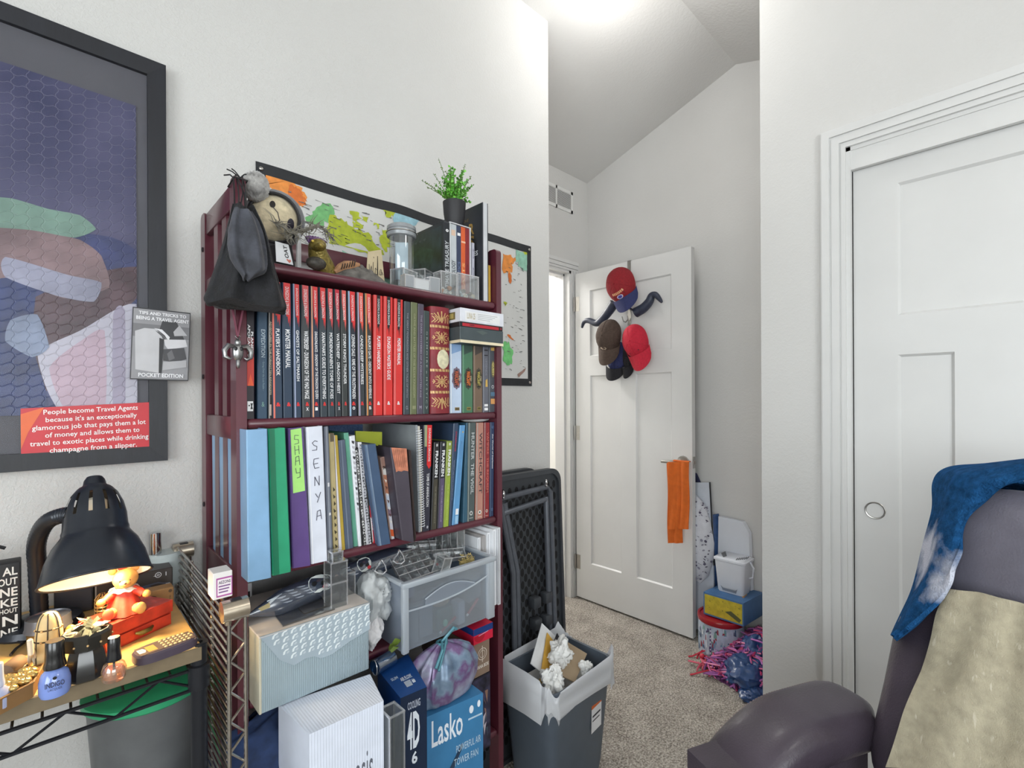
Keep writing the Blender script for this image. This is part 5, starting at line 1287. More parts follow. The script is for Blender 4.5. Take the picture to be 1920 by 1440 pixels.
# small clear boxes along the front edge of the board
def clearbox(label, x0p, x1p, ytop, y0, dd, m=M_clr, rim=M_clr2, fill=None, rz=0, name='clear_box'):
    x0 = Py(x0p, 530, y0).x; x1 = Py(x1p, 530, y0).x; z1 = Py((x0p+x1p)/2, ytop, y0).z
    t = thing(name, label, 'plastic box', ((x0+x1)/2, y0+dd/2, ZT), G_ac, rz)
    w2 = (x1-x0)/2; mb = MB(); M_ = mat_of(t); mb.M = M_
    open_box(mb, -w2, w2, -dd/2, dd/2, 0, z1-ZT, m, rim=rim); mb.build('box', t)
    if fill: fill(t, w2, dd, z1-ZT)
    return t
clearbox('small clear box tipped open at the front of the jar', 747, 783, 506, 1.078, .04, rz=.35)
clearbox('lowest frosted clear box in front of the jar', 760, 776, 516, 1.052, .02, M_frost)
clearbox('white ribbed clear tray on the front edge between two boxes', 777, 804, 524, 1.052, .022, clear('white_plastic_film', (240, 242, 244), .15, .2, .7))
clearbox('clear box with angled walls behind the white ribbed tray', 784, 820, 508, 1.085, .04, rz=.5)
clearbox('frosted clear box right of the white ribbed tray', 806, 824, 521, 1.055, .026, M_frost)
def gems(cols, n, seed):
    def fn(t, w, d, h):
        r4 = random.Random(seed)
        for k in range(n):
            mb = MB(); s = r4.uniform(.004, .008); mb.M = mat_of(t)
            z = .0016+s*(1 if k < n*.6 else 2.6); c = (r4.uniform(-w+s+.002, w-s-.002), r4.uniform(-d/2+s+.002, d/2-s-.002), min(z, h-s)); col = r4.choice(cols)
            bm = bmesh.new(); bmesh.ops.create_icosphere(bm, subdivisions=1, radius=s)
            for v in bm.verts: v.co = Euler((k, k*2, k*3)).to_matrix() @ v.co + Vector(c)
            bm.verts.index_update(); mb.add([tuple(v.co) for v in bm.verts], [[v.index for v in f.verts] for f in bm.faces], mat('gem_%02x%02x%02x' % col, col, .2, 0, .1, 90)); bm.free()
            o = mb.build('gaming_die', None, 10); tag(o, 'small %s die in the %s' % (gname(col), 'left clear box' if seed == 1 else 'right clear box'), 'die', 'dice in the clear boxes')
    return fn
def gname(c): return {(206, 140, 90): 'orange', (70, 80, 130): 'blue', (150, 154, 160): 'grey', (220, 216, 206): 'white', (196, 184, 150): 'tan', (150, 168, 172): 'pale blue', (90, 84, 60): 'olive'}[c]
clearbox('clear box of dice near the orange spine, left of a pair', 827, 856, 511, 1.056, .034, fill=gems([(206, 140, 90), (70, 80, 130), (150, 154, 160), (220, 216, 206)], 12, 1))
clearbox('clear box of tan and pale dice, rightmost on the board', 858, 897, 516, 1.056, .034, fill=gems([(196, 184, 150), (150, 168, 172), (220, 216, 206), (90, 84, 60)], 16, 2))
# ================================================================ lower shelf zone: boxes, drawer, bags
Z4, Z5 = BZ[3], BZ[4]
def carton(name, label, cat, P, z0, m, fn=None, grp=None, r=.0015):
    """P: four floor-plan corners (x,y) front-left, front-right, back-right, back-left; top z in P[4]"""
    a, b, c, d, z1 = P
    t = thing(name, label, cat, ((a[0]+c[0])/2, (a[1]+c[1])/2, z0), grp)
    mb = MB(); V = [(p[0], p[1], z0) for p in (a, b, c, d)]+[(p[0], p[1], z1) for p in (a, b, c, d)]
    mb.hexa(V, m)
    if fn: fn(t, mb, Face(mb, V[4], V[5], V[1], V[0]), Face(mb, V[7], V[4], V[0], V[3]), Face(mb, V[7], V[6], V[5], V[4]))
    mb.build('box', t); return t
V_ = Vector
# accordion file box with a patterned flap
M_file = mat('pale_grey_file_plastic', (150, 166, 174), .4, 0, .03, 30)
def ribbed(name, rgb, scale, axis='X', strength=.5):
    m = mat(name, rgb, .4, 0, .03, 20); nt = m.node_tree; N = nt.nodes; L = nt.links
    tc = N.new('ShaderNodeTexCoord'); w = N.new('ShaderNodeTexWave'); w.bands_direction = axis; w.inputs['Scale'].default_value = scale; w.inputs['Distortion'].default_value = 0
    L.new(tc.outputs['Object'], w.inputs['Vector']); bp = N.new('ShaderNodeBump'); bp.inputs['Strength'].default_value = strength; bp.inputs['Distance'].default_value = .0012
    L.new(w.outputs['Fac'], bp.inputs['Height']); L.new(bp.outputs['Normal'], N['Principled BSDF'].inputs['Normal']); return m
M_fileR = ribbed('ribbed_file_plastic', (148, 164, 172), 85)
yf_ = .985
fl, frr = Py(486, 1200, yf_).x, Py(692, 1180, yf_).x
fz1_, fz0_ = Py(486, 1194, yf_).z, Z4
fz0_ = Z4+.001
fb = thing('file_box', 'pale grey expanding file box with a leaf-patterned flap on the shelf', 'file box', ((fl+frr)/2, 1.06, fz0_))
mb = MB(); mb.rbox(fl, frr, yf_, 1.20, fz0_, fz1_-.004, M_fileR, .003)
mb.rbox(fl-.001, fl+.004, yf_-.001, 1.20, fz0_, fz1_-.003, mat('warm_lit_box_side', (196, 190, 170), .5, 0, .03), .002); mb.build('body', fb)  # cream left side paints in the warm light falling on it
M_flap = mat('flap_pale', (186, 196, 202), .45, 0, .03, 30); M_leafp = mat('flap_leaf', (222, 230, 232), .45, 0, .02, 30); M_leafd = mat('flap_grey', (160, 174, 184), .45, 0, .03)
mb = MB()
mb.rbox(fl-.0015, frr+.0015, yf_-.003, 1.205, fz1_-.004, fz1_, mat('flap_top_sand', (204, 196, 190), .5, 0, .04, 30), .0015, 1)
fh = fz1_-fz0_
bp_ = [(0, 0), (1, 0), (1, .40), (.8, .47), (.62, .56), (.52, .56), (.46, .50), (.38, .48), (.28, .52), (.16, .38), (.06, .14)]
V = [(fl+(frr-fl)*u, yf_-.0028, fz1_-fh*v) for u, v in bp_]; V2 = [(x, yf_-.0008, z) for x, y, z in V]; n = len(V)
mb.add(V+V2, [list(range(n)), list(range(2*n-1, n-1, -1))]+[[i, (i+1) % n, (i+1) % n+n, i+n] for i in range(n)], M_leafd)
f = Face(mb, (fl, yf_-.0028, fz1_), (frr, yf_-.0028, fz1_), (frr, yf_-.0028, fz0_), (fl, yf_-.0028, fz0_))
import bisect
def flap_lim(u):
    q = [(1-0, .40), (.8, .47), (.62, .56), (.52, .56), (.46, .50), (.38, .48), (.28, .52), (.16, .38), (.06, .14), (0, 0)]
    for (a, va), (b, vb) in zip(q, q[1:]):
        if b <= u <= a: return vb+(va-vb)*(u-b)/(a-b)
    return 0
for i in range(13):
    for j in range(7):
        u = (i+.25)/13+.012*(j % 2); v = .015+.083*j
        if v+.07 > flap_lim(min(u+.03, .99)) or v+.07 > flap_lim(u) or u > .955: continue
        f.k = 0; w = .028
        f.poly([(u, v+.066), (u+.004, v+.03), (u+.02, v+.006), (u+.052, v), (u+.046, v+.018), (u+.024, v+.028), (u+.016, v+.066)], M_leafp)
        f.poly([(u+.028, v+.06), (u+.034, v+.038), (u+.052, v+.03), (u+.055, v+.05), (u+.045, v+.064)], M_flap)
mb.build('flap', fb)
# clear dividers tray lying on the file box and a stacked clear tower
t = thing('clear_sleeve', 'flat clear plastic sleeve lying on top of the file box', 'plastic sleeve', ((fl+frr)/2-.02, 1.05, fz1_))
a = [Pz(x, y, fz1_+.003) for x, y in ((530, 1173), (628, 1141), (600, 1118), (510, 1147))]
mb = MB(); mb.hexa([p-Vector((0, 0, .0025)) for p in a]+a, clear('sleeve_film', (190, 190, 190), .25, .1, .15, (120, 116, 112)))
b = [Pz(x, y, fz1_+.0045) for x, y in ((570, 1150), (618, 1134), (604, 1122), (556, 1136))]; mb.hexa([p-Vector((0, 0, .001)) for p in b]+b, clear('sleeve_dark', (150, 140, 134), .2, .1, .45, (110, 104, 100)))
mb.build('sleeve', t)
tx = Pz(634, 1137, fz1_); ty = tx.y+.012
tw_ = (Py(648, 1100, ty-.01).x-Py(618, 1100, ty-.01).x)/2
t = thing('clear_tower', 'stack of clear square tubes standing on the right end of the file box', 'plastic tubes', (tx.x, ty, fz1_))
z = fz1_+.0002
for k, (hh, s) in enumerate(((Py(634, 1085, ty).z-fz1_-.001, 1), (Py(634, 1047, ty).z-Py(634, 1085, ty).z, 1), (Py(634, 1030, ty).z-Py(634, 1047, ty).z, .62))):
    mb = MB(); mb.at((tx.x, ty, z)); w = tw_*s; open_box(mb, -w, w, -w, w, 0, hh-.0015, M_clr, .0014, True, M_clr2); mb.build('tube', t); z += hh
x2 = Py(652, 1100, ty+.035).x
t = thing('clear_tube', 'shorter clear tube right behind the tall clear tower', 'plastic tubes', (x2, ty+.04, fz1_))
mb = MB(); mb.at((x2, ty+.042, fz1_+.0003)); open_box(mb, -.014, .014, -.014, .014, 0, .05, M_clr, .0014, False, M_clr2); mb.build('tube', t)
# long clear pouch with stickers lying across the back
pt = thing('sticker_pouch', 'long clear film pouch printed with skulls and a panda lying behind the clear tower', 'pouch', tuple(Py(560, 1110, 1.06)))
M_pouch = clear('pouch_film', (96, 104, 124), .2, .2, .62, (84, 98, 124), tint=.75)
ax0, ax1 = Py(466, 1172, 1.05), Py(772, 1030, 1.13)
ax0.z = max(ax0.z, fz1_+.02)
def pouch(u, v):
    c = ax0.lerp(ax1, v); r = .027*min(1, .12+6*min(v, 1-v)); a = 2*PI*u
    return c+Vector((.0, math.cos(a)*r*.8, math.sin(a)*r*(1+.06*math.sin(14*v+3*a))))
mb = MB(); mb.sheet(pouch, 20, 30, M_pouch, closed=True)
def on_pouch(cu, cv, pts, m, l=.0008):
    V = []
    for du, dv in pts:
        p = Vector(pouch(cu+du, cv+dv)); c = ax0.lerp(ax1, cv+dv); V.append(p+(p-c).normalized()*l)
    mb.add(V, [list(range(len(V)))], m)
Wp = cm((216, 222, 220)); ci = lambda ru, rv, n=12: [(ru*math.cos(2*PI*i/n), rv*math.sin(2*PI*i/n)) for i in range(n)]
for cv, cu, s in ((.34, .38, 1.6), (.62, .38, 1.3)):
    on_pouch(cu, cv, ci(.085*s, .036*s), Wp)
    for du, dv in ((-.01, -.016), (.01, .014)): on_pouch(cu+du*s+.02, cv+dv*s, ci(.022*s, .009*s, 8), C_blk, .0014)
    on_pouch(cu-.02, cv, ci(.014*s, .008*s, 8), cm((70, 60, 70)), .0014); on_pouch(cu+.055*s, cv+.02*s, ci(.02*s, .010*s, 8), cm((196, 206, 80) if s == 1 else (206, 50, 60)), .0015)
on_pouch(.42, .44, ci(.036, .014, 8), cm((206, 160, 150)))
for cv in (.1, .16, .22, .48):
    for k in range(4): on_pouch(.34+.04*k, cv+.015*k, [(0, 0), (.02, .02), (.024, .045), (.012, .05), (.004, .022)], cm((150, 158, 172)), .001)
on_pouch(.42, .06, [(-.05, -.02), (.05, -.01), (.04, .03), (-.04, .03)], cm((150, 136, 90))); on_pouch(.36, .1, [(-.05, -.02), (.05, -.01), (.0, .04)], cm((190, 198, 206)))
mb.build('pouch', pt)
t = thing('film_roll', 'crumpled clear cellophane curled at the right end of the sticker pouch', 'cellophane', tuple(Py(735, 1045, 1.05)))
mb = MB(); r3 = random.Random(5); c = Py(738, 1050, 1.02)
c.z = max(c.z, .86)
for k in (1, 4):
    mb.tube([c+Vector((.016*k-.05+.012*math.cos(a), .01*math.sin(a*2), .004*k+.016*math.sin(a)-.012)) for a in [2*PI*i/10 for i in range(10)]], .0016, M_clr2, 5, closed=True)
mb.sheet(lambda u, v: c+Vector((-.06+.14*u, .03*v, -.018+.03*u+.006*math.sin(9*u+5*v))), 14, 5, M_clr)
mb.build('film', t)
# crumpled white carrier bag and paper between the file box and the drawer
def crumple(name, label, cat, c, r, m, seed, amp=.2, grp=None, nu=56, nv=36, zmin=None):
    r5 = random.Random(seed); K = [(r5.randint(1, 7), r5.uniform(0, 6), r5.randint(1, 6), r5.uniform(0, 6)) for _ in range(9)]
    sd_ = V_((seed*3.1, seed*1.7, seed*.9))
    def fn(u, v):
        a, t = 2*PI*u, PI*(v-.5); d = V_((math.cos(t)*math.cos(a), math.cos(t)*math.sin(a), math.sin(t)))
        s = 1+amp*(1.5*noise.noise(d*1.3+sd_)+1.3*(.35-abs(noise.noise(d*2.6+sd_)))+.8*(.3-abs(noise.noise(d*5.5+sd_))))
        z = c[2]+r[2]*math.sin(t)*s
        return (c[0]+r[0]*math.cos(t)*math.cos(a)*s, c[1]+r[1]*math.cos(t)*math.sin(a)*s, z if zmin is None else max(zmin, z))
    mb = MB(); mb.sheet(fn, nu, nv, m, closed=True); o = mb.build(name, None, 70); return tag(o, label, cat, grp)
M_bagw = clear('white_bag_film', (232, 234, 236), .10, .4, .9, (222, 226, 228))
q = Py(697, 1120, 1.06); crumple('white_plastic_bag', 'crumpled white plastic bag between the file box and the clear drawer', 'plastic bag', (q.x+.004, 1.07, q.z), (.036, .05, .052), M_bagw, 3, .34)
q = Py(700, 1185, 1.03); crumple('crumpled_tissue', 'crumpled grey-white tissue below the white plastic bag', 'tissue', (q.x, 1.04, q.z), (.022, .028, .034), mat('grey_white_tissue', (206, 204, 206), .85, 0, .05, 30, .5, 60), 8, .3, zmin=Z4+.001)
# clear plastic drawer
yd = .985
d0, d1x = Py(757, 1150, yd).x, Py(925, 1100, yd).x
dz1 = Py(757, 1093, yd).z; dz0 = Z4+.002; yb_ = 1.27
dr = thing('plastic_drawer', 'frosted clear plastic drawer with a curved handle full of small things', 'drawer box', ((d0+d1x)/2, 1.12, dz0))
M_dr = clear('frosted_drawer', (226, 232, 238), .12, .2, .24, (222, 228, 234)); M_drs = clear('frosted_side', (214, 222, 232), .12, .25, .42, (206, 216, 230)); M_rim = clear('frosted_rim', (236, 240, 244), .2, .2, .72, (222, 230, 238))
mb = MB(); th = .003
mb.box(d0, d1x, yd+.004, yd+.007, dz0+.004, dz1-.006, M_dr); mb.box(d0, d0+th, yd+.007, yb_, dz0+.004, dz1-.006, M_drs); mb.box(d1x-th, d1x, yd+.007, yb_, dz0+.004, dz1-.006, M_drs); mb.box(d0, d1x, yb_-th, yb_, dz0+.004, dz1-.006, M_drs); mb.box(d0, d1x, yd+.007, yb_, dz0, dz0+.004, M_drs); mb.build('bin', dr)
mb = MB()
mb.rbox(d0-.006, d1x+.006, yd-.008, yd+.006, dz1-.014, dz1, M_rim, .003); mb.rbox(d0-.006, d0+.006, yd+.006, yb_, dz1-.010, dz1, M_rim, .003); mb.rbox(d1x-.006, d1x+.006, yd+.006, yb_, dz1-.010, dz1, M_rim, .003); mb.rbox(d0-.006, d1x+.006, yb_-.006, yb_+.002, dz1-.010, dz1, M_rim, .003); mb.build('rim', dr)
for xx in (d0-.004, d1x-.022):
    mb = MB(); mb.rbox(xx, xx+.016 if xx < d0 else xx+.024, yd-.004, yd+.008, dz0-.001, dz1-.014, M_rim, .002); mb.build('corner_post', dr)
mb = MB(); w = d1x-d0; zc = dz1-.055
up_, lo_ = [], []
for i in range(17):
    u = i/16; x = d0+.012+(w-.034)*u
    up_.append((x, zc-.014+.034*math.sin(PI*u)**1.5)); lo_.append((x, zc-.014-.004*math.sin(PI*u)+.022*(u**3)))
mb.tube([(x, yd-.002, z) for x, z in lo_], .0024, M_rim, 6); mb.tube([(x, yd-.002, z) for x, z in up_[3:14]], .002, M_rim, 6)
for i in range(3, 13): mb.add([(lo_[i][0], yd, lo_[i][1]), (lo_[i+1][0], yd, lo_[i+1][1]), (up_[i+1][0], yd-.004, up_[i+1][1]), (up_[i][0], yd-.004, up_[i][1])], [(0, 1, 2, 3)], M_drs)
mb.build('handle', dr)
# what the drawer holds
def inner(name, label, cat, x0, x1, y0_, y1_, z0, z1, rgb, rz=0, m=None, grp='things inside the clear drawer'):
    t = thing(name, label, cat, ((x0+x1)/2, (y0_+y1_)/2, z0), grp, rz); mb = MB(); mb.M = mat_of(t); mb.rbox(-(x1-x0)/2, (x1-x0)/2, -(y1_-y0_)/2, (y1_-y0_)/2, 0, z1-z0, m or cm(rgb), .003); mb.build('body', t); return t
zz = dz0+.005
inner('grey_pad', 'grey textured pad standing at the left inside the clear drawer', 'pad', d0+.008, d0+.05, 1.0, 1.04, zz, zz+.085, (122, 132, 142)); inner('grey_pad', 'second grey pad inside the clear drawer, nearer its middle', 'pad', d0+.058, d0+.098, 1.01, 1.05, zz, zz+.075, (132, 140, 152))
inner('green_box', 'dark green carton inside the clear drawer', 'carton', d0+.11, d0+.16, 1.01, 1.06, zz, zz+.055, (86, 112, 106)); t = MB(); t.ell((d0+.132, 1.03, zz+.066), (.028, .022, .011), mat('peach_cloth', (196, 172, 146), .8, 0, .1, 60), 14, 8); tag(t.build('peach_cloth'), 'peach cloth scrap on the green carton inside the clear drawer', 'cloth')
mb = MB(); mb.ell((d0+.127, .998, zz+.022), (.007, .006, .009), mat('mint_eraser', (126, 206, 170), .5), 10, 8); tag(mb.build('mint_eraser'), 'small mint green blob inside the clear drawer', 'eraser')
for k, (a, b) in enumerate((((d0+.115, .998, zz+.004), (d0+.16, .999, zz+.026)), ((d0+.20, .998, zz+.022), (d0+.235, .999, zz+.052)))):
    mb = MB(); mb.tube([a, b], .0035, mat('red_pen', (196, 84, 92), .4), 8); mb.tube([Vector(a).lerp(Vector(b), -.12), a], .0028, M_white, 8); tag(mb.build('red_pen'), ('lower' if k == 0 else 'upper right')+' red and white pen inside the clear drawer', 'pen', 'pens in the drawer')
inner('grey_case', 'grey case at the right inside the clear drawer', 'case', d0+.20, d0+.255, 1.01, 1.08, zz+.045, zz+.11, (140, 148, 158), .25); inner('white_case', 'pale plastic case low inside the clear drawer', 'case', d0+.168, d0+.192, 1.0, 1.03, zz, zz+.06, (188, 194, 206), .1)
inner('lilac_case', 'lilac-grey case high behind the clear drawer front', 'case', d0+.012, d0+.07, 1.05, 1.10, zz+.088, zz+.125, (140, 142, 166), .1)
# compartment trays and clear tubes on top
def tray_(label, corners, nx_, ny_, h, m=M_clr):
    A, B, C_, Dd = corners; t = thing('compartment_tray', label, 'plastic tray', tuple((A+C_)/2), 'clear trays in the drawer'); mb = MB(); n = (B-A).cross(Dd-A).normalized()
    if n.z < 0: n = -n
    def P(u, v, l): return A.lerp(B, u).lerp(Dd.lerp(C_, u), v)+n*l
    mb.hexa([P(0, 0, 0), P(1, 0, 0), P(1, 1, 0), P(0, 1, 0), P(0, 0, .001), P(1, 0, .001), P(1, 1, .001), P(0, 1, .001)], m)
    for i in range(nx_+1): u = i/nx_; mb.tube([P(u, 0, h), P(u, 1, h)], .0011, M_clr2, 4); mb.add([P(u, 0, 0), P(u, 1, 0), P(u, 1, h), P(u, 0, h)], [(0, 1, 2, 3)], m)
    for j in range(ny_+1): v = j/ny_; mb.tube([P(0, v, h), P(1, v, h)], .0011, M_clr2, 4); mb.add([P(0, v, 0), P(1, v, 0), P(1, v, h), P(0, v, h)], [(0, 1, 2, 3)], m)
    mb.build('tray', t)
V_ = Vector
tray_('clear tray of square compartments tilted in the left of the drawer', (V_((d0+.012, 1.01, dz1-.02)), V_((d0+.11, 1.005, dz1-.012)), V_((d0+.125, 1.10, dz1+.022)), V_((d0+.028, 1.11, dz1+.018))), 4, 4, .012)
tray_('second clear compartment tray tilted at the back of the drawer', (V_((d0+.09, 1.09, dz1-.01)), V_((d0+.22, 1.03, dz1-.008)), V_((d0+.27, 1.14, dz1+.026)), V_((d0+.13, 1.2, dz1+.04))), 5, 3, .012)
def tube_(label, loc, w, h, rot):
    t = thing('clear_tube', label, 'plastic tubes', loc); mb = MB(); mb.at(loc, rot); open_box(mb, -w, w, -w, w, 0, h, M_clr, .0012, False, M_clr2); mb.build('tube', t)
tube_('clear square tube leaning at the front of the drawer', (d0+.112, 1.0, dz1-.012), .014, .045, (.15, .25, .2)); tube_('clear square tube standing at the back right of the drawer', (d0+.236, 1.09, dz1-.012), .014, .075, (0, 0, .1)); tube_('clear square tube left of the back right one in the drawer', (d0+.205, 1.12, dz1-.02), .012, .07, (0, 0, .2))
mb = MB(); r3 = random.Random(2); M_ml = mat('pale_gold_mesh', (190, 170, 110), .5, .3, .2, 90)
for k in range(40): p = V_((d0+.222+r3.uniform(-.018, .018), 1.03+r3.uniform(-.01, .01), dz1-.012+r3.uniform(0, .014))); mb.tube([p, p+V_((r3.uniform(-.01, .01), r3.uniform(-.01, .01), r3.uniform(-.003, .006)))], .0012, M_ml, 4)
mb.tube([(d0+.2, 1.03, dz1-.014), (d0+.245, 1.03, dz1-.014)], .006, M_ml, 6)
o = tag(mb.build('gold_tinsel', None), 'tuft of pale gold tinsel at the right of the drawer', 'tinsel')
o['kind'] = 'stuff'
# white jewel cases at the right of the drawer
lo_x = d1x+.010; stp = (SXR-PW-.001-lo_x)/5
for k, (yy, yt2, ww, lab) in enumerate(((1.062, 1006, (222, 224, 228), 'leftmost'), (1.054, 1003, (166, 162, 160), 'second from the left'), (1.048, 998, (226, 228, 232), 'third from the left'), (1.036, 993, (232, 234, 238), 'fourth from the left'), (1.030, 990, (206, 208, 212), 'rightmost'))):
    x0 = lo_x+stp*k; x1 = x0+stp-.0008; z1 = Py(906+7*k, yt2, yy).z
    t = thing('disc_case', lab+' of five thin pale cases standing right of the clear drawer', 'case', ((x0+x1)/2, yy+.06, Z4), 'pale cases right of the drawer')
    mb = MB(); mb.rbox(x0, x1, yy, yy+.125, Z4+.001, z1, cm(ww, .4), .001, 1); mb.box(x0+.0025, x0+.004, yy-.0004, yy, Z4+.005, z1-.004, cm((150, 150, 156))); mb.build('case', t)
# shelf 5 goods -------------------------------------------------------------
# small stacked boxes at the right: red and navy shoe box on a brown carton, dark printed box below
yq = 1.0
bx_ = Py(888, 1200, yq).x; bx1_ = Py(924, 1180, yq).x
szT, szM, szB = Py(905, 1172, yq).z, Py(905, 1183, yq).z, Py(905, 1203, yq).z
szT = Z4-.0215
def shoe(t, mb, f, g, top):
    for q in (f, g): q.rect(0, 1, 0, .42, cm((22, 50, 110))); 
    f.poly([(.3+.28*math.cos(a), .5+.42*math.sin(a)) for a in [PI*i/12 for i in range(13)]], cm((160, 14, 36))); f.poly([(.25, .5), (.75, .4), (.75, .44), (.25, .55)], cm((190, 150, 170)))
carton('shoe_box', 'red and navy shoe box wedged under the right end of the clear drawer', 'box', ((bx_, yq), (bx1_, yq), (bx1_, 1.26), (bx_, 1.26), szT), szB, mat('red_card_box', (196, 24, 56), .45, 0, .03), shoe)
cz0 = Py(905, 1262, 1.02).z
def brown(t, mb, f, g, top):
    f.rect(0, .18, 0, 1, cm((96, 84, 76))); f.ring(.62, .42, .24, cm((216, 204, 190)), .1); f.ring(.62, .42, .15, cm((216, 204, 190)), .12); f.stroke([(.62, .2), (.62, .64)], .002, cm((216, 204, 190))); f.text('MANA BOX', .3, .95, .70, .80, cm((222, 214, 204)), .02)
carton('brown_box', 'brown printed carton under the red shoe box', 'box', ((bx_, 1.015), (bx1_, 1.015), (bx1_, 1.25), (bx_, 1.25), szB-.001), cz0, mat('brown_carton', (130, 108, 92), .6, 0, .04), brown)
def dk(t, mb, f, g, top):
    M_ = mat('dark_printed_art', (48, 46, 66), .4, 0, .6, 40); f.rect(.02, .98, .02, .98, M_)
    r4 = random.Random(6)
    for k in range(16): u, v = r4.uniform(.1, .7), r4.uniform(.08, .75); f.poly([(u, v), (u+r4.uniform(.08, .22), v+r4.uniform(-.06, .08)), (u+r4.uniform(.0, .18), v+r4.uniform(.05, .18))], cm(r4.choice([(150, 116, 100), (96, 90, 120), (196, 186, 196), (70, 80, 96)])))
    f.rect(.12, .25, .86, .94, cm((150, 130, 160)))
carton('printed_box', 'dark box with busy printed artwork under the brown carton', 'box', ((bx_+.004, 1.012), (bx1_, 1.012), (bx1_, 1.25), (bx_+.004, 1.25), cz0-.001), Z5+.001, mat('dark_box', (36, 34, 48), .5, 0, .05), dk)
# blue fan box, its galaxy bag on top
zl = Py(860, 1312, .955).z
la, lb = Py(800, 1345, .955), Py(903, 1295, .94)
bk = V_((.0, .12))
def lasko(t, mb, f, g, top):
    wh = cm((226, 232, 240)); f.text('Lasko', .08, .62, .07, .36, wh, .012); f.disc(.78, .13, .04, wh, .045); f.disc(.92, .10, .03, wh, .04); f.rect(.72, .98, .22, .24, cm((180, 206, 224)))
    f.poly([(.2, .85), (.6, .46), (.62, .5), (.25, .95)], cm((40, 60, 84))); f.text('POWERFUL AIR', .5, .95, .46, .54, cm((190, 212, 228))); f.text('TOWER FAN', .46, .9, .60, .68, cm((190, 212, 228)))
    f.rect(.1, .34, .72, 1, cm((46, 92, 132)))
lz = zl
carton('fan_box', 'light blue cardboard box with white lettering under the shimmering bag', 'box', ((la.x, .955), (lb.x, .935), (lb.x+.012, 1.16), (la.x+.02, 1.18), lz), Z5+.001, mat('light_blue_carton', (60, 122, 168), .45, 0, .03), lasko)
# shimmering drawstring bag
M_gal = mat('galaxy_fabric', (112, 118, 146), .32, .25, .25, 14, .3, 60)
nt = M_gal.node_tree
rp = [n for n in nt.nodes if n.type == 'VALTORGB'][0]; e = rp.color_ramp.elements
e[0].color = lin((70, 92, 120))+[1]; e[1].color = lin((176, 190, 206))+[1]; x = e.new(.5); x.color = lin((112, 84, 128))+[1]; x = e.new(.42); x.color = lin((126, 146, 168))+[1]
gc = Py(832, 1250, .985); gz0, gz1 = lz+.001, Py(832, 1205, .985).z
gr = (Py(895, 1260, .985).x-Py(770, 1260, .985).x)/2
gbag = thing('galaxy_bag', 'shiny purple and teal marbled drawstring bag tied at the neck, on the light blue box', 'bag', (gc.x, .99, gz0))
def gal(u, v):
    a = 2*PI*u; h = gz1-gz0
    pr = [(0, .62), (.05, .86), (.25, 1.0), (.5, 1.0), (.75, .82), (.9, .5), (1, .14)]
    for (p0, r0), (p1, r1) in zip(pr, pr[1:]):
        if p0 <= v <= p1: r = r0+(r1-r0)*(v-p0)/(p1-p0)
    fold = 1+(.03+.11*v)*math.sin(11*a+2*math.sin(3*a))*min(1, 1.3-v*.3)
    return (gc.x+gr*r*fold*math.cos(a), .992+.05*r*fold*math.sin(a), gz0+h*v+.006*math.sin(5*a)*v*(1-v))
mb = MB(); mb.sheet(gal, 72, 26, M_gal, closed=True); mb.add([gal(i/36, 0) for i in range(36)], [list(range(36))[::-1]], M_gal); mb.build('bag', gbag, 60)
mb = MB(); M_tie = mat('teal_tie', (84, 136, 150), .4, .1, .1, 60); nk = V_((gc.x, .992, gz1))
mb.tube([nk+V_((-.05, -.045, -.03)), nk+V_((-.02, -.03, -.004)), nk, nk+V_((.012, -.01, .018)), nk+V_((.028, -.012, .03)), nk+V_((.036, -.012, .024))], .004, M_tie, 6); mb.tube([nk+V_((-.045, -.05, -.036)), nk+V_((-.01, -.025, -.006)), nk+V_((.008, -.008, .008))], .003, M_tie, 6); mb.tube([nk+V_((.012*math.cos(a), .012*math.sin(a), -.002)) for a in [2*PI*i/12 for i in range(12)]], .004, M_tie, 6, closed=True)
mb.build('tie', gbag)
# tall dark blue carton
ztb = Py(748, 1310, .90).z
A = [Pz(x, y, ztb) for x, y in ((751, 1309), (800, 1288), (745, 1235), (705, 1257))]
def four(t, mb, f, g, top):
    wh = cm((220, 226, 234)); f.rect(0, 1, 0, 1, cm((24, 38, 62))); f.text('4D', .24, .72, .12, .36, wh, .03); f.text('COOLING', .26, .74, .05, .10, cm((176, 182, 196)), .02); f.text('6', .4, .62, .38, .46, wh, .03); f.poly([(.4, .78), (.75, .70), (.6, .80), (.72, .92), (.6, .92), (.5, .83), (.42, .9)], wh)
    top.text('SLIM', .12, .34, .42, .5, cm((190, 206, 226)), .02); top.text('AIR FLOW', .36, .74, .52, .62, wh, .015); top.rect(.4, .62, .66, .82, cm((176, 184, 196))); top.rect(.66, .76, .70, .78, wh)
    for k in range(3): top.rect(.4+.03*k, .75, .62+.06*k, .63+.06*k, cm((170, 190, 214)))
carton('blue_box', 'tall dark blue carton with white characters between the white box and the fan box', 'box', ((A[0].x, A[0].y), (A[1].x, A[1].y), (A[2].x+.03, A[2].y+.0), (A[3].x+.004, A[3].y), ztb), Z5+.001, mat('deep_blue_carton', (20, 66, 128), .4, 0, .05), four)
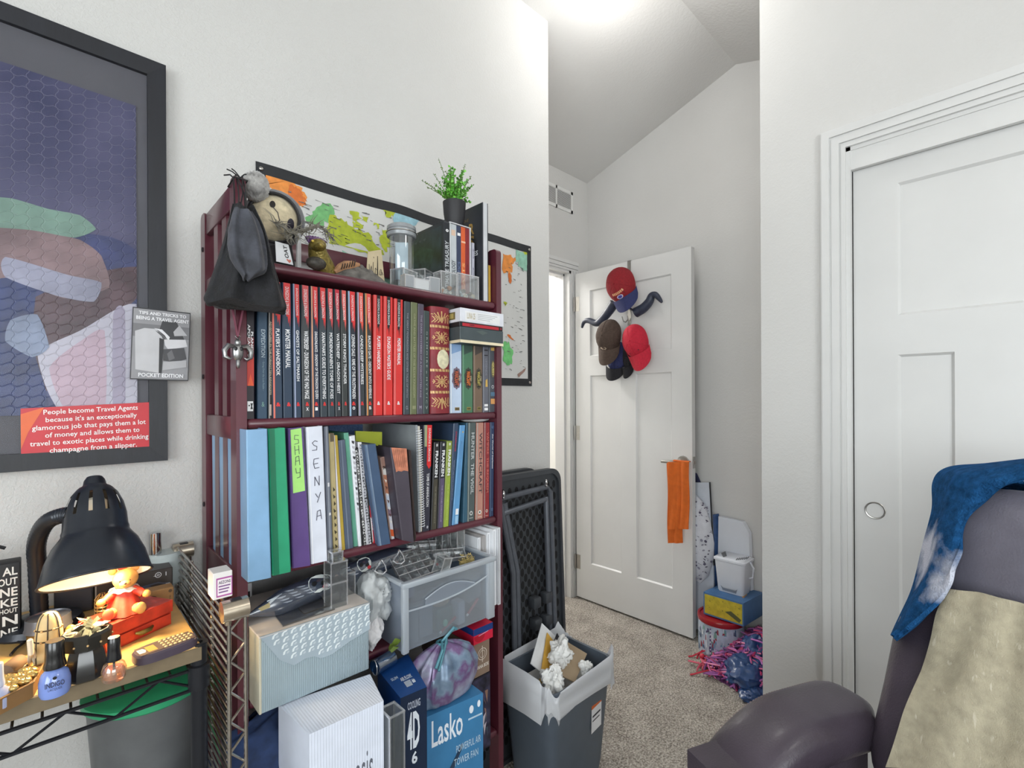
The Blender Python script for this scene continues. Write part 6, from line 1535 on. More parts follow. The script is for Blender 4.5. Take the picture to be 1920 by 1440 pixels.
# transparent blue cup lying behind it
t = thing('clear_blue_cup', 'clear blue-tinted plastic cup lying behind the dark blue carton', 'cup', tuple(Pz(718, 1240, ztb)))
c0_, c1_ = Pz(703, 1252, ztb+.02), Pz(735, 1232, ztb+.02)
mb = MB(); mb.tube([c0_, c1_], .017, clear('blue_clear', (120, 160, 200), .25, .08, .12, (80, 130, 180)), 18); mb.tube([c0_+(c0_-c1_)*.02+V_((0, .017*math.cos(a)*.7, .017*math.sin(a))) for a in [2*PI*i/18 for i in range(18)]], .0012, M_clr2, 5, closed=True); mb.build('cup', t)
mb = MB(); q = Py(738, 1212, 1.0); r3 = random.Random(8)
for k in range(12): a = r3.uniform(0, 6); l = r3.uniform(.015, .035); mb.add([q, q+V_((l*.5, -.004, l*.3*math.sin(a))), q+V_((l*math.cos(a)*.5, -.006, l*.6*math.sin(a))), q+V_((-l*.4, 0, l*.3*math.cos(a)))], [(0, 1, 2, 3)], mat('olive_leaf', (96, 116, 40), .6, 0, .2, 40))
tag(mb.build('olive_ribbon'), 'scrap of olive green ribbon under the left corner of the clear drawer', 'ribbon')
# white box with a corner label
ztw = Py(716, 1318, .86).z
B_ = [Pz(x, y, ztw) for x, y in ((580, 1377), (719, 1314), (694, 1264), (522, 1322))]
def wb(t, mb, f, g, top): f.text('oasis', .5, .84, .22, .40, cm((96, 100, 112))); top.rect(0, 1, .0, .015, cm((176, 182, 196)))
carton('white_box', 'plain white ribbed box with small lettering below the file box', 'box', tuple((p.x, p.y) for p in B_)+(ztw,), Z5+.001, ribbed('white_ribbed_card', (212, 218, 232), 60, 'X', .3), wb)
t = thing('clear_tub', 'small clear tub between the white box and the dark blue carton', 'plastic box', tuple(Pz(735, 1345, ztw-.04)))
q = Pz(735, 1332, ztw-.03); mb = MB(); mb.at((q.x, q.y, Z5+.001)); open_box(mb, -.016, .016, -.02, .02, 0, ztw-.03-Z5, M_clr, .0014, False, M_clr2); mb.build('tub', t)
# navy fabric bundled under the file box
q = Py(560, 1330, .98); crumple('navy_fabric', 'bundle of dark navy fabric under the file box', 'fabric', (q.x+.02, 1.05, .46), (.19, .07, .15), mat('navy_cloth', (28, 46, 82), .85, 0, .2, 40, .5, 90), 15, .12)
mb = MB(); q0, q1 = Py(470, 1103, 1.2), Py(484, 1140, 1.2); mb.rbox(SXL+PW+.004, SXL+PW+.05, 1.2, 1.3, Z4+.001, .83, cm((206, 204, 206)), .002); f = Face(mb, (SXL+PW+.004, 1.2, .83), (SXL+PW+.05, 1.2, .83), (SXL+PW+.05, 1.2, .65), (SXL+PW+.004, 1.2, .65)); f.rect(.3, .9, .1, .5, C_blk); f.disc(.6, .2, .12, C_wht); f.disc(.6, .38, .12, C_wht)
tag(mb.build('speaker_carton'), 'white carton with two black dots at the back behind the sticker pouch', 'box')
# ================================================================ desk corner at the left
ZD = .83
e1 = Pz(365, 1212, ZD); DYF = e1.y; DXR = .186
M_birch = wood_mat('birch_board', (214, 172, 104), .4, .1); M_cart = mat('black_wire_rack', (30, 32, 38), .35, .3, .05)
desk = thing('wire_cart', 'black wire rack with a thick wooden board on top, left of the bookshelf', 'rack', (-.1, 1.15, FL))
mb = MB(); ez = .026
mb.rbox(-.62, DXR-.004, DYF, D-.012, ZD-ez, ZD, M_birch, .004, 2); mb.build('board', desk)
mb = MB(); mb.rbox(-.62, DXR-.004, DYF-.0012, DYF+.001, ZD-ez, ZD-.0035, mat('grey_brown_edge', (112, 98, 76), .6, 0, .1, 30), .0006, 1); mb.build('front_strip', desk)  # thin strip, darker than the board, along its front edge
pcx, pcy = Py(376, 1240, DYF+.0).x, DYF+.012
for (x, y) in ((pcx, pcy), (pcx, D-.03), (-.6, pcy), (-.6, D-.03)):
    mb = MB(); mb.at((x, y, 0)); fr = (x == pcx and y == pcy); h = ZD+.002 if not fr else Py(376, 1208, DYF).z
    mb.lathe([(.0125, FL), (.0125, h-.004), (.0135, h-.003), (.0135, h), (.006, h), (.006, h-.006), (.0001, h-.006)], M_cart, 18)
    for zc in (ZD-.055, .42): mb.lathe([(.013, zc-.022), (.0165, zc-.02), (.0165, zc+.018), (.013, zc+.020)], M_cart, 18)
    mb.build('post', desk)
for zc in (ZD-.062, .42):
    mb = MB()
    for yy in (pcy, D-.03):
        mb.tube([(-.6, yy, zc+.018), (pcx, yy, zc+.018)], .0032, M_cart, 6); mb.tube([(-.6, yy, zc-.016), (pcx, yy, zc-.016)], .0032, M_cart, 6)
        n = 14; mb.tube([(-.6+(pcx+.6)*i/n, yy, zc+(.018 if i % 2 else -.016)) for i in range(n+1)], .0024, M_cart, 5)
    for xx in (-.6, pcx):
        mb.tube([(xx, pcy, zc+.018), (xx, D-.03, zc+.018)], .0032, M_cart, 6); mb.tube([(xx, pcy, zc-.016), (xx, D-.03, zc-.016)], .0032, M_cart, 6)
    for i in range(26): x = -.59+(pcx+.58)*i/25; mb.tube([(x, pcy, zc+.021), (x, D-.03, zc+.021)], .0018, M_cart, 5)
    mb.build('wire_shelf', desk)
# green tub on the lower wire shelf
gp_ = Py(312, 1330, 1.13); t = thing('green_tub', 'green plastic lid of a tub on the lower shelf of the wire rack', 'tub', (gp_.x-.01, 1.16, .445))
zt_ = .70
mb = MB(); mb.at((gp_.x-.02, 1.17, 0)); mb.lathe([(.08, .446), (.095, zt_-.02), (.095, zt_-.015)], mat('grey_tub', (90, 92, 94), .4), 32); mb.build('body', t)
mb = MB(); mb.at((gp_.x-.02, 1.17, 0)); mb.lathe([(.10, zt_-.015), (.103, zt_-.012), (.103, zt_), (.096, zt_+.004), (.0001, zt_+.004)], mat('green_lid', (46, 150, 104), .35, 0, .03), 36); mb.build('lid', t)
# chrome wire shelf standing on its end between the rack and the bookshelf
rk = thing('chrome_wire_panel', 'chrome wire shelf panel stood upright between the black rack and the bookshelf', 'wire panel', (.222, 1.13, FL))
cx0, cx1 = .207, .2345; cy0, cy1 = .90, 1.352; cz1 = Py(430, 1133, .90).z
M_cw = mat('chrome_wire', (190, 186, 180), .22, 1.0, .05, 60)
mb = MB()
for x in (cx0+.003, cx1): mb.tube([(x, cy0, .02), (x, cy0, cz1-.02)], .0032, M_cw, 8)
n = 34; mb.tube([(cx0+.004 if i % 2 else cx1-.001, cy0, .03+(cz1-.05)*i/n) for i in range(n+1)], .0026, M_cw, 6); mb.build('truss', rk); mb = MB()
for x in (cx0+.003, cx1): mb.tube([(x, cy1, .02), (x, cy1, cz1-.02)], .0032, M_cw, 8)
mb.tube([(cx0+.004 if i % 2 else cx1-.001, cy1, .03+(cz1-.05)*i/n) for i in range(n+1)], .0026, M_cw, 6)
mb.build('truss', rk)
mb = MB()
for i in range(56):
    z = .03+(cz1-.03)*i/55; mb.tube([(cx0, cy0, z), (cx0, cy1, z)], .0025, M_cw, 6)
for y in (1.02, 1.2): mb.tube([(cx0+.004, y, .02), (cx0+.004, y, cz1)], .003, M_cw, 6)
mb.build('wires', rk)
for yy, s in ((cy0, -1), (cy1-.012, 1)):
    mb = MB(); M_col = mat('collar_chrome', (196, 184, 166), .25, .9, .08, 40)
    mb.at(((cx0+cx1)/2, yy+.004, cz1-.012), (0, PI/2, 0)); mb.lathe([(.012, -.022), (.0175, -.021), (.0175, .018), (.012, .019)], M_col, 20); mb.at(); mb.box((cx0+cx1)/2-.008, (cx0+cx1)/2+.008, yy-.003, yy+.009, cz1+.002, cz1+.0058, C_blk)
    mb.rbox(cx0-.004, cx0+.006, yy-.006, yy+.02, cz1-.034, cz1-.002, M_col, .003); mb.build('corner_collar', rk)
# small white box with a purple bordered label on top of the chrome panel
bz_ = cz1+.0065; wq = Py(411, 1120, .925)
t = thing('small_white_box', 'small white cardboard box with a purple bordered label on top of the chrome wire panel', 'box', (.2195, .935, bz_))
w0_, w1_ = Py(399.5, 1120, .918).x, Py(436, 1120, .918).x; wz1 = Py(411, 1074, .918).z; bz_ = cz1+.006
mb = MB(); mb.rbox(w0_, w1_, .918, .955, bz_, wz1, mat('white_carton', (222, 218, 216), .5, 0, .02), .001, 1)
f = Face(mb, (w0_, .918, wz1), (w1_, .918, wz1), (w1_, .918, bz_), (w0_, .918, bz_)); pu = cm((168, 84, 150)); wl_ = cm((232, 222, 226))
f.rect(.16, .99, .2, .92, pu); f.rect(.22, .94, .26, .86, wl_); f.text('AEZONS', .28, .9, .32, .44, cm((60, 40, 70)), .02)
for k in range(3): f.rect(.28, .88-.06*k, .5+.11*k, .55+.11*k, cm((120, 80, 130)))
mb.build('box', t)
# ---- desk lamp
C = Vector((.053, 1.045, .952)); ax = Vector((0, math.sin(.424), math.cos(.424))); hh = .175; r = .072
qm = ax.to_track_quat('Z', 'X').to_matrix().to_4x4(); LM = Matrix.Translation(C) @ qm
lamp = thing('desk_lamp', 'black gooseneck desk lamp with a bell shade, lit over the wooden board', 'lamp', (.0, 1.2, ZD))
M_lampb = mat('satin_black_metal', (40, 44, 52), .3, .3, .06, 20, .06, 220); M_lin = mat('lamp_white_lining', (244, 236, 218), .5, 0, .01)
pr_ = [(r, 0), (r*1.0, .003), (r*.97, .012), (r*.9, .035), (r*.78, .057), (r*.66, .070), (r*.62, .075), (r*.62, .080), (r*.60, .085), (r*.585, .105), (r*.53, .125), (r*.44, .142), (r*.34, .152), (r*.30, .155)]
mb = MB(); mb.M = LM
n = 48; V = []; Fs = []
for j, (rr, z) in enumerate(pr_):
    for i in range(n): a = 2*PI*i/n; V.append((rr*math.cos(a), rr*math.sin(a), z))
slots = set(range(2, n, 4))
for j in range(len(pr_)-1):
    for i in range(n):
        if j in (9, 10) and (i % 4 == 2): continue        # cooling slots, open through the shade
        k = (i+1) % n; Fs.append((j*n+i, j*n+k, (j+1)*n+k, (j+1)*n+i))
mb.add(V, Fs, M_lampb)
mb.tube([(r*1.005*math.cos(2*PI*i/48), r*1.005*math.sin(2*PI*i/48), .0) for i in range(48)], .0018, M_lampb, 6, closed=True)
mb.build('shade', lamp)
mb = MB(); mb.M = LM; V = []; Fs = []; pin = [(rr-.0022, z) for rr, z in pr_[:9]]
for rr, z in pin:
    for i in range(n): a = 2*PI*i/n; V.append((rr*math.cos(a), rr*math.sin(a), z+.0006))
for j in range(len(pin)-1):
    for i in range(n): k = (i+1) % n; Fs.append(((j+1)*n+i, (j+1)*n+k, j*n+k, j*n+i))
mb.add(V, Fs, M_lin); mb.build('lining', lamp)
mb = MB(); mb.M = LM; mb.lathe([(r*.30, .154), (r*.26, .156), (r*.22, .160), (r*.2, .168), (r*.15, .174), (.0001, .176)], M_lampb, 20); mb.build('cap', lamp)
mb = MB(); mb.M = LM; mb.ell((0, 0, .06), (.026, .026, .032), emit('bulb_glow', (255, 226, 176), 7.0), 20, 14); mb.lathe([(.014, .088), (.016, .092), (.016, .13), (.012, .135)], M_lin, 16); mb.build('bulb', lamp)
nk = C+ax*.108
P3 = [nk+Vector((-.03, .0, .004)), Py(118, 966, 1.10), Py(92, 976, 1.12), Py(76, 996, 1.145), Py(68, 1025, 1.17), Py(70, 1060, 1.19), Py(72, 1110, 1.21), Py(74, 1150, 1.22)]
P3.append(Vector((P3[-1].x, 1.22, ZD+.018)))
dense = []
for i in range(len(P3)-1):
    a = P3[max(i-1, 0)]; b = P3[i]; c = P3[i+1]; d = P3[min(i+2, len(P3)-1)]
    for k in range(10):
        t_ = k/10; dense.append(.5*((2*b)+(c-a)*t_+(2*a-5*b+4*c-d)*t_*t_+(3*b-a-3*c+d)*t_**3))
dense.append(P3[-1])
mb = MB(); mb.tube(dense, [.0122+.0009*(i % 2) for i in range(len(dense))], M_lampb, 14); mb.build('gooseneck', lamp)
mb = MB(); mb.at((P3[-1].x, 1.235, ZD)); mb.lathe([(.06, 0), (.062, .004), (.058, .014), (.03, .02), (.014, .026), (.0001, .026)], M_lampb, 32); mb.build('base', lamp)
l = bpy.data.lights.new('lamp_bulb', 'SPOT'); l.energy = 4.2; l.color = (1.0, .74, .40); l.spot_size = math.radians(150); l.spot_blend = .4; l.shadow_soft_size = .02
o = bpy.data.objects.new('lamp_bulb', l); COL.objects.link(o); o.location = C+ax*.018; o.rotation_euler = (-.424, 0, 0)
# ---- things on the board
def lathe_thing(name, label, cat, p, prof, m, part='body', grp=None, n=28):
    t = thing(name, label, cat, tuple(p), grp); mb = MB(); mb.at(tuple(p)); mb.lathe(prof, m, n); mb.build(part, t); return t
# word sign block at the left edge
sx = Py(38.5, 1120, 1.20).x; sz1 = Py(38, 1053, 1.20).z
t = thing('word_sign', 'black wooden block sign with white slab capitals at the left edge of the rack board', 'sign', (sx-.05, 1.21, ZD))
mb = MB(); mb.rbox(sx-.1, sx, 1.20, 1.24, ZD, sz1, mat('black_sign_wood', (30, 32, 36), .6, 0, .1, 40), .002)
f = Face(mb, (sx-.1, 1.20, sz1), (sx, 1.20, sz1), (sx, 1.20, ZD), (sx-.1, 1.20, ZD)); cw = cm((214, 214, 210))
hgt = sz1-ZD
for tx_, a, v0, v1 in (('AL', .785, .05, .155), ('OUT', .73, .185, .28), ('NE', .755, .31, .42), ('KE', .76, .45, .55), ('HOUT', .745, .575, .635), ('N', .78, .665, .79), ('NE', .76, .83, .93)):
    f.text(tx_, a, .965, v0, v1, cw, .02)
mb.build('block', t)
# dark boxes against the wall
def bx(name, label, x0, x1, y0, y1, z1, m, fn=None, cat='box'):
    t = thing(name, label, cat, ((x0+x1)/2, (y0+y1)/2, ZD)); mb = MB(); mb.rbox(x0, x1, y0, y1, ZD, z1, m, .0015, 1)
    f = Face(mb, (x0, y0, z1), (x1, y0, z1), (x1, y0, ZD), (x0, y0, ZD))
    if fn: fn(f)
    mb.build('box', t); return t
yb1 = 1.262
xq = Py(178, 1130, yb1).x; xr_ = Py(324, 1100, yb1).x; zq = Py(318, 1064, yb1).z
def head(f):
    f.rect(0, .02, 0, 1, cm((150, 140, 130))); a = cm((206, 206, 208))
    f.ring(.80, .20, .045, a, .22); f.ring(.80, .20, .018, a, .4); f.rect(.90, .912, .13, .28, a); f.poly([(.73, .22), (.76, .2), (.78, .235)], a)
    f.poly([(.45, .7), (.6, .5), (.8, .47), (.97, .62), (.97, .68), (.8, .53), (.62, .56), (.5, .72)], cm((76, 78, 92))); f.rect(.9, .96, .58, .66, cm((170, 170, 176))); f.disc(.62, .82, .13, cm((66, 76, 98)))
bx('headphone_box', 'dark brown product box with a small white emblem behind the teddy bear', xq, xr_, yb1, 1.325, zq, mat('dark_brown_carton', (56, 48, 44), .45, 0, .05), head)
bx('dark_box', 'dark slate box behind the tin and under the lamp shade', Py(101, 1130, yb1).x, xq-.003, yb1+.005, 1.33, zq-.004, mat('dark_slate_carton', (58, 60, 68), .5, 0, .05))
yk2 = 1.17
def kraft(f):
    f.poly([(.12+.36*(1+math.cos(a))*.5+.05, .38+.16*math.sin(a)) for a in [2*PI*i/16 for i in range(16)]], cm((58, 50, 36))); f.disc(.9, .16, .055, cm((96, 70, 44))); f.ring(.7, .2, .05, cm((150, 116, 76)), .2); f.down('FRAGILE', .86, .92, .38, .82, cm((90, 70, 46)))  # dark oval is a shadow painted on the box front
x0k, x1k = Py(258, 1130, yk2).x, Py(326, 1130, yk2).x
bx('kraft_box', 'brown kraft cardboard box with an oval shadow painted on it, between the teddy bear and the chrome panel', x0k, x1k, yk2, 1.20, Py(320, 1101, yk2).z, mat('kraft_card', (166, 124, 78), .75, 0, .06, 40), kraft)
# perfume bottle with a chrome cap
pb = Py(306, 1060, 1.338); pz1 = Py(300, 1037, 1.338).z
t = thing('perfume_bottle', 'tall pale glass bottle with a chrome cylinder cap against the wall', 'bottle', (pb.x, 1.338, ZD))
mb = MB(); mb.at((pb.x+.004, 1.338, ZD)); mb.lathe([(.030, 0), (.033, .004), (.033, pz1-ZD-.006), (.028, pz1-ZD), (.0001, pz1-ZD)], mat('pale_glass', (196, 206, 206), .15, 0, .02), 28); mb.build('bottle', t)
pc = Py(291, 1020, 1.338); mb = MB(); mb.at((pc.x, 1.338, pz1)); mb.lathe([(.0105, 0), (.0118, .001), (.0118, Py(291, 999, 1.338).z-pz1), (.0105, Py(291, 998, 1.338).z-pz1), (.0001, Py(291, 998, 1.338).z-pz1)], M_chrome, 24); mb.build('cap', t)
# candle tin with dark lid
tc_ = Py(91, 1190, 1.13); tr = (Py(140, 1140, 1.13).x-Py(42, 1160, 1.13).x)/2*.92
t = thing('candle_tin', 'round brass coloured tin with a dark embossed lid behind the beige dome', 'tin', (tc_.x, 1.13, ZD)); tz = Py(92, 1160, 1.13).z-ZD
mb = MB(); mb.at((tc_.x, 1.13, ZD)); mb.lathe([(tr*.86, 0), (tr*.9, .003), (tr*.92, tz-.014)], mat('brass_tin', (120, 100, 62), .3, .7, .08, 40), 36); mb.build('body', t)
mb = MB(); mb.at((tc_.x, 1.13, ZD)); M_tl = mat('dark_tin_lid', (96, 98, 106), .35, .4, .08, 30)
mb.lathe([(tr, tz-.016), (tr*1.05, tz-.014), (tr, tz-.010), (tr*.98, tz+.004), (tr*.96, tz+.006), (tr*.93, tz+.003), (.0001, tz+.003)], M_tl, 40)
f = Face(mb, (tc_.x-.03, 1.155, ZD+tz+.003), (tc_.x+.03, 1.155, ZD+tz+.003), (tc_.x+.03, 1.105, ZD+tz+.003), (tc_.x-.03, 1.105, ZD+tz+.003)); f.text('CANDLE', .12, .88, .38, .62, cm((48, 48, 50)), .02); mb.build('lid', t)
# beige ribbed dome with straps and a knob
dc = Py(92, 1200, 1.03); t = thing('beige_dome', 'beige domed ornament crossed by dark riveted straps, behind the blue nail polish', 'ornament', (dc.x, 1.03, ZD))
M_bei = mat('beige_leatherette', (206, 180, 130), .55, 0, .06, 40, .2, 120); dzt = Py(92, 1150, 1.03).z-ZD; dr_ = (Py(131, 1210, 1.03).x-Py(58, 1210, 1.03).x)/2*.84
def dome_(u, v): a = 2*PI*u; t_ = v*PI/2; rr = dr_*(1.0-.0*v)*(math.cos(t_)**.55 if v < 1 else 0)*(.90+.10*math.sin(min(1, v*2)*PI/2)); return (dc.x+rr*math.cos(a), 1.03+rr*math.sin(a), ZD+.002+dzt*math.sin(t_)**.9)
mb = MB(); mb.sheet(dome_, 36, 14, M_bei, closed=True); mb.build('dome', t)
M_str = mat('dark_strap', (58, 44, 30), .5)
mb = MB()
for k in range(7):
    u0 = k/7+.02; mb.tube([Vector(dome_(u0, v/10))*1.0 for v in range(10)], .0011, M_str, 5)
for v in (.34, .5): mb.tube([dome_(i/30, v) for i in range(30)], .0011, M_str, 5, closed=True)
mb.build('straps', t)
mb = MB()
for k in range(7):
    for v in (.34, .5): mb.ell(dome_(k/7+.09, v), (.002, .002, .002), M_gilt, 8, 6)
mb.build('rivets', t)
mb = MB(); kq = Py(133, 1182, 1.03); mb.ell(kq, (.007, .007, .009), mat('amber_knob', (214, 158, 66), .4), 12, 8); mb.build('knob', t)
# white cord bits beside the dome
t = MB(); a = Py(56, 1200, 1.0)
t.tube([a, a+V_((.001, 0, -.02)), Pz(57, 1245, ZD+.004), Pz(48, 1250, ZD+.004), Pz(40, 1252, ZD+.004)], .0035, mat('white_cord', (206, 196, 176), .6), 8); a = Py(56, 1200, 1.0); t.tube([a, Pz(70, 1254, ZD+.004), Pz(58, 1256, ZD+.003)], .003, mat('white_cord', (206, 196, 176), .6), 8)
tag(t.build('loose_string'), 'loose white string lying left of the beige dome', 'string')
# tan roll left
a, b = Pz(8, 1262, ZD+.012), Pz(36, 1240, ZD+.012); t = MB(); t.tube([a, b], [.011, .0105], mat('tan_roll', (128, 104, 84), .6, 0, .08, 40), 16); tag(t.build('tan_roll'), 'tan paper roll lying behind the tray of gold nuggets', 'roll')
# dark cable on the board at the back left
t = MB(); t.tube([Pz(20, 1228, ZD+.003), Pz(30, 1216, ZD+.004), Pz(44, 1206, ZD+.003), Pz(20, 1200, ZD+.003), Pz(-20, 1210, ZD+.003)], .0022, M_black, 6); tag(t.build('black_cable'), 'black cable looped on the board below the word sign', 'cable')
# nail polish bottles
def polish(name, label, p, hcap, hb, rb, mglass, mcap, liquid=None, fn=None, wcap=None):
    t = thing(name, label, 'nail polish', tuple(p), 'nail polish bottles'); wc = wcap or rb*.50
    mb = MB(); mb.at(tuple(p)); mb.lathe([(rb*.72, 0), (rb*.9, .002), (rb, hb*.18), (rb*1.0, hb*.55), (rb*.84, hb*.82), (rb*.5, hb*.97), (rb*.42, hb), (.0001, hb)], mglass, 28); mb.build('glass', t)
    if liquid: mb = MB(); mb.at(tuple(p)); mb.lathe([(rb*.66, .004), (rb*.88, hb*.2), (rb*.88, hb*.5), (rb*.7, hb*.66), (.0001, hb*.66)], liquid, 24); mb.build('liquid', t)
    mb = MB(); mb.at(tuple(p)); z = hb
    mb.lathe([(wc*1.18, z), (wc*1.2, z+.003), (wc*1.04, z+.010), (wc, z+hcap*.5), (wc*.96, z+hcap-.001), (wc*.9, z+hcap), (.0001, z+hcap)], mcap, 24); mb.build('cap', t)
    if fn: fn(t, p)
    return t
M_bcap = mat('gloss_black_cap', (22, 22, 24), .22, 0, .02, coat=.5)
p = Pz(103, 1303, ZD); p.z = ZD
def plab(t, p):
    d = Vector((-p.x, -p.y, 0)).normalized(); s = Vector((-d.y, d.x, 0)); c = p+d*.0175
    mb = MB(); tl, tr_, br_, bl_ = [c+s*a*.0125+Vector((0, 0, z)) for a, z in ((-1, .034), (1, .034), (1, .010), (-1, .010))]
    f = Face(mb, tl, tr_, br_, bl_); f.disc(.5, .12, .09, C_blk); f.text('INDIGO', .1, .9, .32, .62, cm((48, 52, 80)), .02); f.text('LACQUER', .22, .8, .68, .84, cm((60, 64, 90))); mb.build('label', t)
M_bgl = mat('periwinkle_glass', (120, 142, 206), .12, 0, .05, 30, coat=.6)
polish('nail_polish', 'periwinkle blue nail polish bottle with a tall black cap', p, .037, .040, .0172, M_bgl, M_bcap, fn=plab, wcap=.0105)
M_cgl = clear('clear_glass', (250, 240, 228), .2, .04, .06)
p = Pz(214, 1275, ZD); p.z = ZD
polish('nail_polish', 'small clear peach nail polish bottle with a square black cap', p, .034, .030, .0150, M_cgl, M_bcap, clear('peach_liquid', (246, 206, 170), .1, .1, .45, (236, 186, 146)), wcap=.0078)
t = MB(); t.at(tuple(p)); t.lathe([(.0022, .003), (.003, .006), (.0016, .018), (.0014, .03)], C_blk, 8); tag(t.build('polish_brush'), 'black brush visible inside the clear peach bottle', 'brush')
p = Pz(-6, 1334, ZD); p.z = ZD; polish('nail_polish', 'pale lilac nail polish bottle cut by the left edge of the picture', p, .03, .034, .0135, mat('lilac_glass', (170, 176, 206), .15, 0, .05), mat('white_cap', (206, 208, 222), .3))
# black faceted pot full of scraps
p = Pz(163, 1268, ZD); p.z = ZD; ph_ = Py(163, 1180, p.y).z-ZD; pr2 = .0255
t = thing('black_pot', 'black faceted pot with a studded collar full of pale paper scraps', 'pot', tuple(p))
mb = MB(); mb.at(tuple(p), (0, 0, .3)); mb.lathe([(pr2*.9, 0), (pr2*1.05, .003), (pr2*1.05, .014), (pr2*.86, ph_*.55), (pr2*.72, ph_*.66)], M_bcap, 8); mb.build('body', t, 20)
mb = MB(); mb.at(tuple(p)); mb.lathe([(pr2*.8, ph_*.62), (pr2*1.1, ph_*.68), (pr2*1.18, ph_*.86), (pr2*1.2, ph_*.95), (pr2*1.05, ph_), (pr2*.8, ph_*.98), (.0001, ph_*.96)], mat('black_collar', (40, 38, 34), .35), 12); mb.build('collar', t, 20)
mb = MB()
for i in range(12): a = 2*PI*i/12; mb.ell((p.x+pr2*1.17*math.cos(a), p.y+pr2*1.17*math.sin(a), ZD+ph_*.80), (.0016, .0016, .0016), M_gilt, 6, 5)
mb.build('studs', t)
sc_ = MB(); r6 = random.Random(31); M_scr = mat('cream_scraps', (216, 202, 150), .7, 0, .1, 60)
for k in range(34):
    a = r6.uniform(0, 6.3); rr = r6.uniform(0, pr2*.95); c = p+V_((rr*math.cos(a), rr*math.sin(a), ph_+r6.uniform(-.002, .016)*(1.2-rr/pr2))); M3 = Euler((r6.uniform(-.9, .9), r6.uniform(-.9, .9), r6.uniform(0, 6))).to_matrix(); s = r6.uniform(.005, .011)
    sc_.add([c+M3 @ V_((-s, -s*.4, 0)), c+M3 @ V_((s, -s*.5, 0)), c+M3 @ V_((s*.8, s*.5, .002)), c+M3 @ V_((-s*.7, s*.6, 0))], [(0, 1, 2, 3)], M_scr if k % 4 else cm((70, 60, 40)))
o = sc_.build('paper_scraps'); o['kind'] = 'stuff'; tag(o, 'pale cream paper scraps heaped in the black pot', 'scraps')
# red chest of one drawer
rl, rr_ = Pz(204, 1226, ZD), Pz(323, 1170, ZD); rl.z = rr_.z = ZD
dx = (rr_-rl); dx.z = 0; Ln = dx.length; dxn = dx/Ln; dyn = Vector((-dxn.y, dxn.x, 0)); rh = Py(204, 1188, rl.y).z-ZD
rh = max(.045, min(.062, rh)); dep = .068
t = thing('red_chest', 'small worn red wooden drawer box with a brass pull under the teddy bear', 'trinket box', tuple(rl+dx*.5+dyn*dep*.5))
M_redw = mat('worn_red_paint', (186, 52, 32), .5, 0, .16, 46)
def RB(mb, u0, u1, v0, v1, z0, z1, m): mb.hexa([rl+dxn*u+dyn*v+V_((0, 0, z)) for z in (z0, z1) for u, v in ((u0, v0), (u1, v0), (u1, v1), (u0, v1))], m)
mb = MB(); RB(mb, 0, Ln, .003, dep, 0, rh*.50, M_redw); RB(mb, -.001, Ln+.001, 0, dep+.001, rh*.54, rh, M_redw); RB(mb, .001, Ln-.001, .004, dep-.002, rh*.5, rh*.54, cm((60, 20, 16))); mb.build('case', t)
mb = MB(); RB(mb, .004, Ln-.004, -.001, .004, .004, rh*.48, M_redw); mb.build('drawer', t)
mb = MB(); c = rl+dxn*Ln*.5+V_((0, 0, rh*.34))-dyn*.004; mb.tube([c-dxn*.015, c-dxn*.008-dyn*.004+V_((0, 0, -.002)), c+dxn*.008-dyn*.004+V_((0, 0, -.002)), c+dxn*.015], [.002, .004, .004, .002], mat('old_brass', (120, 104, 56), .4, .8, .2, 90), 8); mb.build('pull', t)
# teddy bear figurine seated on it
tb = rl+dxn*Ln*.42+dyn*dep*.45+V_((0, 0, rh+.0005)); fwd = Vector((-.06, -.93, 0)).normalized(); sd = Vector((-fwd.y, fwd.x, 0))
bear = thing('teddy_figurine', 'small teddy bear figurine in a red dress with white collar, seated on the red box', 'figurine', tuple(tb))
M_fur2 = mat('honey_bear', (198, 146, 80), .5, 0, .08, 60, .2, 160); M_dress = mat('red_dress', (196, 62, 40), .5, 0, .08, 80, .3, 120); M_lace = mat('white_lace', (226, 216, 206), .6, 0, .04, 120, .5, 200)
S = .98
def BP(x, y, z): return tb+(sd*x+fwd*y)*S+V_((0, 0, z*S))
mb = MB(); hd = BP(.002, .002, .060); mb.ell(hd, (.0185*S, .0175*S, .0180*S), M_fur2, 20, 14); mb.ell(BP(.001, .017, .055), (.0085*S, .007*S, .0068*S), M_fur2, 14, 10)
mb.build('head', bear, 80)
for s in (-1, 1):
    mb = MB(); mb.ell(BP(s*.0155, -.001, .0755), (.0065*S, .0035*S, .0065*S), M_fur2, 12, 8); mb.build('ear', bear)
    mb = MB(); mb.ell(BP(.001+s*.0068, .0175, .0605), (.0014*S, .0012*S, .0017*S), C_blk, 8, 6); mb.build('eye', bear)
    mb = MB(); mb.tube([BP(s*.012, .004, .040), BP(s*.022, .010, .034), BP(s*.027, .014, .030)], [.0075*S, .0068*S, .0062*S], M_dress, 12); mb.build('sleeve', bear)
    mb = MB(); mb.ell(BP(s*.031, .016, .030), (.0068*S, .0068*S, .0066*S), M_fur2, 12, 8); mb.build('paw', bear)
    mb = MB(); mb.tube([BP(s*.010, .008, .010), BP(s*.018, .022, .009), BP(s*.021, .030, .010)], [.009*S, .0085*S, .0075*S], M_fur2, 12); mb.ell(BP(s*.022, .031, .0115), (.0082*S, .0045*S, .0105*S), M_fur2 if s > 0 else mat('rosy_paw', (206, 110, 72), .5), 12, 8); mb.build('leg', bear)
mb = MB(); mb.ell(BP(.001, .0235, .0572), (.0022*S, .0016*S, .0015*S), cm((70, 40, 26)), 8, 6); mb.build('nose', bear)
mb = MB()
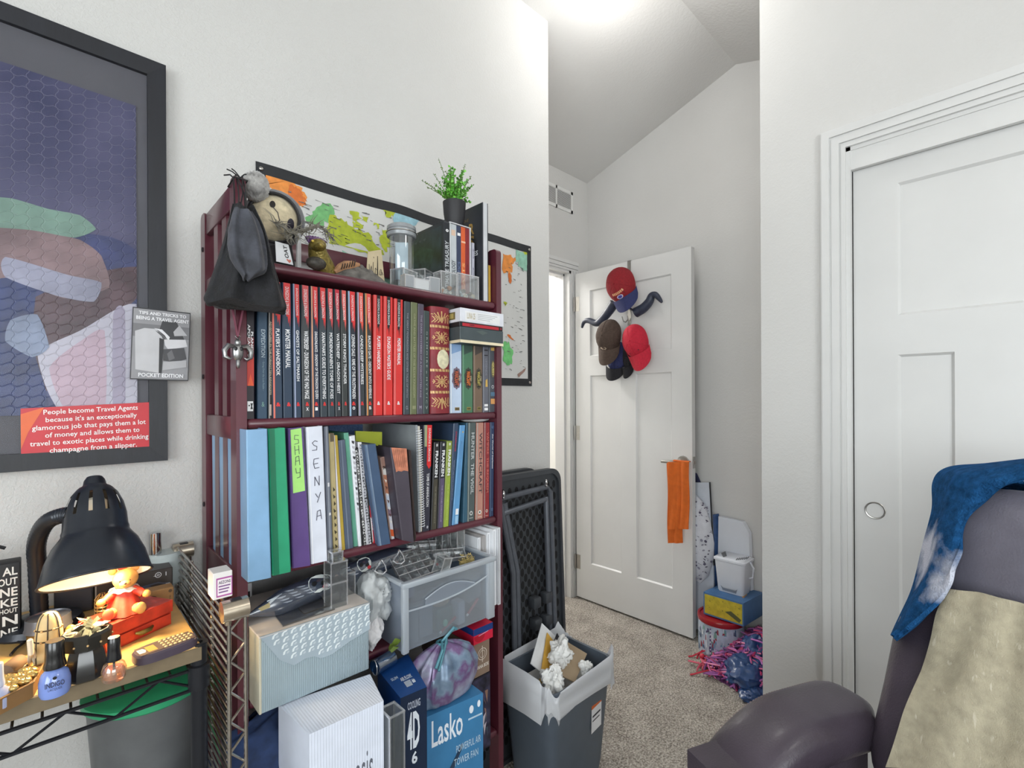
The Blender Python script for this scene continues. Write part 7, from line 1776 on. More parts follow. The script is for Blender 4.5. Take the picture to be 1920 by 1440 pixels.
def dress(u, v):
    a = 2*PI*u; rr = (.013+.017*(1-v)**1.4)*(1+.08*math.sin(9*a)*(1-v)); p_ = BP(rr*math.cos(a), rr*math.sin(a)*(.95)+.004*(1-v), .0015+.046*v); return p_
mb.sheet(dress, 44, 10, M_dress, closed=True); mb.build('dress', bear, 80)
mb = MB(); mb.sheet(lambda u, v: BP((.009+.013*v)*math.cos(2*PI*u), (.009+.013*v)*math.sin(2*PI*u), .0475-.006*v+.0014*math.sin(18*PI*u)*v), 44, 3, M_lace, closed=True, th=.0008); mb.build('collar', bear, 80)
mb = MB(); mb.ell(BP(-.002, .000, .0785), (.007*S, .004*S, .0035*S), mat('red_bow', (196, 48, 36), .5), 10, 8); mb.build('bow', bear)
# wire basket trinket next to the bear and a white strip of card
t = MB(); c = Py(192, 1138, 1.12); M_wi = mat('gold_wire', (150, 120, 76), .35, .7)
for k in range(7): t.tube([c+V_((.010*math.cos(a), .010*math.sin(a), -.022+.006*k)) for a in [2*PI*i/14 for i in range(14)]], .0011, M_wi, 4, closed=True)
for k in range(8): a = 2*PI*k/8; t.tube([c+V_((.010*math.cos(a), .010*math.sin(a), ZD-c.z)), c+V_((.010*math.cos(a), .010*math.sin(a), .016)), c+V_((.004*math.cos(a), .004*math.sin(a), .024))], .0009, M_wi, 4)
tag(t.build('wire_cage'), 'tiny gold wire cage standing left of the teddy bear', 'ornament')
q4 = [Py(x, y, 1.085) for x, y in ((152, 1172), (203, 1154), (204, 1172), (153, 1190))]; t = MB(); z_ = ZD
t.hexa([(q4[0].x, 1.09, ZD), (q4[1].x, 1.09, ZD), (q4[1].x, 1.10, ZD), (q4[0].x, 1.10, ZD), tuple(q4[0]), tuple(q4[1]), (q4[1].x, 1.10, q4[1].z), (q4[0].x, 1.10, q4[0].z)], M_white)
f = Face(t, q4[0], q4[1], (q4[1].x, 1.09, ZD), (q4[0].x, 1.09, ZD)); f.text('PLIPA', .52, .9, .08, .24, C_blk, .02); tag(t.build('white_strip_box'), 'narrow white box with tiny dark letters behind the black pot', 'box')
# handset / calculator lying on the board
cq = [Pz(x, y, ZD+.014) for x, y in ((238, 1213), (262, 1244), (381, 1196), (352, 1178))]
a0 = (cq[0]+cq[1])/2; a1 = (cq[2]+cq[3])/2; ua = (a1-a0); ul = ua.length; ua.normalize(); va = Vector((-ua.y, ua.x, 0)); vw = .0235
t = thing('handset', 'dark purple handset with a small amber screen and rows of pale keys on the board', 'remote control', tuple((a0+a1)/2-V_((0, 0, .014))))
def HP(u, v, z): return a0+ua*u+va*v+V_((0, 0, z-.014))
mb = MB(); out = []
for k in range(24):
    a = 2*PI*k/24; e = .6; cx_ = math.copysign(abs(math.cos(a))**e, math.cos(a)); cy_ = math.copysign(abs(math.sin(a))**e, math.sin(a)); out.append((ul/2+ul*.5*cx_, vw*cy_))
M_hs = mat('purple_grey_plastic', (72, 62, 76), .4, 0, .04); M_hs2 = mat('brown_grey_face', (86, 72, 66), .45, 0, .04)
n = len(out); V = [HP(u, v, .0) for u, v in out]+[HP(u, v, .011) for u, v in out]+[HP(ul/2+(u-ul/2)*.95, v*.9, .014) for u, v in out]
mb.add(V, [list(range(n))[::-1], [2*n+i for i in range(n)]]+[[i, (i+1) % n, n+(i+1) % n, n+i] for i in range(n)]+[[n+i, n+(i+1) % n, 2*n+(i+1) % n, 2*n+i] for i in range(n)], M_hs)
f = Face(mb, HP(0, vw*.8, .0142), HP(ul, vw*.8, .0142), HP(ul, -vw*.8, .0142), HP(0, -vw*.8, .0142)); f.rect(.06, .94, .06, .94, M_hs2); f.rect(.2, .34, .2, .8, cm((186, 140, 70))); f.poly([(.07, .3), (.16, .3), (.19, .5), (.16, .72), (.07, .72)], C_wht); f.text('VTC', .08, .15, .4, .62, cm((70, 60, 60)), .02)
mb.build('body', t)
for i in range(7):
    for j in range(4):
        if i == 6 and j in (0, 3): continue
        mb = MB(); mb.ell(HP(ul*(.46+.075*i), vw*(-.58+.39*j), .0146), (.0027, .0024, .0018), mat('pale_key', (206, 180, 130), .4), 8, 6); mb.build('key', t)
# cardboard tray of gold nuggets
tq = [Pz(x, y, ZD+.022) for x, y in ((-70, 1345), (62, 1278), (82, 1243), (-60, 1286))]
t = thing('card_tray', 'brown cardboard tray at the left front of the rack board', 'tray', (tq[0].x, tq[0].y, ZD)); M_kr = mat('brown_tray', (140, 104, 62), .7, 0, .06, 40)
mb = MB(); mb.hexa([(p.x, p.y, ZD) for p in tq]+[(p.x, p.y, ZD+.020) for p in tq], M_kr)
for i in range(4): a, b = tq[i], tq[(i+1) % 4]; mb.tube([(a.x, a.y, ZD+.021), (b.x, b.y, ZD+.021)], .0016, M_kr, 5)
mb.build('tray', t)
M_nug = mat('gold_nugget', (206, 176, 110), .25, .6, .15, 120); r7 = random.Random(14); base = None
for k in range(22):
    u = .38+.56*((k*7) % 22)/22; v = .12+.72*((k*5) % 11)/11
    c = tq[0].lerp(tq[1], u).lerp(tq[3].lerp(tq[2], u), v); z0_ = ZD+.0205
    if base is None:
        mb = MB()
        def nug(u, v): a = 2*PI*u; t_ = PI*(v-.5); return (.0078*math.cos(t_)*math.cos(a), .0055*math.cos(t_)*math.sin(a), .0042+.0042*math.sin(t_)*(1+.15*math.sin(3*a)))
        mb.sheet(nug, 12, 8, M_nug, closed=True); base = mb.build('gold_nugget'); o = base
    else: o = base.copy(); COL.objects.link(o)
    o.location = (c.x, c.y, z0_); o.rotation_euler = (0, 0, r7.uniform(0, 3)); tag(o, 'shiny gold nugget in the brown cardboard tray', 'nugget', 'gold nuggets in the tray')
# tip of a dark stick at the far left
t = MB(); t.tube([Py(-30, 1018, 1.3), Py(10, 1028, 1.3)], .003, M_black, 8); t.tube([Py(-30, 1018, 1.3), (Py(-30, 1018, 1.3).x, 1.3, ZD)], .004, M_black, 8); tag(t.build('black_hook'), 'tip of a thin black hook poking in at the left edge below the frame', 'hook')
# ================================================================ beside the shelf: folding tables and the bin
M_blkp = mat('black_table_plastic', (54, 57, 62), .5, 0, .05, 40); M_hole = mat('table_pocket', (12, 12, 14), .8); M_gst = mat('grey_tube_steel', (96, 100, 108), .35, .4, .05, 40)
tx0, tx1 = .985, Py(1056, 1000, 1.235).x
def table(name, label, X0, X1, zt, y0, lean, detail):
    t = thing(name, label, 'folding table', ((X0+X1)/2, y0+.05, FL), 'folding tables')
    def W(x, z, d=0): return (x, y0+lean*(z-FL)/(zt-FL)+d, z)
    mb = MB(); r = .05; pts = []
    for cx_, cz_, a0_ in ((X1-r, zt-r, 0), (X0+r, zt-r, 90), (X0+r, FL+r, 180), (X1-r, FL+r, 270)):
        for k in range(7): a = math.radians(a0_+15*k); pts.append((cx_+r*math.cos(a), cz_+r*math.sin(a)))
    n = len(pts); inn = [(X0+(X1-X0)/2+(x-(X0+X1)/2)*.94, (FL+zt)/2+(z-(FL+zt)/2)*.965) for x, z in pts]
    V = [W(x, z, .028) for x, z in pts]+[W(x, z, .002) for x, z in pts]+[W(x, z, 0) for x, z in inn]+[W(x, z, .012) for x, z in inn]
    mb.add(V, [[i for i in range(n)]]+[[i, (i+1) % n, n+(i+1) % n, n+i][::-1] for i in range(n)]+[[n+i, n+(i+1) % n, 2*n+(i+1) % n, 2*n+i][::-1] for i in range(n)]+[[2*n+i, 2*n+(i+1) % n, 3*n+(i+1) % n, 3*n+i][::-1] for i in range(n)]+[[3*n+i for i in range(n)][::-1]], M_blkp)
    if detail:
        px_ = .034; pz_ = .046; k = 0
        for j in range(int((zt-FL-.1)/(pz_/2))):
            z = zt-.062-j*pz_/2
            for i in range(int((X1-X0)/px_)+1):
                x = X0+.03+px_*i+(px_/2 if j % 2 else 0)
                if x > X1-.028: continue
                hx, hz = .0085, .0145
                mb.add([W(x+dx*hx, z+dz*hz, .0115) for dx, dz in ((-1, -.5), (-1, .5), (-.4, 1), (.4, 1), (1, .5), (1, -.5), (.4, -1), (-.4, -1))], [list(range(8))], M_hole)
    mb.build('table_top', t, 40)
    if detail:
        def leg(Pp, r_=.0105):
            mb = MB(); mb.tube([W(x, z, d) for x, z, d in Pp], r_, M_gst, 10); return mb
        # outer legs: straight uprights with a crossbar, then the kinked inner frame
        xr_ = Py(1032, 1000, 1.23).x; zb_ = Py(1030, 912, 1.23).z; xl_ = X0+.018
        leg([(xl_, zb_-.015, -.012), (xr_-.02, zb_, -.012), (xr_, zb_-.02, -.012), (xr_+.002, .10, -.012)]).build('leg_frame', t)
        x2 = xr_-.028; leg([(x2, zb_-.035, -.014), (x2, .10, -.014)]).build('leg_frame', t)
        a0, a1, a2 = Py(941, 945, 1.22), Py(960, 1075, 1.22), Py(956, 1190, 1.22)
        leg([(x2, zb_-.045, -.014), (a0.x+.012, zb_-.062, -.014), (a0.x, a0.z, -.014), (a1.x+.004, a1.z, -.014), (a1.x+.002, a2.z, -.014), (a1.x-.004, .1, -.014)]).build('leg_frame', t)
        leg([(a0.x+.026, zb_-.07, -.010), (a0.x+.022, a0.z, -.010), (a1.x+.028, a1.z, -.010), (a1.x+.026, a2.z, -.010), (a1.x+.02, .1, -.010)]).build('leg_frame', t)
        for q in ((1024, 904), (944, 926)):
            p = Py(q[0], q[1], 1.205); mb = MB(); mb.ell(p, (.006, .006, .011), M_chrome, 10, 8); mb.ell(p+V_((0, 0, -.014)), (.005, .005, .005), M_chrome, 8, 6); mb.build('clip', t)
        for i, (x, z) in enumerate(((1000, 1128), (1022, 1118), (1002, 1168), (1022, 1160))):
            p = Py(x, z, 1.225); mb = MB(); mb.rbox(p.x-.02, p.x+.02, 1.20, 1.236, p.z-.02, p.z+.022, M_blkp, .008); mb.build('bracket', t)
zt_a = Py(1010, 884, 1.235).z
table('folding_table', 'black plastic folding table stood on end beside the bookshelf, grey legs facing out', tx0, tx1, zt_a, 1.21, .035, True)
zt_b = Py(985, 881, 1.30).z
table('folding_table', 'second black folding table behind the first, only its top edge showing', tx0-.01, Py(1018, 890, 1.29).x, zt_b, 1.285, .03, False)
# waste bin
bin_ = thing('waste_bin', 'grey plastic waste bin with a white liner between the bookshelf and the door', 'bin', (1.215, 1.06, FL))
M_bin = mat('slate_bin_plastic', (86, 96, 108), .4, 0, .03, 20)
bc, bzt = V_((1.222, 1.065, 0)), .36
def rrect(hw, hd, r, n=6):
    out = []
    for cx_, cy_, a0_ in ((hw-r, hd-r, 0), (-hw+r, hd-r, 90), (-hw+r, -hd+r, 180), (hw-r, -hd+r, 270)):
        for k in range(n+1): a = math.radians(a0_+90*k/n); out.append((cx_+r*math.cos(a), cy_+r*math.sin(a)))
    return out
BR = -.0
def loft(mb, secs, m, capb=True, capt=False, rot=BR):
    V = []; n = len(secs[0][0]); c_, s_ = math.cos(rot), math.sin(rot)
    for pts, z in secs: V += [(bc.x+x*c_-y*s_, bc.y+x*s_+y*c_, z) for x, y in pts]
    Fs = [(j*n+i, j*n+(i+1) % n, (j+1)*n+(i+1) % n, (j+1)*n+i) for j in range(len(secs)-1) for i in range(n)]
    if capb: Fs.append(list(range(n))[::-1])
    if capt: Fs.append([(len(secs)-1)*n+i for i in range(n)])
    mb.add(V, Fs, m)
mb = MB(); hw, hd = .165, .118
loft(mb, [(rrect(hw*.76, hd*.76, .03), FL), (rrect(hw*.80, hd*.80, .03), .03), (rrect(hw*.97, hd*.97, .04), bzt-.03), (rrect(hw, hd, .04), bzt-.02), (rrect(hw, hd, .04), bzt), (rrect(hw*.94, hd*.94, .035), bzt), (rrect(hw*.75, hd*.75, .03), .03)], M_bin)
def bp(x, y, z): return V_((bc.x+x, bc.y+y, z))
a = [bp(hw*.905*u-.0, -hd*.905-.0012, z) for u, z in ((.30, .262), (.66, .270), (.64, .16), (.28, .152))]
f = Face(mb, *a); f.rect(0, 1, 0, 1, C_wht); f.rect(0, 1, 0, .30, cm((206, 100, 40))); f.rect(.1, .9, .5, .56, cm((60, 60, 70))); f.rect(.1, .8, .64, .68, cm((60, 60, 70)))
mb.build('body', bin_)
M_liner = clear('bin_liner', (244, 245, 248), .06, .4, .94, (238, 240, 244))
rim_ = rrect(hw*1.035, hd*1.04, .045, 8); nr = len(rim_)
r8 = random.Random(17); ph_ = [r8.uniform(0, 6) for _ in range(6)]
def liner(u, v):
    k = u*nr; i = int(k) % nr; f_ = k-int(k); x = rim_[i][0]*(1-f_)+rim_[(i+1) % nr][0]*f_; y = rim_[i][1]*(1-f_)+rim_[(i+1) % nr][1]*f_; a = 2*PI*u
    if v < .5:   # outside skirt up to the lip
        w = v/.5; z = bzt-.075-.022*math.sin(2*a+ph_[0])-.012*math.sin(5*a+ph_[1])+w*(.095+.022*math.sin(2*a+ph_[0])+.012*math.sin(5*a+ph_[1])); s = 1.015+.018*math.sin(9*a+ph_[2]+2*w)*(1-w*.4)+.012*math.sin(17*a+ph_[3])*(1-w)
    else:
        w = (v-.5)/.5; z = bzt+.02-.13*w+.008*math.sin(3*a+ph_[4])*(1-w); s = 1.0-.13*w+.02*math.sin(8*a+ph_[5])*w
    nn_ = noise.noise((math.cos(a)*2.2, math.sin(a)*2.2, v*3.1)); n2_ = noise.noise((math.cos(a)*6, math.sin(a)*6, v*5)); s += .035*nn_+.02*n2_; z += .022*nn_*(1 if v < .5 else .4)+.010*n2_
    if abs(v-.5) < .08: z += .012*math.sin(3*a+ph_[4])+.006*math.sin(7*a)
    return (bc.x+x*s, bc.y+y*s, z)
mb = MB(); mb.sheet(liner, 96, 20, M_liner, closed=True); mb.build('liner', bin_, 70)
# rubbish in the bin
UPZ = V_((0, 0, .022))
def scrap(name, label, cat, pts, rgb, th=.004, fn=None, m=None):
    t = MB(); a, b, c, d = [V_(p)+UPZ for p in pts]; n = (b-a).cross(d-a).normalized()*th
    t.hexa([d-n, c-n, b-n, a-n, d, c, b, a], m or cm(rgb, .6)); f = Face(t, a, b, c, d)
    if fn: fn(f)
    tag(t.build(name), label, cat, 'rubbish in the bin')
scrap('yellow_envelope', 'yellow padded envelope sticking up in the bin', 'envelope', [bp(-.11, -.02, .33), bp(.03, .075, .40), bp(.05, .04, .35), bp(-.09, -.05, .29)], (206, 160, 66), fn=lambda f: (f.rect(.1, .25, .1, .9, cm((196, 140, 40))), f.rect(.04, .12, .3, .8, cm((150, 100, 40)))))
scrap('white_carton_flap', 'white card box flap behind the yellow envelope in the bin', 'cardboard', [bp(-.10, .03, .36), bp(.03, .10, .425), bp(.08, .06, .36), bp(-.06, -.02, .31)], (212, 214, 216))
scrap('cardboard_piece', 'folded brown cardboard piece on top of the rubbish in the bin', 'cardboard', [bp(-.05, -.03, .335), bp(.07, .03, .375), bp(.115, -.035, .335), bp(-.02, -.09, .315)], (158, 138, 112), fn=lambda f: f.rect(.48, .5, 0, 1, cm((120, 100, 80))))
scrap('black_packet', 'black plastic packet tucked beside the yellow envelope in the bin', 'packet', [bp(-.01, .02, .375), bp(.06, .055, .395), bp(.065, .035, .36), bp(.0, -.0, .345)], (34, 36, 44))
M_tis = mat('white_tissue_paper', (228, 228, 226), .85, 0, .03, 50, .6, 60)
for k, (x, y, z, r_, lab) in enumerate(((.005, -.01, .375, .034, 'largest crumpled white tissue, in the middle of the bin'), (-.085, -.055, .335, .034, 'crumpled tissue at the left of the bin'), (.055, -.075, .33, .02, 'small twist of tissue near the front of the bin'))):
    p = bp(x, y, z+.02); crumple('crumpled_tissue', lab, 'tissue', tuple(p), (r_*.95, r_*.85, r_), M_tis, 40+k, .5, 'rubbish in the bin')
mb = MB(); loft(mb, [(rrect(hw*.78, hd*.78, .03), .305)], M_tis, True); tag(mb.build('paper_waste'), 'layer of crumpled paper filling the bin below the cardboard', 'paper')['kind'] = 'stuff'

# ================================================================ on the open door
FD = DX
hk = thing('over_door_hook', 'thin steel over-door hook hanging down from the top of the open door', 'hook', (FD, Px(1180, 490, FD).y, 2.03))
yh = Px(1180, 490, FD).y; zl_ = Px(1180, 600, FD).z
mb = MB(); mb.box(FD-.0035, FD-.0015, yh-.011, yh+.011, zl_-.03, 2.033, M_nickel); mb.box(FD-.0035, FD+DT+.002, yh-.011, yh+.011, 2.031, 2.033, M_nickel); mb.box(FD+DT+.0005, FD+DT+.0025, yh-.011, yh+.011, 1.98, 2.033, M_nickel)
for z in (1.86, 1.70, 1.58):
    for s in (-1, 1): mb.tube([(FD-.003, yh+s*.008, z), (FD-.02, yh+s*.012, z-.02), (FD-.04, yh+s*.016, z-.016), (FD-.05, yh+s*.018, z+.01)], .0025, M_nickel, 6)
mb.build('hook', hk)
# caps: crown is a dome, the bill a curved plate. frame: n out of the door (-x), down, and across (+y is left in view)
M_hat = {}
def cap(label, cx_, cy_, X, rot, crown, bill, scale=1.0, logo=None, squash=.62, billlen=.078, eyelets=True, grp=None, cw_=1.0):
    """centre of the crown in the photo, hung on the door with the bill pointing down turned by rot"""
    c = Px(cx_, cy_, X); t = thing('baseball_cap', label, 'cap', tuple(c), grp)
    u_ = V_((0, -math.cos(rot), math.sin(rot)))      # across, to the right in view
    d_ = V_((0, -math.sin(rot), -math.cos(rot)))     # towards the bill
    n_ = V_((-1, 0, 0)); s = scale
    def K(x, y, z): return c+(u_*x+d_*y+n_*z)*s
    R1, R2, H_ = .078*cw_, .096, .105*squash
    mb = MB()
    def crown_(u, v): a = 2*PI*u; q_ = v*PI/2; e = math.cos(q_)**.8 if v < 1 else 0; return K(R1*e*math.cos(a), R2*e*math.sin(a)+.004*v, H_*math.sin(q_)+.0015*math.cos(6*a)*math.cos(q_))
    mb.sheet(crown_, 36, 12, crown, closed=True)
    for k in range(6): mb.tube([Vector(crown_(k/6+1/12, v/10))+n_*.0006 for v in range(10)], .0009, crown, 4)
    mb.add([crown_(i/36, 0) for i in range(36)], [list(range(36))], crown); mb.build('crown', t, 70)
    mb = MB()
    def bl(u, v): x = (u-.5)*2; ww = R1*(.965-.08*v); yy = R2*.46+math.sqrt(max(0, 1-x*x))*R2*.40+billlen*v*(.42+.58*math.sqrt(max(0, 1-(x*.97)**2))); return K(x*ww, yy, .004+.040*(1-x*x)-.004*v)
    mb.sheet(bl, 22, 8, bill, th=.0025); mb.build('bill', t, 60)
    mb = MB(); mb.ell(K(0, .004, H_), (.005, .005, .005), crown, 10, 6); mb.build('button', t)
    if eyelets:
        for k in (-1, 1):
            mb = MB(); p = Vector(crown_(.25+k*.085, .52)); mb.ell(p, (.003, .003, .003), C_blk, 8, 5); mb.build('eyelet', t)
    if logo:
        mb = MB(); logo(mb, lambda x, v: Vector(crown_(.25+x, v))+n_*.0016); mb.build('embroidery', t)
    return t, K
C_crim = mat('crimson_twill', (132, 20, 30), .85, 0, .08, 120, .3, 300); C_navy = mat('navy_twill', (38, 44, 88), .85, 0, .08, 120, .3, 300); C_brn = mat('brown_twill', (72, 58, 50), .9, 0, .12, 90, .3, 300); C_rosy = mat('bright_red_twill', (178, 24, 48), .85, 0, .08, 120, .3, 300); C_bk = mat('black_twill', (26, 26, 32), .9, 0, .1, 120, .3, 300)
def logo1(mb, P):
    P_ = P; P = lambda x, v: P_(x*1.8, v*1.1+.24)
    for k in range(7):
        x = -.055+.11*k/6; v = .30+.05*math.sin(PI*k/6); mb.add([P(x-.007, v+.09), P(x+.007, v+.09), P(x+.007, v), P(x-.007, v)][::-1], [(0, 1, 2, 3)], cm((206, 150, 110)))
    mb.add([P(.026*math.cos(a), .23+.085*math.sin(a)) for a in [2*PI*i/14 for i in range(14)]], [list(range(14))], cm((206, 206, 226))); mb.add([P(.018*math.cos(a), .23+.06*math.sin(a))+V_((-.0008, 0, 0)) for a in [2*PI*i/14 for i in range(14)]], [list(range(14))], cm((70, 70, 160)))
    mb.add([P(-.03, .1), P(.03, .1), P(.03, .07), P(-.03, .07)][::-1], [(0, 1, 2, 3)], cm((196, 110, 90)))
def logo2(mb, P):
    P_ = P; P = lambda x, v: P_(x*1.6, v*1.2+.16)
    wq_ = cm((214, 196, 176)); mb.add([P(x, v) for x, v in ((-.03, .30), (.03, .30), (.034, .22), (.012, .20), (.03, .10), (-.03, .10), (-.012, .2), (-.034, .22))], [list(range(8))], wq_); mb.add([P(.01*math.cos(a), .2+.03*math.sin(a))+V_((-.0008, 0, 0)) for a in [2*PI*i/10 for i in range(10)]], [list(range(10))], cm((90, 70, 60)))
XH = FD-.03
GC = 'caps hung on the door'
cap('navy and black cap hung behind the brown cap, only its bill showing', 1157, 668, XH+.012, -.15, C_navy, C_bk, .9, None, .3, grp=GC)
cap('black cap hanging between the brown and bright red caps, just a sliver of bill', 1178, 668, XH+.012, .02, C_bk, C_bk, .8, None, .3, cw_=.6, grp=GC)
cap('dark brown baseball cap with pale embroidery, hung low on the left', 1144, 630, XH-.03, -.10, C_brn, C_brn, 1.0, logo2, .8, .09, eyelets=False, grp=GC, cw_=.98)
cap('bright red baseball cap hung low on the right of the door hook', 1193, 640, XH-.03, .30, C_rosy, C_rosy, 1.03, None, .66, .085, grp=GC, cw_=.92)
cap('crimson baseball cap with a navy bill and round embroidered emblem, topmost on the door', 1166, 535, XH-.036, .34, C_crim, C_navy, 1.1, logo1, .72, .07, grp=GC)
# horned headband behind the top cap
t = thing('horned_headband', 'pair of curved blue-black foam horns hung behind the crimson and navy cap', 'horns', tuple(Px(1165, 580, XH)))
M_horn = mat('blue_black_foam', (42, 48, 66), .45, 0, .12, 60, .3, 120)
for pts in (((1152, 568), (1140, 586), (1128, 600), (1118, 606), (1104, 601), (1095, 604), (1091, 615)), ((1192, 586), (1206, 578), (1217, 566), (1222, 555), (1229, 553), (1236, 560), (1241, 567))):
    mb = MB(); P4 = [Px(x, y, XH-.012) for x, y in pts]; dn = []
    for i in range(len(P4)-1):
        a = P4[max(i-1, 0)]; b = P4[i]; c = P4[i+1]; d = P4[min(i+2, len(P4)-1)]
        for k in range(6): q_ = k/6; dn.append(.5*((2*b)+(c-a)*q_+(2*a-5*b+4*c-d)*q_*q_+(3*b-a-3*c+d)*q_**3))
    dn.append(P4[-1]); nn = len(dn); mb.tube(dn, [.026*(1-i/nn)**.62+.003 for i in range(nn)], M_horn, 14); mb.build('horn', t)
mb = MB(); a, b = Px(1150, 572, XH+.0), Px(1194, 586, XH+.0); mb.tube([a, a.lerp(b, .5)+V_((0, 0, .02)), b], .006, M_horn, 8); mb.build('band', t)
# orange scarf folded over the lever handle
M_or = mat('orange_cloth', (206, 98, 24), .8, 0, .05, 40, .25, 200)
sc_x = DX-.064
t = thing('orange_scarf', 'orange cloth scarf folded over the door lever', 'scarf', tuple(Px(1270, 868, sc_x)))
def strip(xl, xr, yt_, yb_, X, ph):
    def fn(u, v):
        xx = xl+(xr-xl)*u; p = Px(xx, yt_, X); q_ = Px(xx, yb_, X); z = p.z+(q_.z-p.z)*v
        return (X-.004*math.sin(u*9+ph)-.003*math.sin(u*17+v*4), p.y+.003*math.sin(v*7+ph), z)
    return fn
mb = MB(); mb.sheet(strip(1254, 1292, 866, 992, sc_x-.004, .5), 16, 16, M_or, th=.004); mb.build('front_fold', t, 70)
mb = MB(); mb.sheet(strip(1252, 1280, 868, 1018, sc_x+.0, 2.2), 12, 16, M_or, th=.004); mb.build('back_fold', t, 70)
mb = MB(); pz0 = Px(1262, 866, sc_x); pz1_ = Px(1291, 866, sc_x)
mb.sheet(lambda u, v: (sc_x-.004+.03*v, pz0.y+(pz1_.y-pz0.y)*u, hz+.011+.004*math.sin(PI*v)-.0), 8, 6, M_or, th=.003); mb.build('top_fold', t, 70)

# ================================================================ behind the door
GX = AX-.02
# round tin
tc = V_((2.395, 1.02, FL)); 
lft, rgt = Px(1309, 1150, tc.x), Px(1398, 1160, tc.x)
tc.y = (lft.y+rgt.y)/2; trr = (lft.y-rgt.y)/2*.90; tzt = Px(1352, 1163, tc.x-trr*.6).z
tn = thing('round_tin', 'round illustrated tin with a red lid on the carpet behind the door edge', 'tin', tuple(tc))
M_tin = mat('tin_print', (176, 188, 204), .35, .1, .16, 20)
mb = MB(); mb.at(tuple(tc)); mb.lathe([(trr*.97, 0), (trr, .003), (trr, tzt-FL-.018)], M_tin, 48); mb.at()
r9 = random.Random(3); cols = [(110, 150, 176), (214, 220, 226), (150, 60, 76), (76, 96, 130), (120, 160, 150), (196, 204, 216), (70, 60, 96)]
def onT(a, z, l=.0007): return (tc.x+(trr+l)*math.cos(a), tc.y+(trr+l)*math.sin(a), FL+z)
for k in range(90):
    a = PI+r9.uniform(-1.3, 1.3); z = r9.uniform(.01, tzt-FL-.05); w = r9.uniform(.04, .14); h = r9.uniform(.008, .03); l = .0006+.00003*k
    mb.add([onT(a, z, l), onT(a+w, z+r9.uniform(-.006, .006), l), onT(a+w*.8, z+h, l), onT(a+w*.2, z+h*1.2, l)][::-1], [(0, 1, 2, 3)], cm(r9.choice(cols)))
for i in range(16):
    a = PI-.05; z = .005+(tzt-FL-.04)*i/16; mb.add([onT(a-.03, z, .0045), onT(a+.03, z+.004, .0045), onT(a+.03, z+.010, .0045), onT(a-.03, z+.006, .0045)][::-1], [(0, 1, 2, 3)], cm((96, 60, 120) if i % 2 else (206, 206, 220)))
mb.build('body', tn)
mb = MB(); mb.at((tc.x, tc.y, 0)); mb.lathe([(trr*1.03, tzt-.024), (trr*1.04, tzt-.022), (trr*1.04, tzt-.004), (trr*1.02, tzt), (trr*.93, tzt-.001), (trr*.9, tzt-.005), (.0001, tzt-.005)], mat('red_lid', (150, 22, 34), .3, 0, .03), 48); mb.build('lid', tn)
# yellow and blue flat box on the tin
q = [Px(x, y, tc.x-.055) for x, y in ((1319, 1110), (1394, 1131), (1393, 1164), (1317, 1140))]
q1 = Px(1419, 1122, AX-.02)
bz0, bz1 = tzt+.0005, (q[0].z+q[1].z)/2
t = thing('yellow_box', 'yellow fronted blue box lying on the round tin', 'box', ((tc.x+AX)/2-.03, tc.y, bz0))
mb = MB(); M_bb = mat('steel_blue_card', (70, 110, 156), .45, 0, .05)
ya, yb_ = q[0].y, q[1].y; xf0, xf1 = tc.x-.055, AX-.012
mb.hexa([(xf0, yb_, bz0), (xf1, yb_-.02, bz0), (xf1, ya-.02, bz0), (xf0, ya, bz0), (xf0, yb_, bz1), (xf1, yb_-.02, bz1), (xf1, ya-.02, bz1), (xf0, ya, bz1)], M_bb)
f = Face(mb, (xf0, ya, bz1), (xf0, yb_, bz1), (xf0, yb_, bz0), (xf0, ya, bz0)); f.rect(.03, .97, .07, .93, mat('mustard_print', (186, 168, 50), .5, 0, .1, 40)); r9 = random.Random(8)
for k in range(26): u, v = r9.uniform(.06, .9), r9.uniform(.12, .82); s = r9.uniform(.008, .03); f.k = 2; f.poly([(u, v), (u+s, v+.02), (u+s*.8, v+s*1.6), (u+s*.1, v+s*1.4)], cm((80, 76, 40) if k % 3 else (150, 120, 50)))
f.poly([(.55, .6), (.7, .5), (.95, .75), (.9, .9)], cm((86, 90, 56)))
g = Face(mb, (xf1, ya-.02, bz1), (xf1, yb_-.02, bz1), (xf0, yb_, bz1), (xf0, ya, bz1)); g.rect(.1, .5, .2, .6, cm((110, 150, 186))); g.poly([(.6, .5), (.8, .4), (.85, .7)], cm((206, 150, 90)))
mb.build('box', t)
# small white bin on the box
wb0, wb1 = Px(1344, 1100, 2.45), Px(1408, 1115, 2.45); wz1_ = Px(1376, 1046, 2.45).z; wy, ww = (wb0.y+wb1.y)/2, (wb0.y-wb1.y)/2*.9
t = thing('small_white_bin', 'small white plastic waste bin with a handle, on the yellow fronted box', 'bin', (2.455, wy, bz1))
M_wp = mat('white_plastic', (214, 218, 226), .35, 0, .02, 10)
def sq(h, d, r): return [(x, y) for x, y in rrect(d, h, r, 5)]
bc_ = bc; bc = V_((2.455, wy, 0)); mb = MB()
loft(mb, [(sq(ww*.80, .046, .015), bz1+.001), (sq(ww*.84, .05, .016), bz1+.01), (sq(ww*.98, .062, .018), wz1_-.012), (sq(ww*1.05, .067, .02), wz1_-.008), (sq(ww*1.05, .067, .02), wz1_), (sq(ww*.97, .06, .018), wz1_+.002)], M_wp); mb.build('body', t)
mb = MB(); loft(mb, [(sq(ww*.97, .06, .018), wz1_+.002), (sq(ww*.9, .055, .016), wz1_+.006)], M_wp, False, True); mb.build('lid', t)
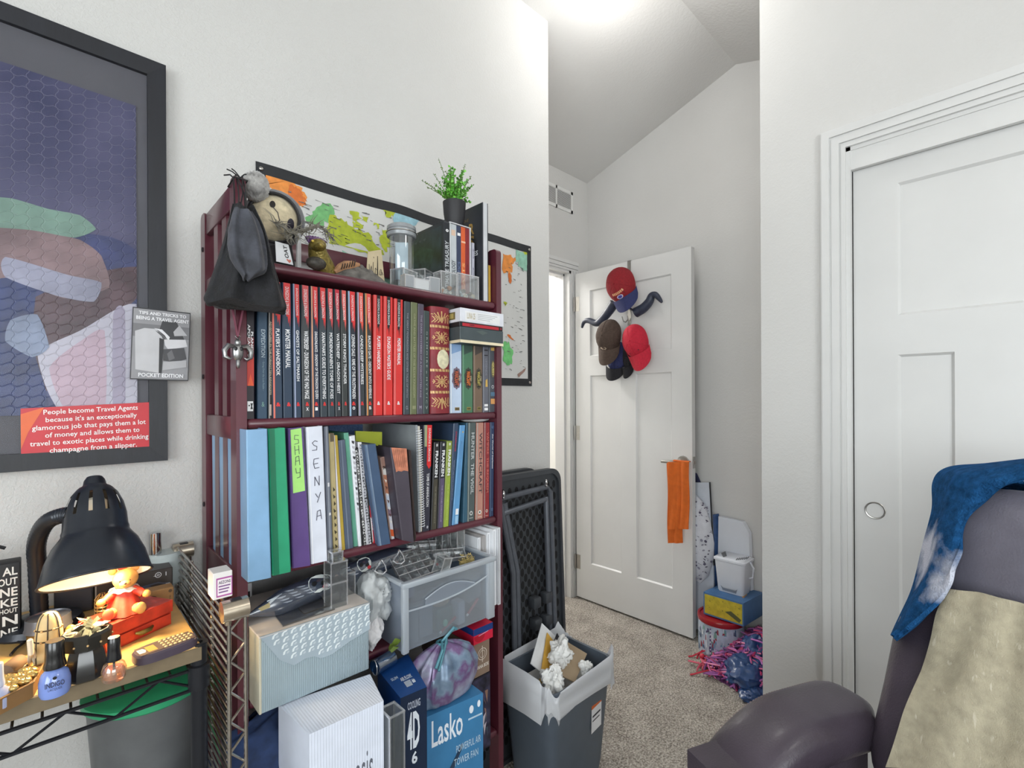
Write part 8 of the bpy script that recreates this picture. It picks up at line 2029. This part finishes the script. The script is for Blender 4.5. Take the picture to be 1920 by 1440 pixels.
for s in (-1, 1):
    mb = MB()
    for k in range(6): y = wy+s*ww*(.42+.08*k); mb.tube([(2.455-.05+.01*k, y, wz1_+.0075), (2.455-.02+.012*k, y-.004*s, wz1_+.0075)], .0022, cm((120, 122, 126)), 5)
    mb.build('vent_slots', t)
mb = MB(); sx_ = 2.455-.058; f = Face(mb, (sx_-.0035, wy+ww*.55, bz1+.04), (sx_-.0035, wy-ww*.55, bz1+.04), (sx_+.004, wy-ww*.5, bz1+.012), (sx_+.004, wy+ww*.5, bz1+.012)); f.poly([(0, .1), (.12, .5), (.88, .5), (1, .1), (.93, 1), (.07, 1)], cm((140, 144, 152))); mb.build('pedal', t)
mb = MB(); mb.tube([(2.455, wy-ww*1.06, wz1_-.006), (2.455-.004, wy-ww*1.28, wz1_-.03), (2.455-.004, wy-ww*1.22, wz1_-.075), (2.455, wy-ww*1.0, wz1_-.085)], .004, M_wp, 8); mb.build('handle', t)
bc = bc_
# white lid board leaning on the wall behind it
A = [Px(x, y, 2.515) for x, y in ((1347, 968), (1392, 978), (1404, 1000), (1408, 1130), (1346, 1130))]
t = thing('white_board', 'white plastic board with a rounded corner leaning on the wall behind the small bin', 'board', tuple(A[4]))
mb = MB(); A[3].z = A[4].z = bz1+.002; n = len(A); V = A+[p+V_((.022, -.006, 0)) for p in A]; mb.add(V, [list(range(n))[::-1], [n+i for i in range(n)]]+[[i, (i+1) % n, n+(i+1) % n, n+i] for i in range(n)], M_wp); mb.build('board', t)
# hanging things in the gap behind the door: white board with dark edge, floral apron, blue bag
def hang(name, label, cat, pts, X, th, m, fn=None, bulge=0.0, part='cloth'):
    P5 = [Px(x, y, X) for x, y in pts]; t = thing(name, label, cat, tuple(P5[0])); mb = MB(); n = len(P5); c = sum(P5, Vector())/n
    front = [p+V_((-0, 0, 0)) for p in P5]; mid = [c.lerp(p, .6)+V_((-bulge, 0, 0)) for p in P5]; back = [p+V_((th, 0, 0)) for p in P5]
    V = front+mid+[c+V_((-bulge*1.15, 0, 0))]+back
    Fs = []
    for i in range(n):
        j = (i+1) % n; Fs += [[i, j, n+j, n+i][::-1], [n+i, n+j, 2*n][::-1], [i, j, 2*n+1+j, 2*n+1+i]]
    Fs.append([2*n+1+i for i in range(n)]); mb.add(V, Fs, m)
    if fn: fn(mb, c)
    mb.build(part, t, 60); return t
hang('white_foam_board', 'tall white panel with a dark edge leaning behind the door beside the floral cloth', 'panel', [(1296, 905), (1331, 905), (1336, 1000), (1340, 1180), (1296, 1180)], 2.49, .012, mat('white_panel', (206, 212, 222), .5, 0, .02), lambda mb, c: mb.tube([Px(1331, 904, 2.489), Px(1336, 1000, 2.489), Px(1339, 1060, 2.489)], .004, C_blk, 6), part='board')
M_flo = mat('floral_cloth', (206, 208, 216), .85, 0, .03, 40, .3, 120)
def flo(mb, c):
    r9 = random.Random(77); poly = [(1303, 932), (1318, 945), (1330, 980), (1337, 1020), (1336, 1050), (1326, 1082), (1313, 1092), (1303, 1085)]
    for k in range(70):
        y = r9.uniform(940, 1086); xr = 1303+(16 if y < 950 else 26 if y < 990 else 32 if y < 1055 else 22); x = r9.uniform(1303, xr); p = Px(x, y, 2.427); s = r9.uniform(.004, .009)
        V = [p+V_((0, s*math.cos(a+k), s*.5*math.sin(a+k)+s*.4*math.cos(a))) for a in (0, 1.2, 2.4, 3.6, 5)]; mb.add(V, [(4, 3, 2, 1, 0)], cm((86, 84, 104) if k % 3 else (140, 140, 156)))
hang('floral_cloth', 'white cloth printed with small dark flowers hanging just past the door edge', 'cloth', [(1280, 925), (1304, 928), (1318, 945), (1330, 980), (1337, 1020), (1336, 1050), (1326, 1082), (1313, 1093), (1300, 1085), (1280, 1080)], 2.46, .015, M_flo, flo, .028)
M_bluec = mat('blue_nylon', (38, 72, 122), .55, 0, .12, 40, .4, 60)
hang('blue_bag', 'blue nylon bag hanging on the wall behind the floral cloth', 'bag', [(1332, 966), (1345, 964), (1350, 1010), (1349, 1060), (1344, 1130), (1300, 1150), (1300, 1090), (1330, 1060)], 2.525, .018, M_bluec, None, .02)
hang('navy_strap', 'navy strap hanging at the back of the door near the top of the white panel', 'strap', [(1300, 885), (1306, 888), (1318, 915), (1300, 918)], 2.53, .006, mat('navy_web', (40, 44, 78), .8, 0, .1), None, .004, 'strap')
# heap of pink and purple ribbon strips, with blue bags on the carpet
def ribbons(n, seed, cfn, cols, name, label):
    r9 = random.Random(seed); mb = MB()
    for k in range(n):
        c = cfn(r9); a = r9.uniform(0, 6.3); e = r9.uniform(-.5, .7); l = r9.uniform(.05, .11); d = V_((math.cos(a)*math.cos(e), math.sin(a)*math.cos(e), math.sin(e)*.6)); s = d.cross(V_((r9.uniform(-.4, .4), r9.uniform(-.4, .4), 1))).normalized()
        p0, p1, p2 = c-d*l/2, c+s*l*.16+V_((0, 0, l*.12)), c+d*l/2
        P6 = [p0.lerp(p1, i/5).lerp(p1.lerp(p2, i/5), i/5) for i in range(6)]
        for p in P6: p.z = max(p.z, FL+.004); p.x = min(p.x, AX-.02); p.y = max(p.y, CYc+.02)
        mb.tube(P6, [.0044]*5+[.0028], r9.choice(cols), 4)
    o = mb.build(name); o['kind'] = 'stuff'; tag(o, label, 'ribbon'); return o
pinks = [mat('ribbon_%d' % i, c, .45, 0, .06, 40) for i, c in enumerate(((186, 88, 140), (150, 84, 150), (206, 110, 150), (120, 70, 130), (170, 100, 170), (190, 60, 110)))]
def ground(x, y):            # heap surface height over the carpet, highest in the corner
    return max(0, .25*max(0, 1-(y-CYc)/.38)**.8*min(1, max(0, (x-2.10)/.22)))
def heap(r):
    while True:
        y = CYc+.03+.36*r.random(); x = r.uniform(2.1, 2.50)
        if ground(x, y) > .012: break
    return V_((x, y, FL+.006+ground(x, y)*r.uniform(.75, 1.08)))
ribbons(420, 5, heap, pinks, 'ribbon_heap', 'heap of shredded pink and purple ribbon in the corner by the round tin')
mb = MB()
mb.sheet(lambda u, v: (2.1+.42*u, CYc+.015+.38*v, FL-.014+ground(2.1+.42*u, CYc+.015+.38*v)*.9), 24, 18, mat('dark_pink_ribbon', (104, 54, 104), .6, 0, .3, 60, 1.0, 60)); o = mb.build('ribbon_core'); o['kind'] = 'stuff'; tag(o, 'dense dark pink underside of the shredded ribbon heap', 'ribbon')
reds = [mat('red_ribbon', (186, 36, 60), .4, 0, .05), mat('pink_ribbon', (206, 90, 110), .4, 0, .05)]
def spill(r): p = Pz(r.uniform(1303, 1345), r.uniform(1225, 1262), FL+.01); return p
ribbons(16, 6, spill, reds, 'ribbon_scraps', 'few red ribbon scraps spilled on the carpet in front of the round tin')
p = Pz(1317, 1231, FL+.015); mb = MB(); mb.ell(p, (.014, .014, .014), reds[0], 14, 10); tag(mb.build('red_bow'), 'small round red bow on the carpet beside the round tin', 'bow')
p = Pz(1322, 1248, FL+.006); mb = MB(); mb.tube([p, p+V_((.02, -.02, 0))], .004, M_white, 8); tag(mb.build('white_stub'), 'tiny white paper stub on the carpet below the red bow', 'paper')
M_bfilm = clear('blue_film', (110, 150, 200), .07, .3, .82, (52, 96, 158)); 
for k, (x, y, rx, ry, rz_, lab) in enumerate(((1402, 1268, .10, .085, .06, 'crumpled blue plastic bag on the carpet below the pink ribbon heap'), (1424, 1250, .07, .07, .09, 'second crumpled blue bag pressed against the corner of the wall'), (1414, 1293, .07, .05, .028, 'flat end of blue plastic bag nearest the armchair'))):
    p = Pz(x, y, FL+.03); crumple('blue_plastic_bag', lab, 'plastic bag', (p.x, max(p.y, CYc+ry+.02 if p.x > CX-.02 else p.y), FL+rz_*.8), (rx, ry, rz_), M_bfilm, 60+k, .24, 'blue bags on the carpet', 56, 36, FL+.002)
a = [Px(x, y, 2.50) for x, y in ((1400, 1160), (1440, 1175), (1440, 1200), (1402, 1195))]
mb = MB(); c = V_((2.47, .76, .12)); mb.ell(c, (.05, .08, .10), mat('pale_pillow', (190, 196, 210), .8, 0, .05, 30), 16, 10, e=.8); tag(mb.build('pale_cushion'), 'pale grey cushion half hidden behind the pink ribbon heap', 'cushion')
# ================================================================ recliner chair at the right
M_lea = mat('plum_brown_leather', (66, 58, 68), .36, 0, .10, 9, .35, 260, coat=.12); M_lea2 = mat('grey_highlight_leather', (106, 104, 116), .38, 0, .10, 8, .35, 260, coat=.1)
fw_ = Vector((-.925, .38, 0)); rt_ = Vector((.38, .925, 0)); O = Vector((1.243, .22, 0))-rt_*.30   # between the arms at the back of the seat
ch = thing('recliner_chair', 'dark plum leather recliner chair at the right, in front of the closet door', 'armchair', (O.x-.18, O.y+.07, FL))
def CPt(s, f, z): return O+rt_*s+fw_*f+V_((0, 0, z))
lean = -.22/.6
def BK(s, h, d): return CPt(s, lean*(h-.45)+d*.94, h+d*.34)       # point on the back: across, height, depth in front
def pillow(mb, s0, s1, h0, h1, d0, d1, m, e=.35, wr=.0, seed=0, nu=40, nv=24):
    cs, chh, cd = (s0+s1)/2, (h0+h1)/2, (d0+d1)/2; rs, rh_, rd = (s1-s0)/2, (h1-h0)/2, (d1-d0)/2
    def pw(a, q): return math.copysign(abs(a)**q, a)
    def fn(u, v):
        a, t = 2*PI*u, PI*(v-.5); x = rs*pw(math.cos(t), e)*pw(math.cos(a), e); y = rd*pw(math.sin(t), .8); z = rh_*pw(math.cos(t), e)*pw(math.sin(a), e)
        w = wr*(math.sin(9*x/rs+seed)*math.sin(7*z/rh_+seed)) if wr else 0
        return BK(cs+x, chh+z, cd+y+w)
    mb.sheet(fn, nu, nv, m, closed=True)
mb = MB(); pillow(mb, -.30, .262, .40, 1.05, -.11, .0, M_lea, .26); mb.build('backrest_shell', ch, 80)
mb = MB(); pillow(mb, -.255, .235, .80, 1.05, -.02, .095, M_lea2, .42, .003, 1); mb.build('head_cushion', ch, 80)  # lighter copy of the leather paints the highlight on this cushion
mb = MB(); pillow(mb, -.26, .275, .44, .83, -.02, .105, M_lea, .36, .003, 2); mb.build('lumbar_cushion', ch, 80)
mb = MB()
def ell_c(mb, cs, cf, cz, rs, rf, rz, m, e=.5, nu=32, nv=18):
    def pw(a, q): return math.copysign(abs(a)**q, a)
    mb.sheet(lambda u, v: CPt(cs+rs*pw(math.cos(PI*(v-.5)), e)*pw(math.cos(2*PI*u), e), cf+rf*pw(math.cos(PI*(v-.5)), e)*pw(math.sin(2*PI*u), e), cz+rz*pw(math.sin(PI*(v-.5)), .75)), nu, nv, m, closed=True)
ell_c(mb, 0, .27, .43, .285, .30, .075, M_lea, .35); mb.build('seat', ch, 80)
def arm(s):
    mb = MB(); n = 26; P7 = []
    for i in range(n+1):
        q_ = i/n; f_ = -.02+.43*q_; zc = .557+.006*math.sin(PI*q_)-.34*max(0, q_-.40)**2; w = .074*(min(1, .55+q_*4) if q_ < .12 else 1)*(math.sqrt(max(0, 1-((q_-.80)/.205)**2)) if q_ > .80 else 1); P7.append((f_, zc, max(w, .004)))
    def fn(u, v):
        k = v*n; i = min(int(k), n-1); t = k-i; f_, zc, w = [P7[i][j]*(1-t)+P7[i+1][j]*t for j in range(3)]; a = 2*PI*u
        x = w*math.copysign(abs(math.cos(a))**.62, math.cos(a)); z = .052*min(1, w/.06)*math.copysign(abs(math.sin(a))**.7, math.sin(a))
        return CPt(s*.335+x, f_, zc+z)
    mb.sheet(fn, 28, 40, M_lea, closed=True)
    for j in range(36):
        v = .12+.66*j/36
        a = fn(.09 if s > 0 else .41, v); b = fn(.09 if s > 0 else .41, v+.011); n_ = V_((0, 0, .0012)); mb.tube([Vector(a)+n_, Vector(b)+n_], .0011, cm((146, 130, 128)), 4)
    mb.build('armrest', ch, 80)
    mb = MB(); mb.hexa([CPt(s*.335-.05, .02, .08), CPt(s*.335+.05, .02, .08), CPt(s*.335+.05, .40, .08), CPt(s*.335-.05, .40, .08), CPt(s*.335-.05, .02, .55), CPt(s*.335+.05, .02, .55), CPt(s*.335+.05, .40, .55), CPt(s*.335-.05, .40, .55)], M_lea); mb.build('side_panel', ch)
arm(1); arm(-1)
mb = MB(); mb.at((O.x+fw_.x*.25, O.y+fw_.y*.25, FL)); mb.lathe([(.27, 0), (.28, .01), (.27, .03), (.06, .05), (.05, .36), (.1, .37)], M_black, 36); mb.build('swivel_base', ch)
# blue towel draped over the top and right shoulder of the back
M_tow = mat('blue_terry_towel', (30, 76, 122), 1.0, 0, .2, 60, 2.5, 260, spec=.05)
nt = M_tow.node_tree; N = nt.nodes; L = nt.links; b_ = N['Principled BSDF']
src = b_.inputs['Base Color'].links[0].from_socket
tcn = N.new('ShaderNodeTexCoord'); n1 = N.new('ShaderNodeTexNoise'); n1.inputs['Scale'].default_value = 11; n1.inputs['Detail'].default_value = 5
sp = N.new('ShaderNodeSeparateXYZ'); L.new(tcn.outputs['Object'], sp.inputs[0]); L.new(tcn.outputs['Object'], n1.inputs['Vector'])
za_ = N.new('ShaderNodeMath'); za_.operation = 'ADD'; za_.inputs[1].default_value = .10; L.new(sp.outputs['Z'], za_.inputs[0]); zb2 = N.new('ShaderNodeMath'); zb2.operation = 'ABSOLUTE'; L.new(za_.outputs[0], zb2.inputs[0])
zr_ = N.new('ShaderNodeMapRange'); zr_.inputs['From Min'].default_value = 0; zr_.inputs['From Max'].default_value = .09; zr_.inputs['To Min'].default_value = .17; zr_.inputs['To Max'].default_value = -.2; L.new(zb2.outputs[0], zr_.inputs['Value'])
ad = N.new('ShaderNodeMath'); ad.operation = 'ADD'; L.new(n1.outputs['Fac'], ad.inputs[0]); L.new(zr_.outputs[0], ad.inputs[1])
rp = N.new('ShaderNodeValToRGB'); rp.color_ramp.elements[0].position = .50; rp.color_ramp.elements[1].position = .72; L.new(ad.outputs[0], rp.inputs[0])
mx = N.new('ShaderNodeMix'); mx.data_type = 'RGBA'; mx.inputs['B'].default_value = lin((196, 200, 214))+[1]; L.new(rp.outputs[0], mx.inputs['Factor']); L.new(src, mx.inputs['A']); L.new(mx.outputs['Result'], b_.inputs['Base Color'])
tw = thing('blue_towel', 'blue towel with pale tie-dye patches draped over the top corner of the recliner', 'towel', tuple(BK(.26, 1.0, .05)))
# control rows: outer edge to inner edge, following the shell's rim
rows_ = [([(1935, 858), (1850, 868), (1775, 876), (1750, 905), (1744, 960), (1728, 1030), (1706, 1100), (1688, 1150), (1668, 1188)], -.02), ([(1935, 866), (1860, 878), (1800, 890), (1776, 925), (1765, 985), (1748, 1050), (1724, 1110), (1700, 1158), (1672, 1192)], .085), ([(1935, 880), (1880, 892), (1830, 915), (1800, 955), (1790, 1010), (1772, 1075), (1748, 1120), (1712, 1165), (1676, 1196)], .112), ([(1935, 893), (1895, 905), (1850, 935), (1815, 965), (1800, 1015), (1786, 1060), (1778, 1100), (1730, 1150), (1682, 1192)], .112)]
def onback(x, y, d):
    # intersect the view ray with the plane of the back moved d forward
    p0 = BK(0, .8, d); n_ = (BK(1, .8, d)-p0).cross(BK(0, 1.0, d)-p0).normalized(); v = ray(x, y); t = (p0-EYE).dot(n_)/v.dot(n_); return EYE+v*t
grid = [[onback(x, y, d+.045*max(0, (i-3)/5)) for i, (x, y) in enumerate(pts)] for pts, d in rows_]
def towel(u, v):
    a = u*(len(grid[0])-1); i = min(int(a), len(grid[0])-2); fa = a-i; b = v*(len(grid)-1); j = min(int(b), len(grid)-2); fb = b-j
    def cr(R): A, B, C_, D_ = R[max(i-1, 0)], R[i], R[i+1], R[min(i+2, len(R)-1)]; return .5*((2*B)+(C_-A)*fa+(2*A-5*B+4*C_-D_)*fa*fa+(3*B-A-3*C_+D_)*fa**3)
    p = cr(grid[j]).lerp(cr(grid[j+1]), fb); return p+fw_*(.004*math.sin(u*23+v*5)+.005*math.sin(v*9+u*6)*u)
mb = MB(); mb.sheet(towel, 64, 20, M_tow, th=.007); mb.build('front_drape', tw, 80)
bg_ = [BK(.30, h, -.03) for h in (1.07, 1.0, .93, .88)]
mb = MB(); mb.sheet(lambda u, v: BK(-.28+.53*u, 1.066-.004*math.sin(12*u)-.16*max(0, v-.3), .02-.14*min(1, v/.3)*1.0 if v < .3 else -.122), 24, 12, M_tow, th=.006); mb.build('back_drape', tw, 80)
# beige linen cloth over the lower back and seat
M_lin2 = mat('beige_linen', (168, 160, 138), .9, 0, .08, 60, .5, 500)
nt = M_lin2.node_tree; N = nt.nodes; L = nt.links; b_ = N['Principled BSDF']; src = b_.inputs['Base Color'].links[0].from_socket
tcn = N.new('ShaderNodeTexCoord'); mp = N.new('ShaderNodeMapping'); mp.inputs['Rotation'].default_value = (0, 0, -1.18); mp.inputs['Scale'].default_value = (50, 60, 7); L.new(tcn.outputs['Object'], mp.inputs['Vector'])
n1 = N.new('ShaderNodeTexNoise'); n1.inputs['Scale'].default_value = 2.0; n1.inputs['Detail'].default_value = 2; L.new(mp.outputs[0], n1.inputs['Vector'])
rp = N.new('ShaderNodeValToRGB'); rp.color_ramp.elements[0].position = .66; rp.color_ramp.elements[1].position = .72; rp.color_ramp.elements[0].color = (0, 0, 0, 1); rp.color_ramp.elements[1].color = (.55, .55, .55, 1); L.new(n1.outputs['Fac'], rp.inputs[0])
mx = N.new('ShaderNodeMix'); mx.data_type = 'RGBA'; mx.inputs['B'].default_value = lin((206, 200, 182))+[1]; L.new(rp.outputs[0], mx.inputs['Factor']); L.new(src, mx.inputs['A']); L.new(mx.outputs['Result'], b_.inputs['Base Color'])
dd = .125
L1 = [onback(x, y, dd) for x, y in ((1782, 1106), (1762, 1150), (1748, 1200), (1730, 1260), (1706, 1320), (1688, 1365), (1660, 1440))]
R1_ = [onback(x, y, dd) for x, y in ((1965, 1150), (1970, 1190), (1975, 1240), (1980, 1290), (1985, 1340), (1990, 1390), (1995, 1450))]
t = thing('linen_throw', 'beige slubbed linen cloth draped over the lower back of the recliner', 'throw', tuple(L1[3]))
def throw(u, v):
    a = v*6; i = min(int(a), 5); f_ = a-i; l = L1[i].lerp(L1[i+1], f_); r_ = R1_[i].lerp(R1_[i+1], f_); p = l.lerp(r_, u)
    return p+fw_*(.012*math.sin(PI*min(1, u*1.4))*(.4+.6*v)+.004*math.sin(v*11+u*3)+.003*math.sin(u*14+v*3))+V_((0, 0, -.010*math.sin(PI*u)*(1-v) * -1.0))
mb = MB(); mb.sheet(throw, 40, 40, M_lin2, th=.004); mb.build('cloth', t, 80)
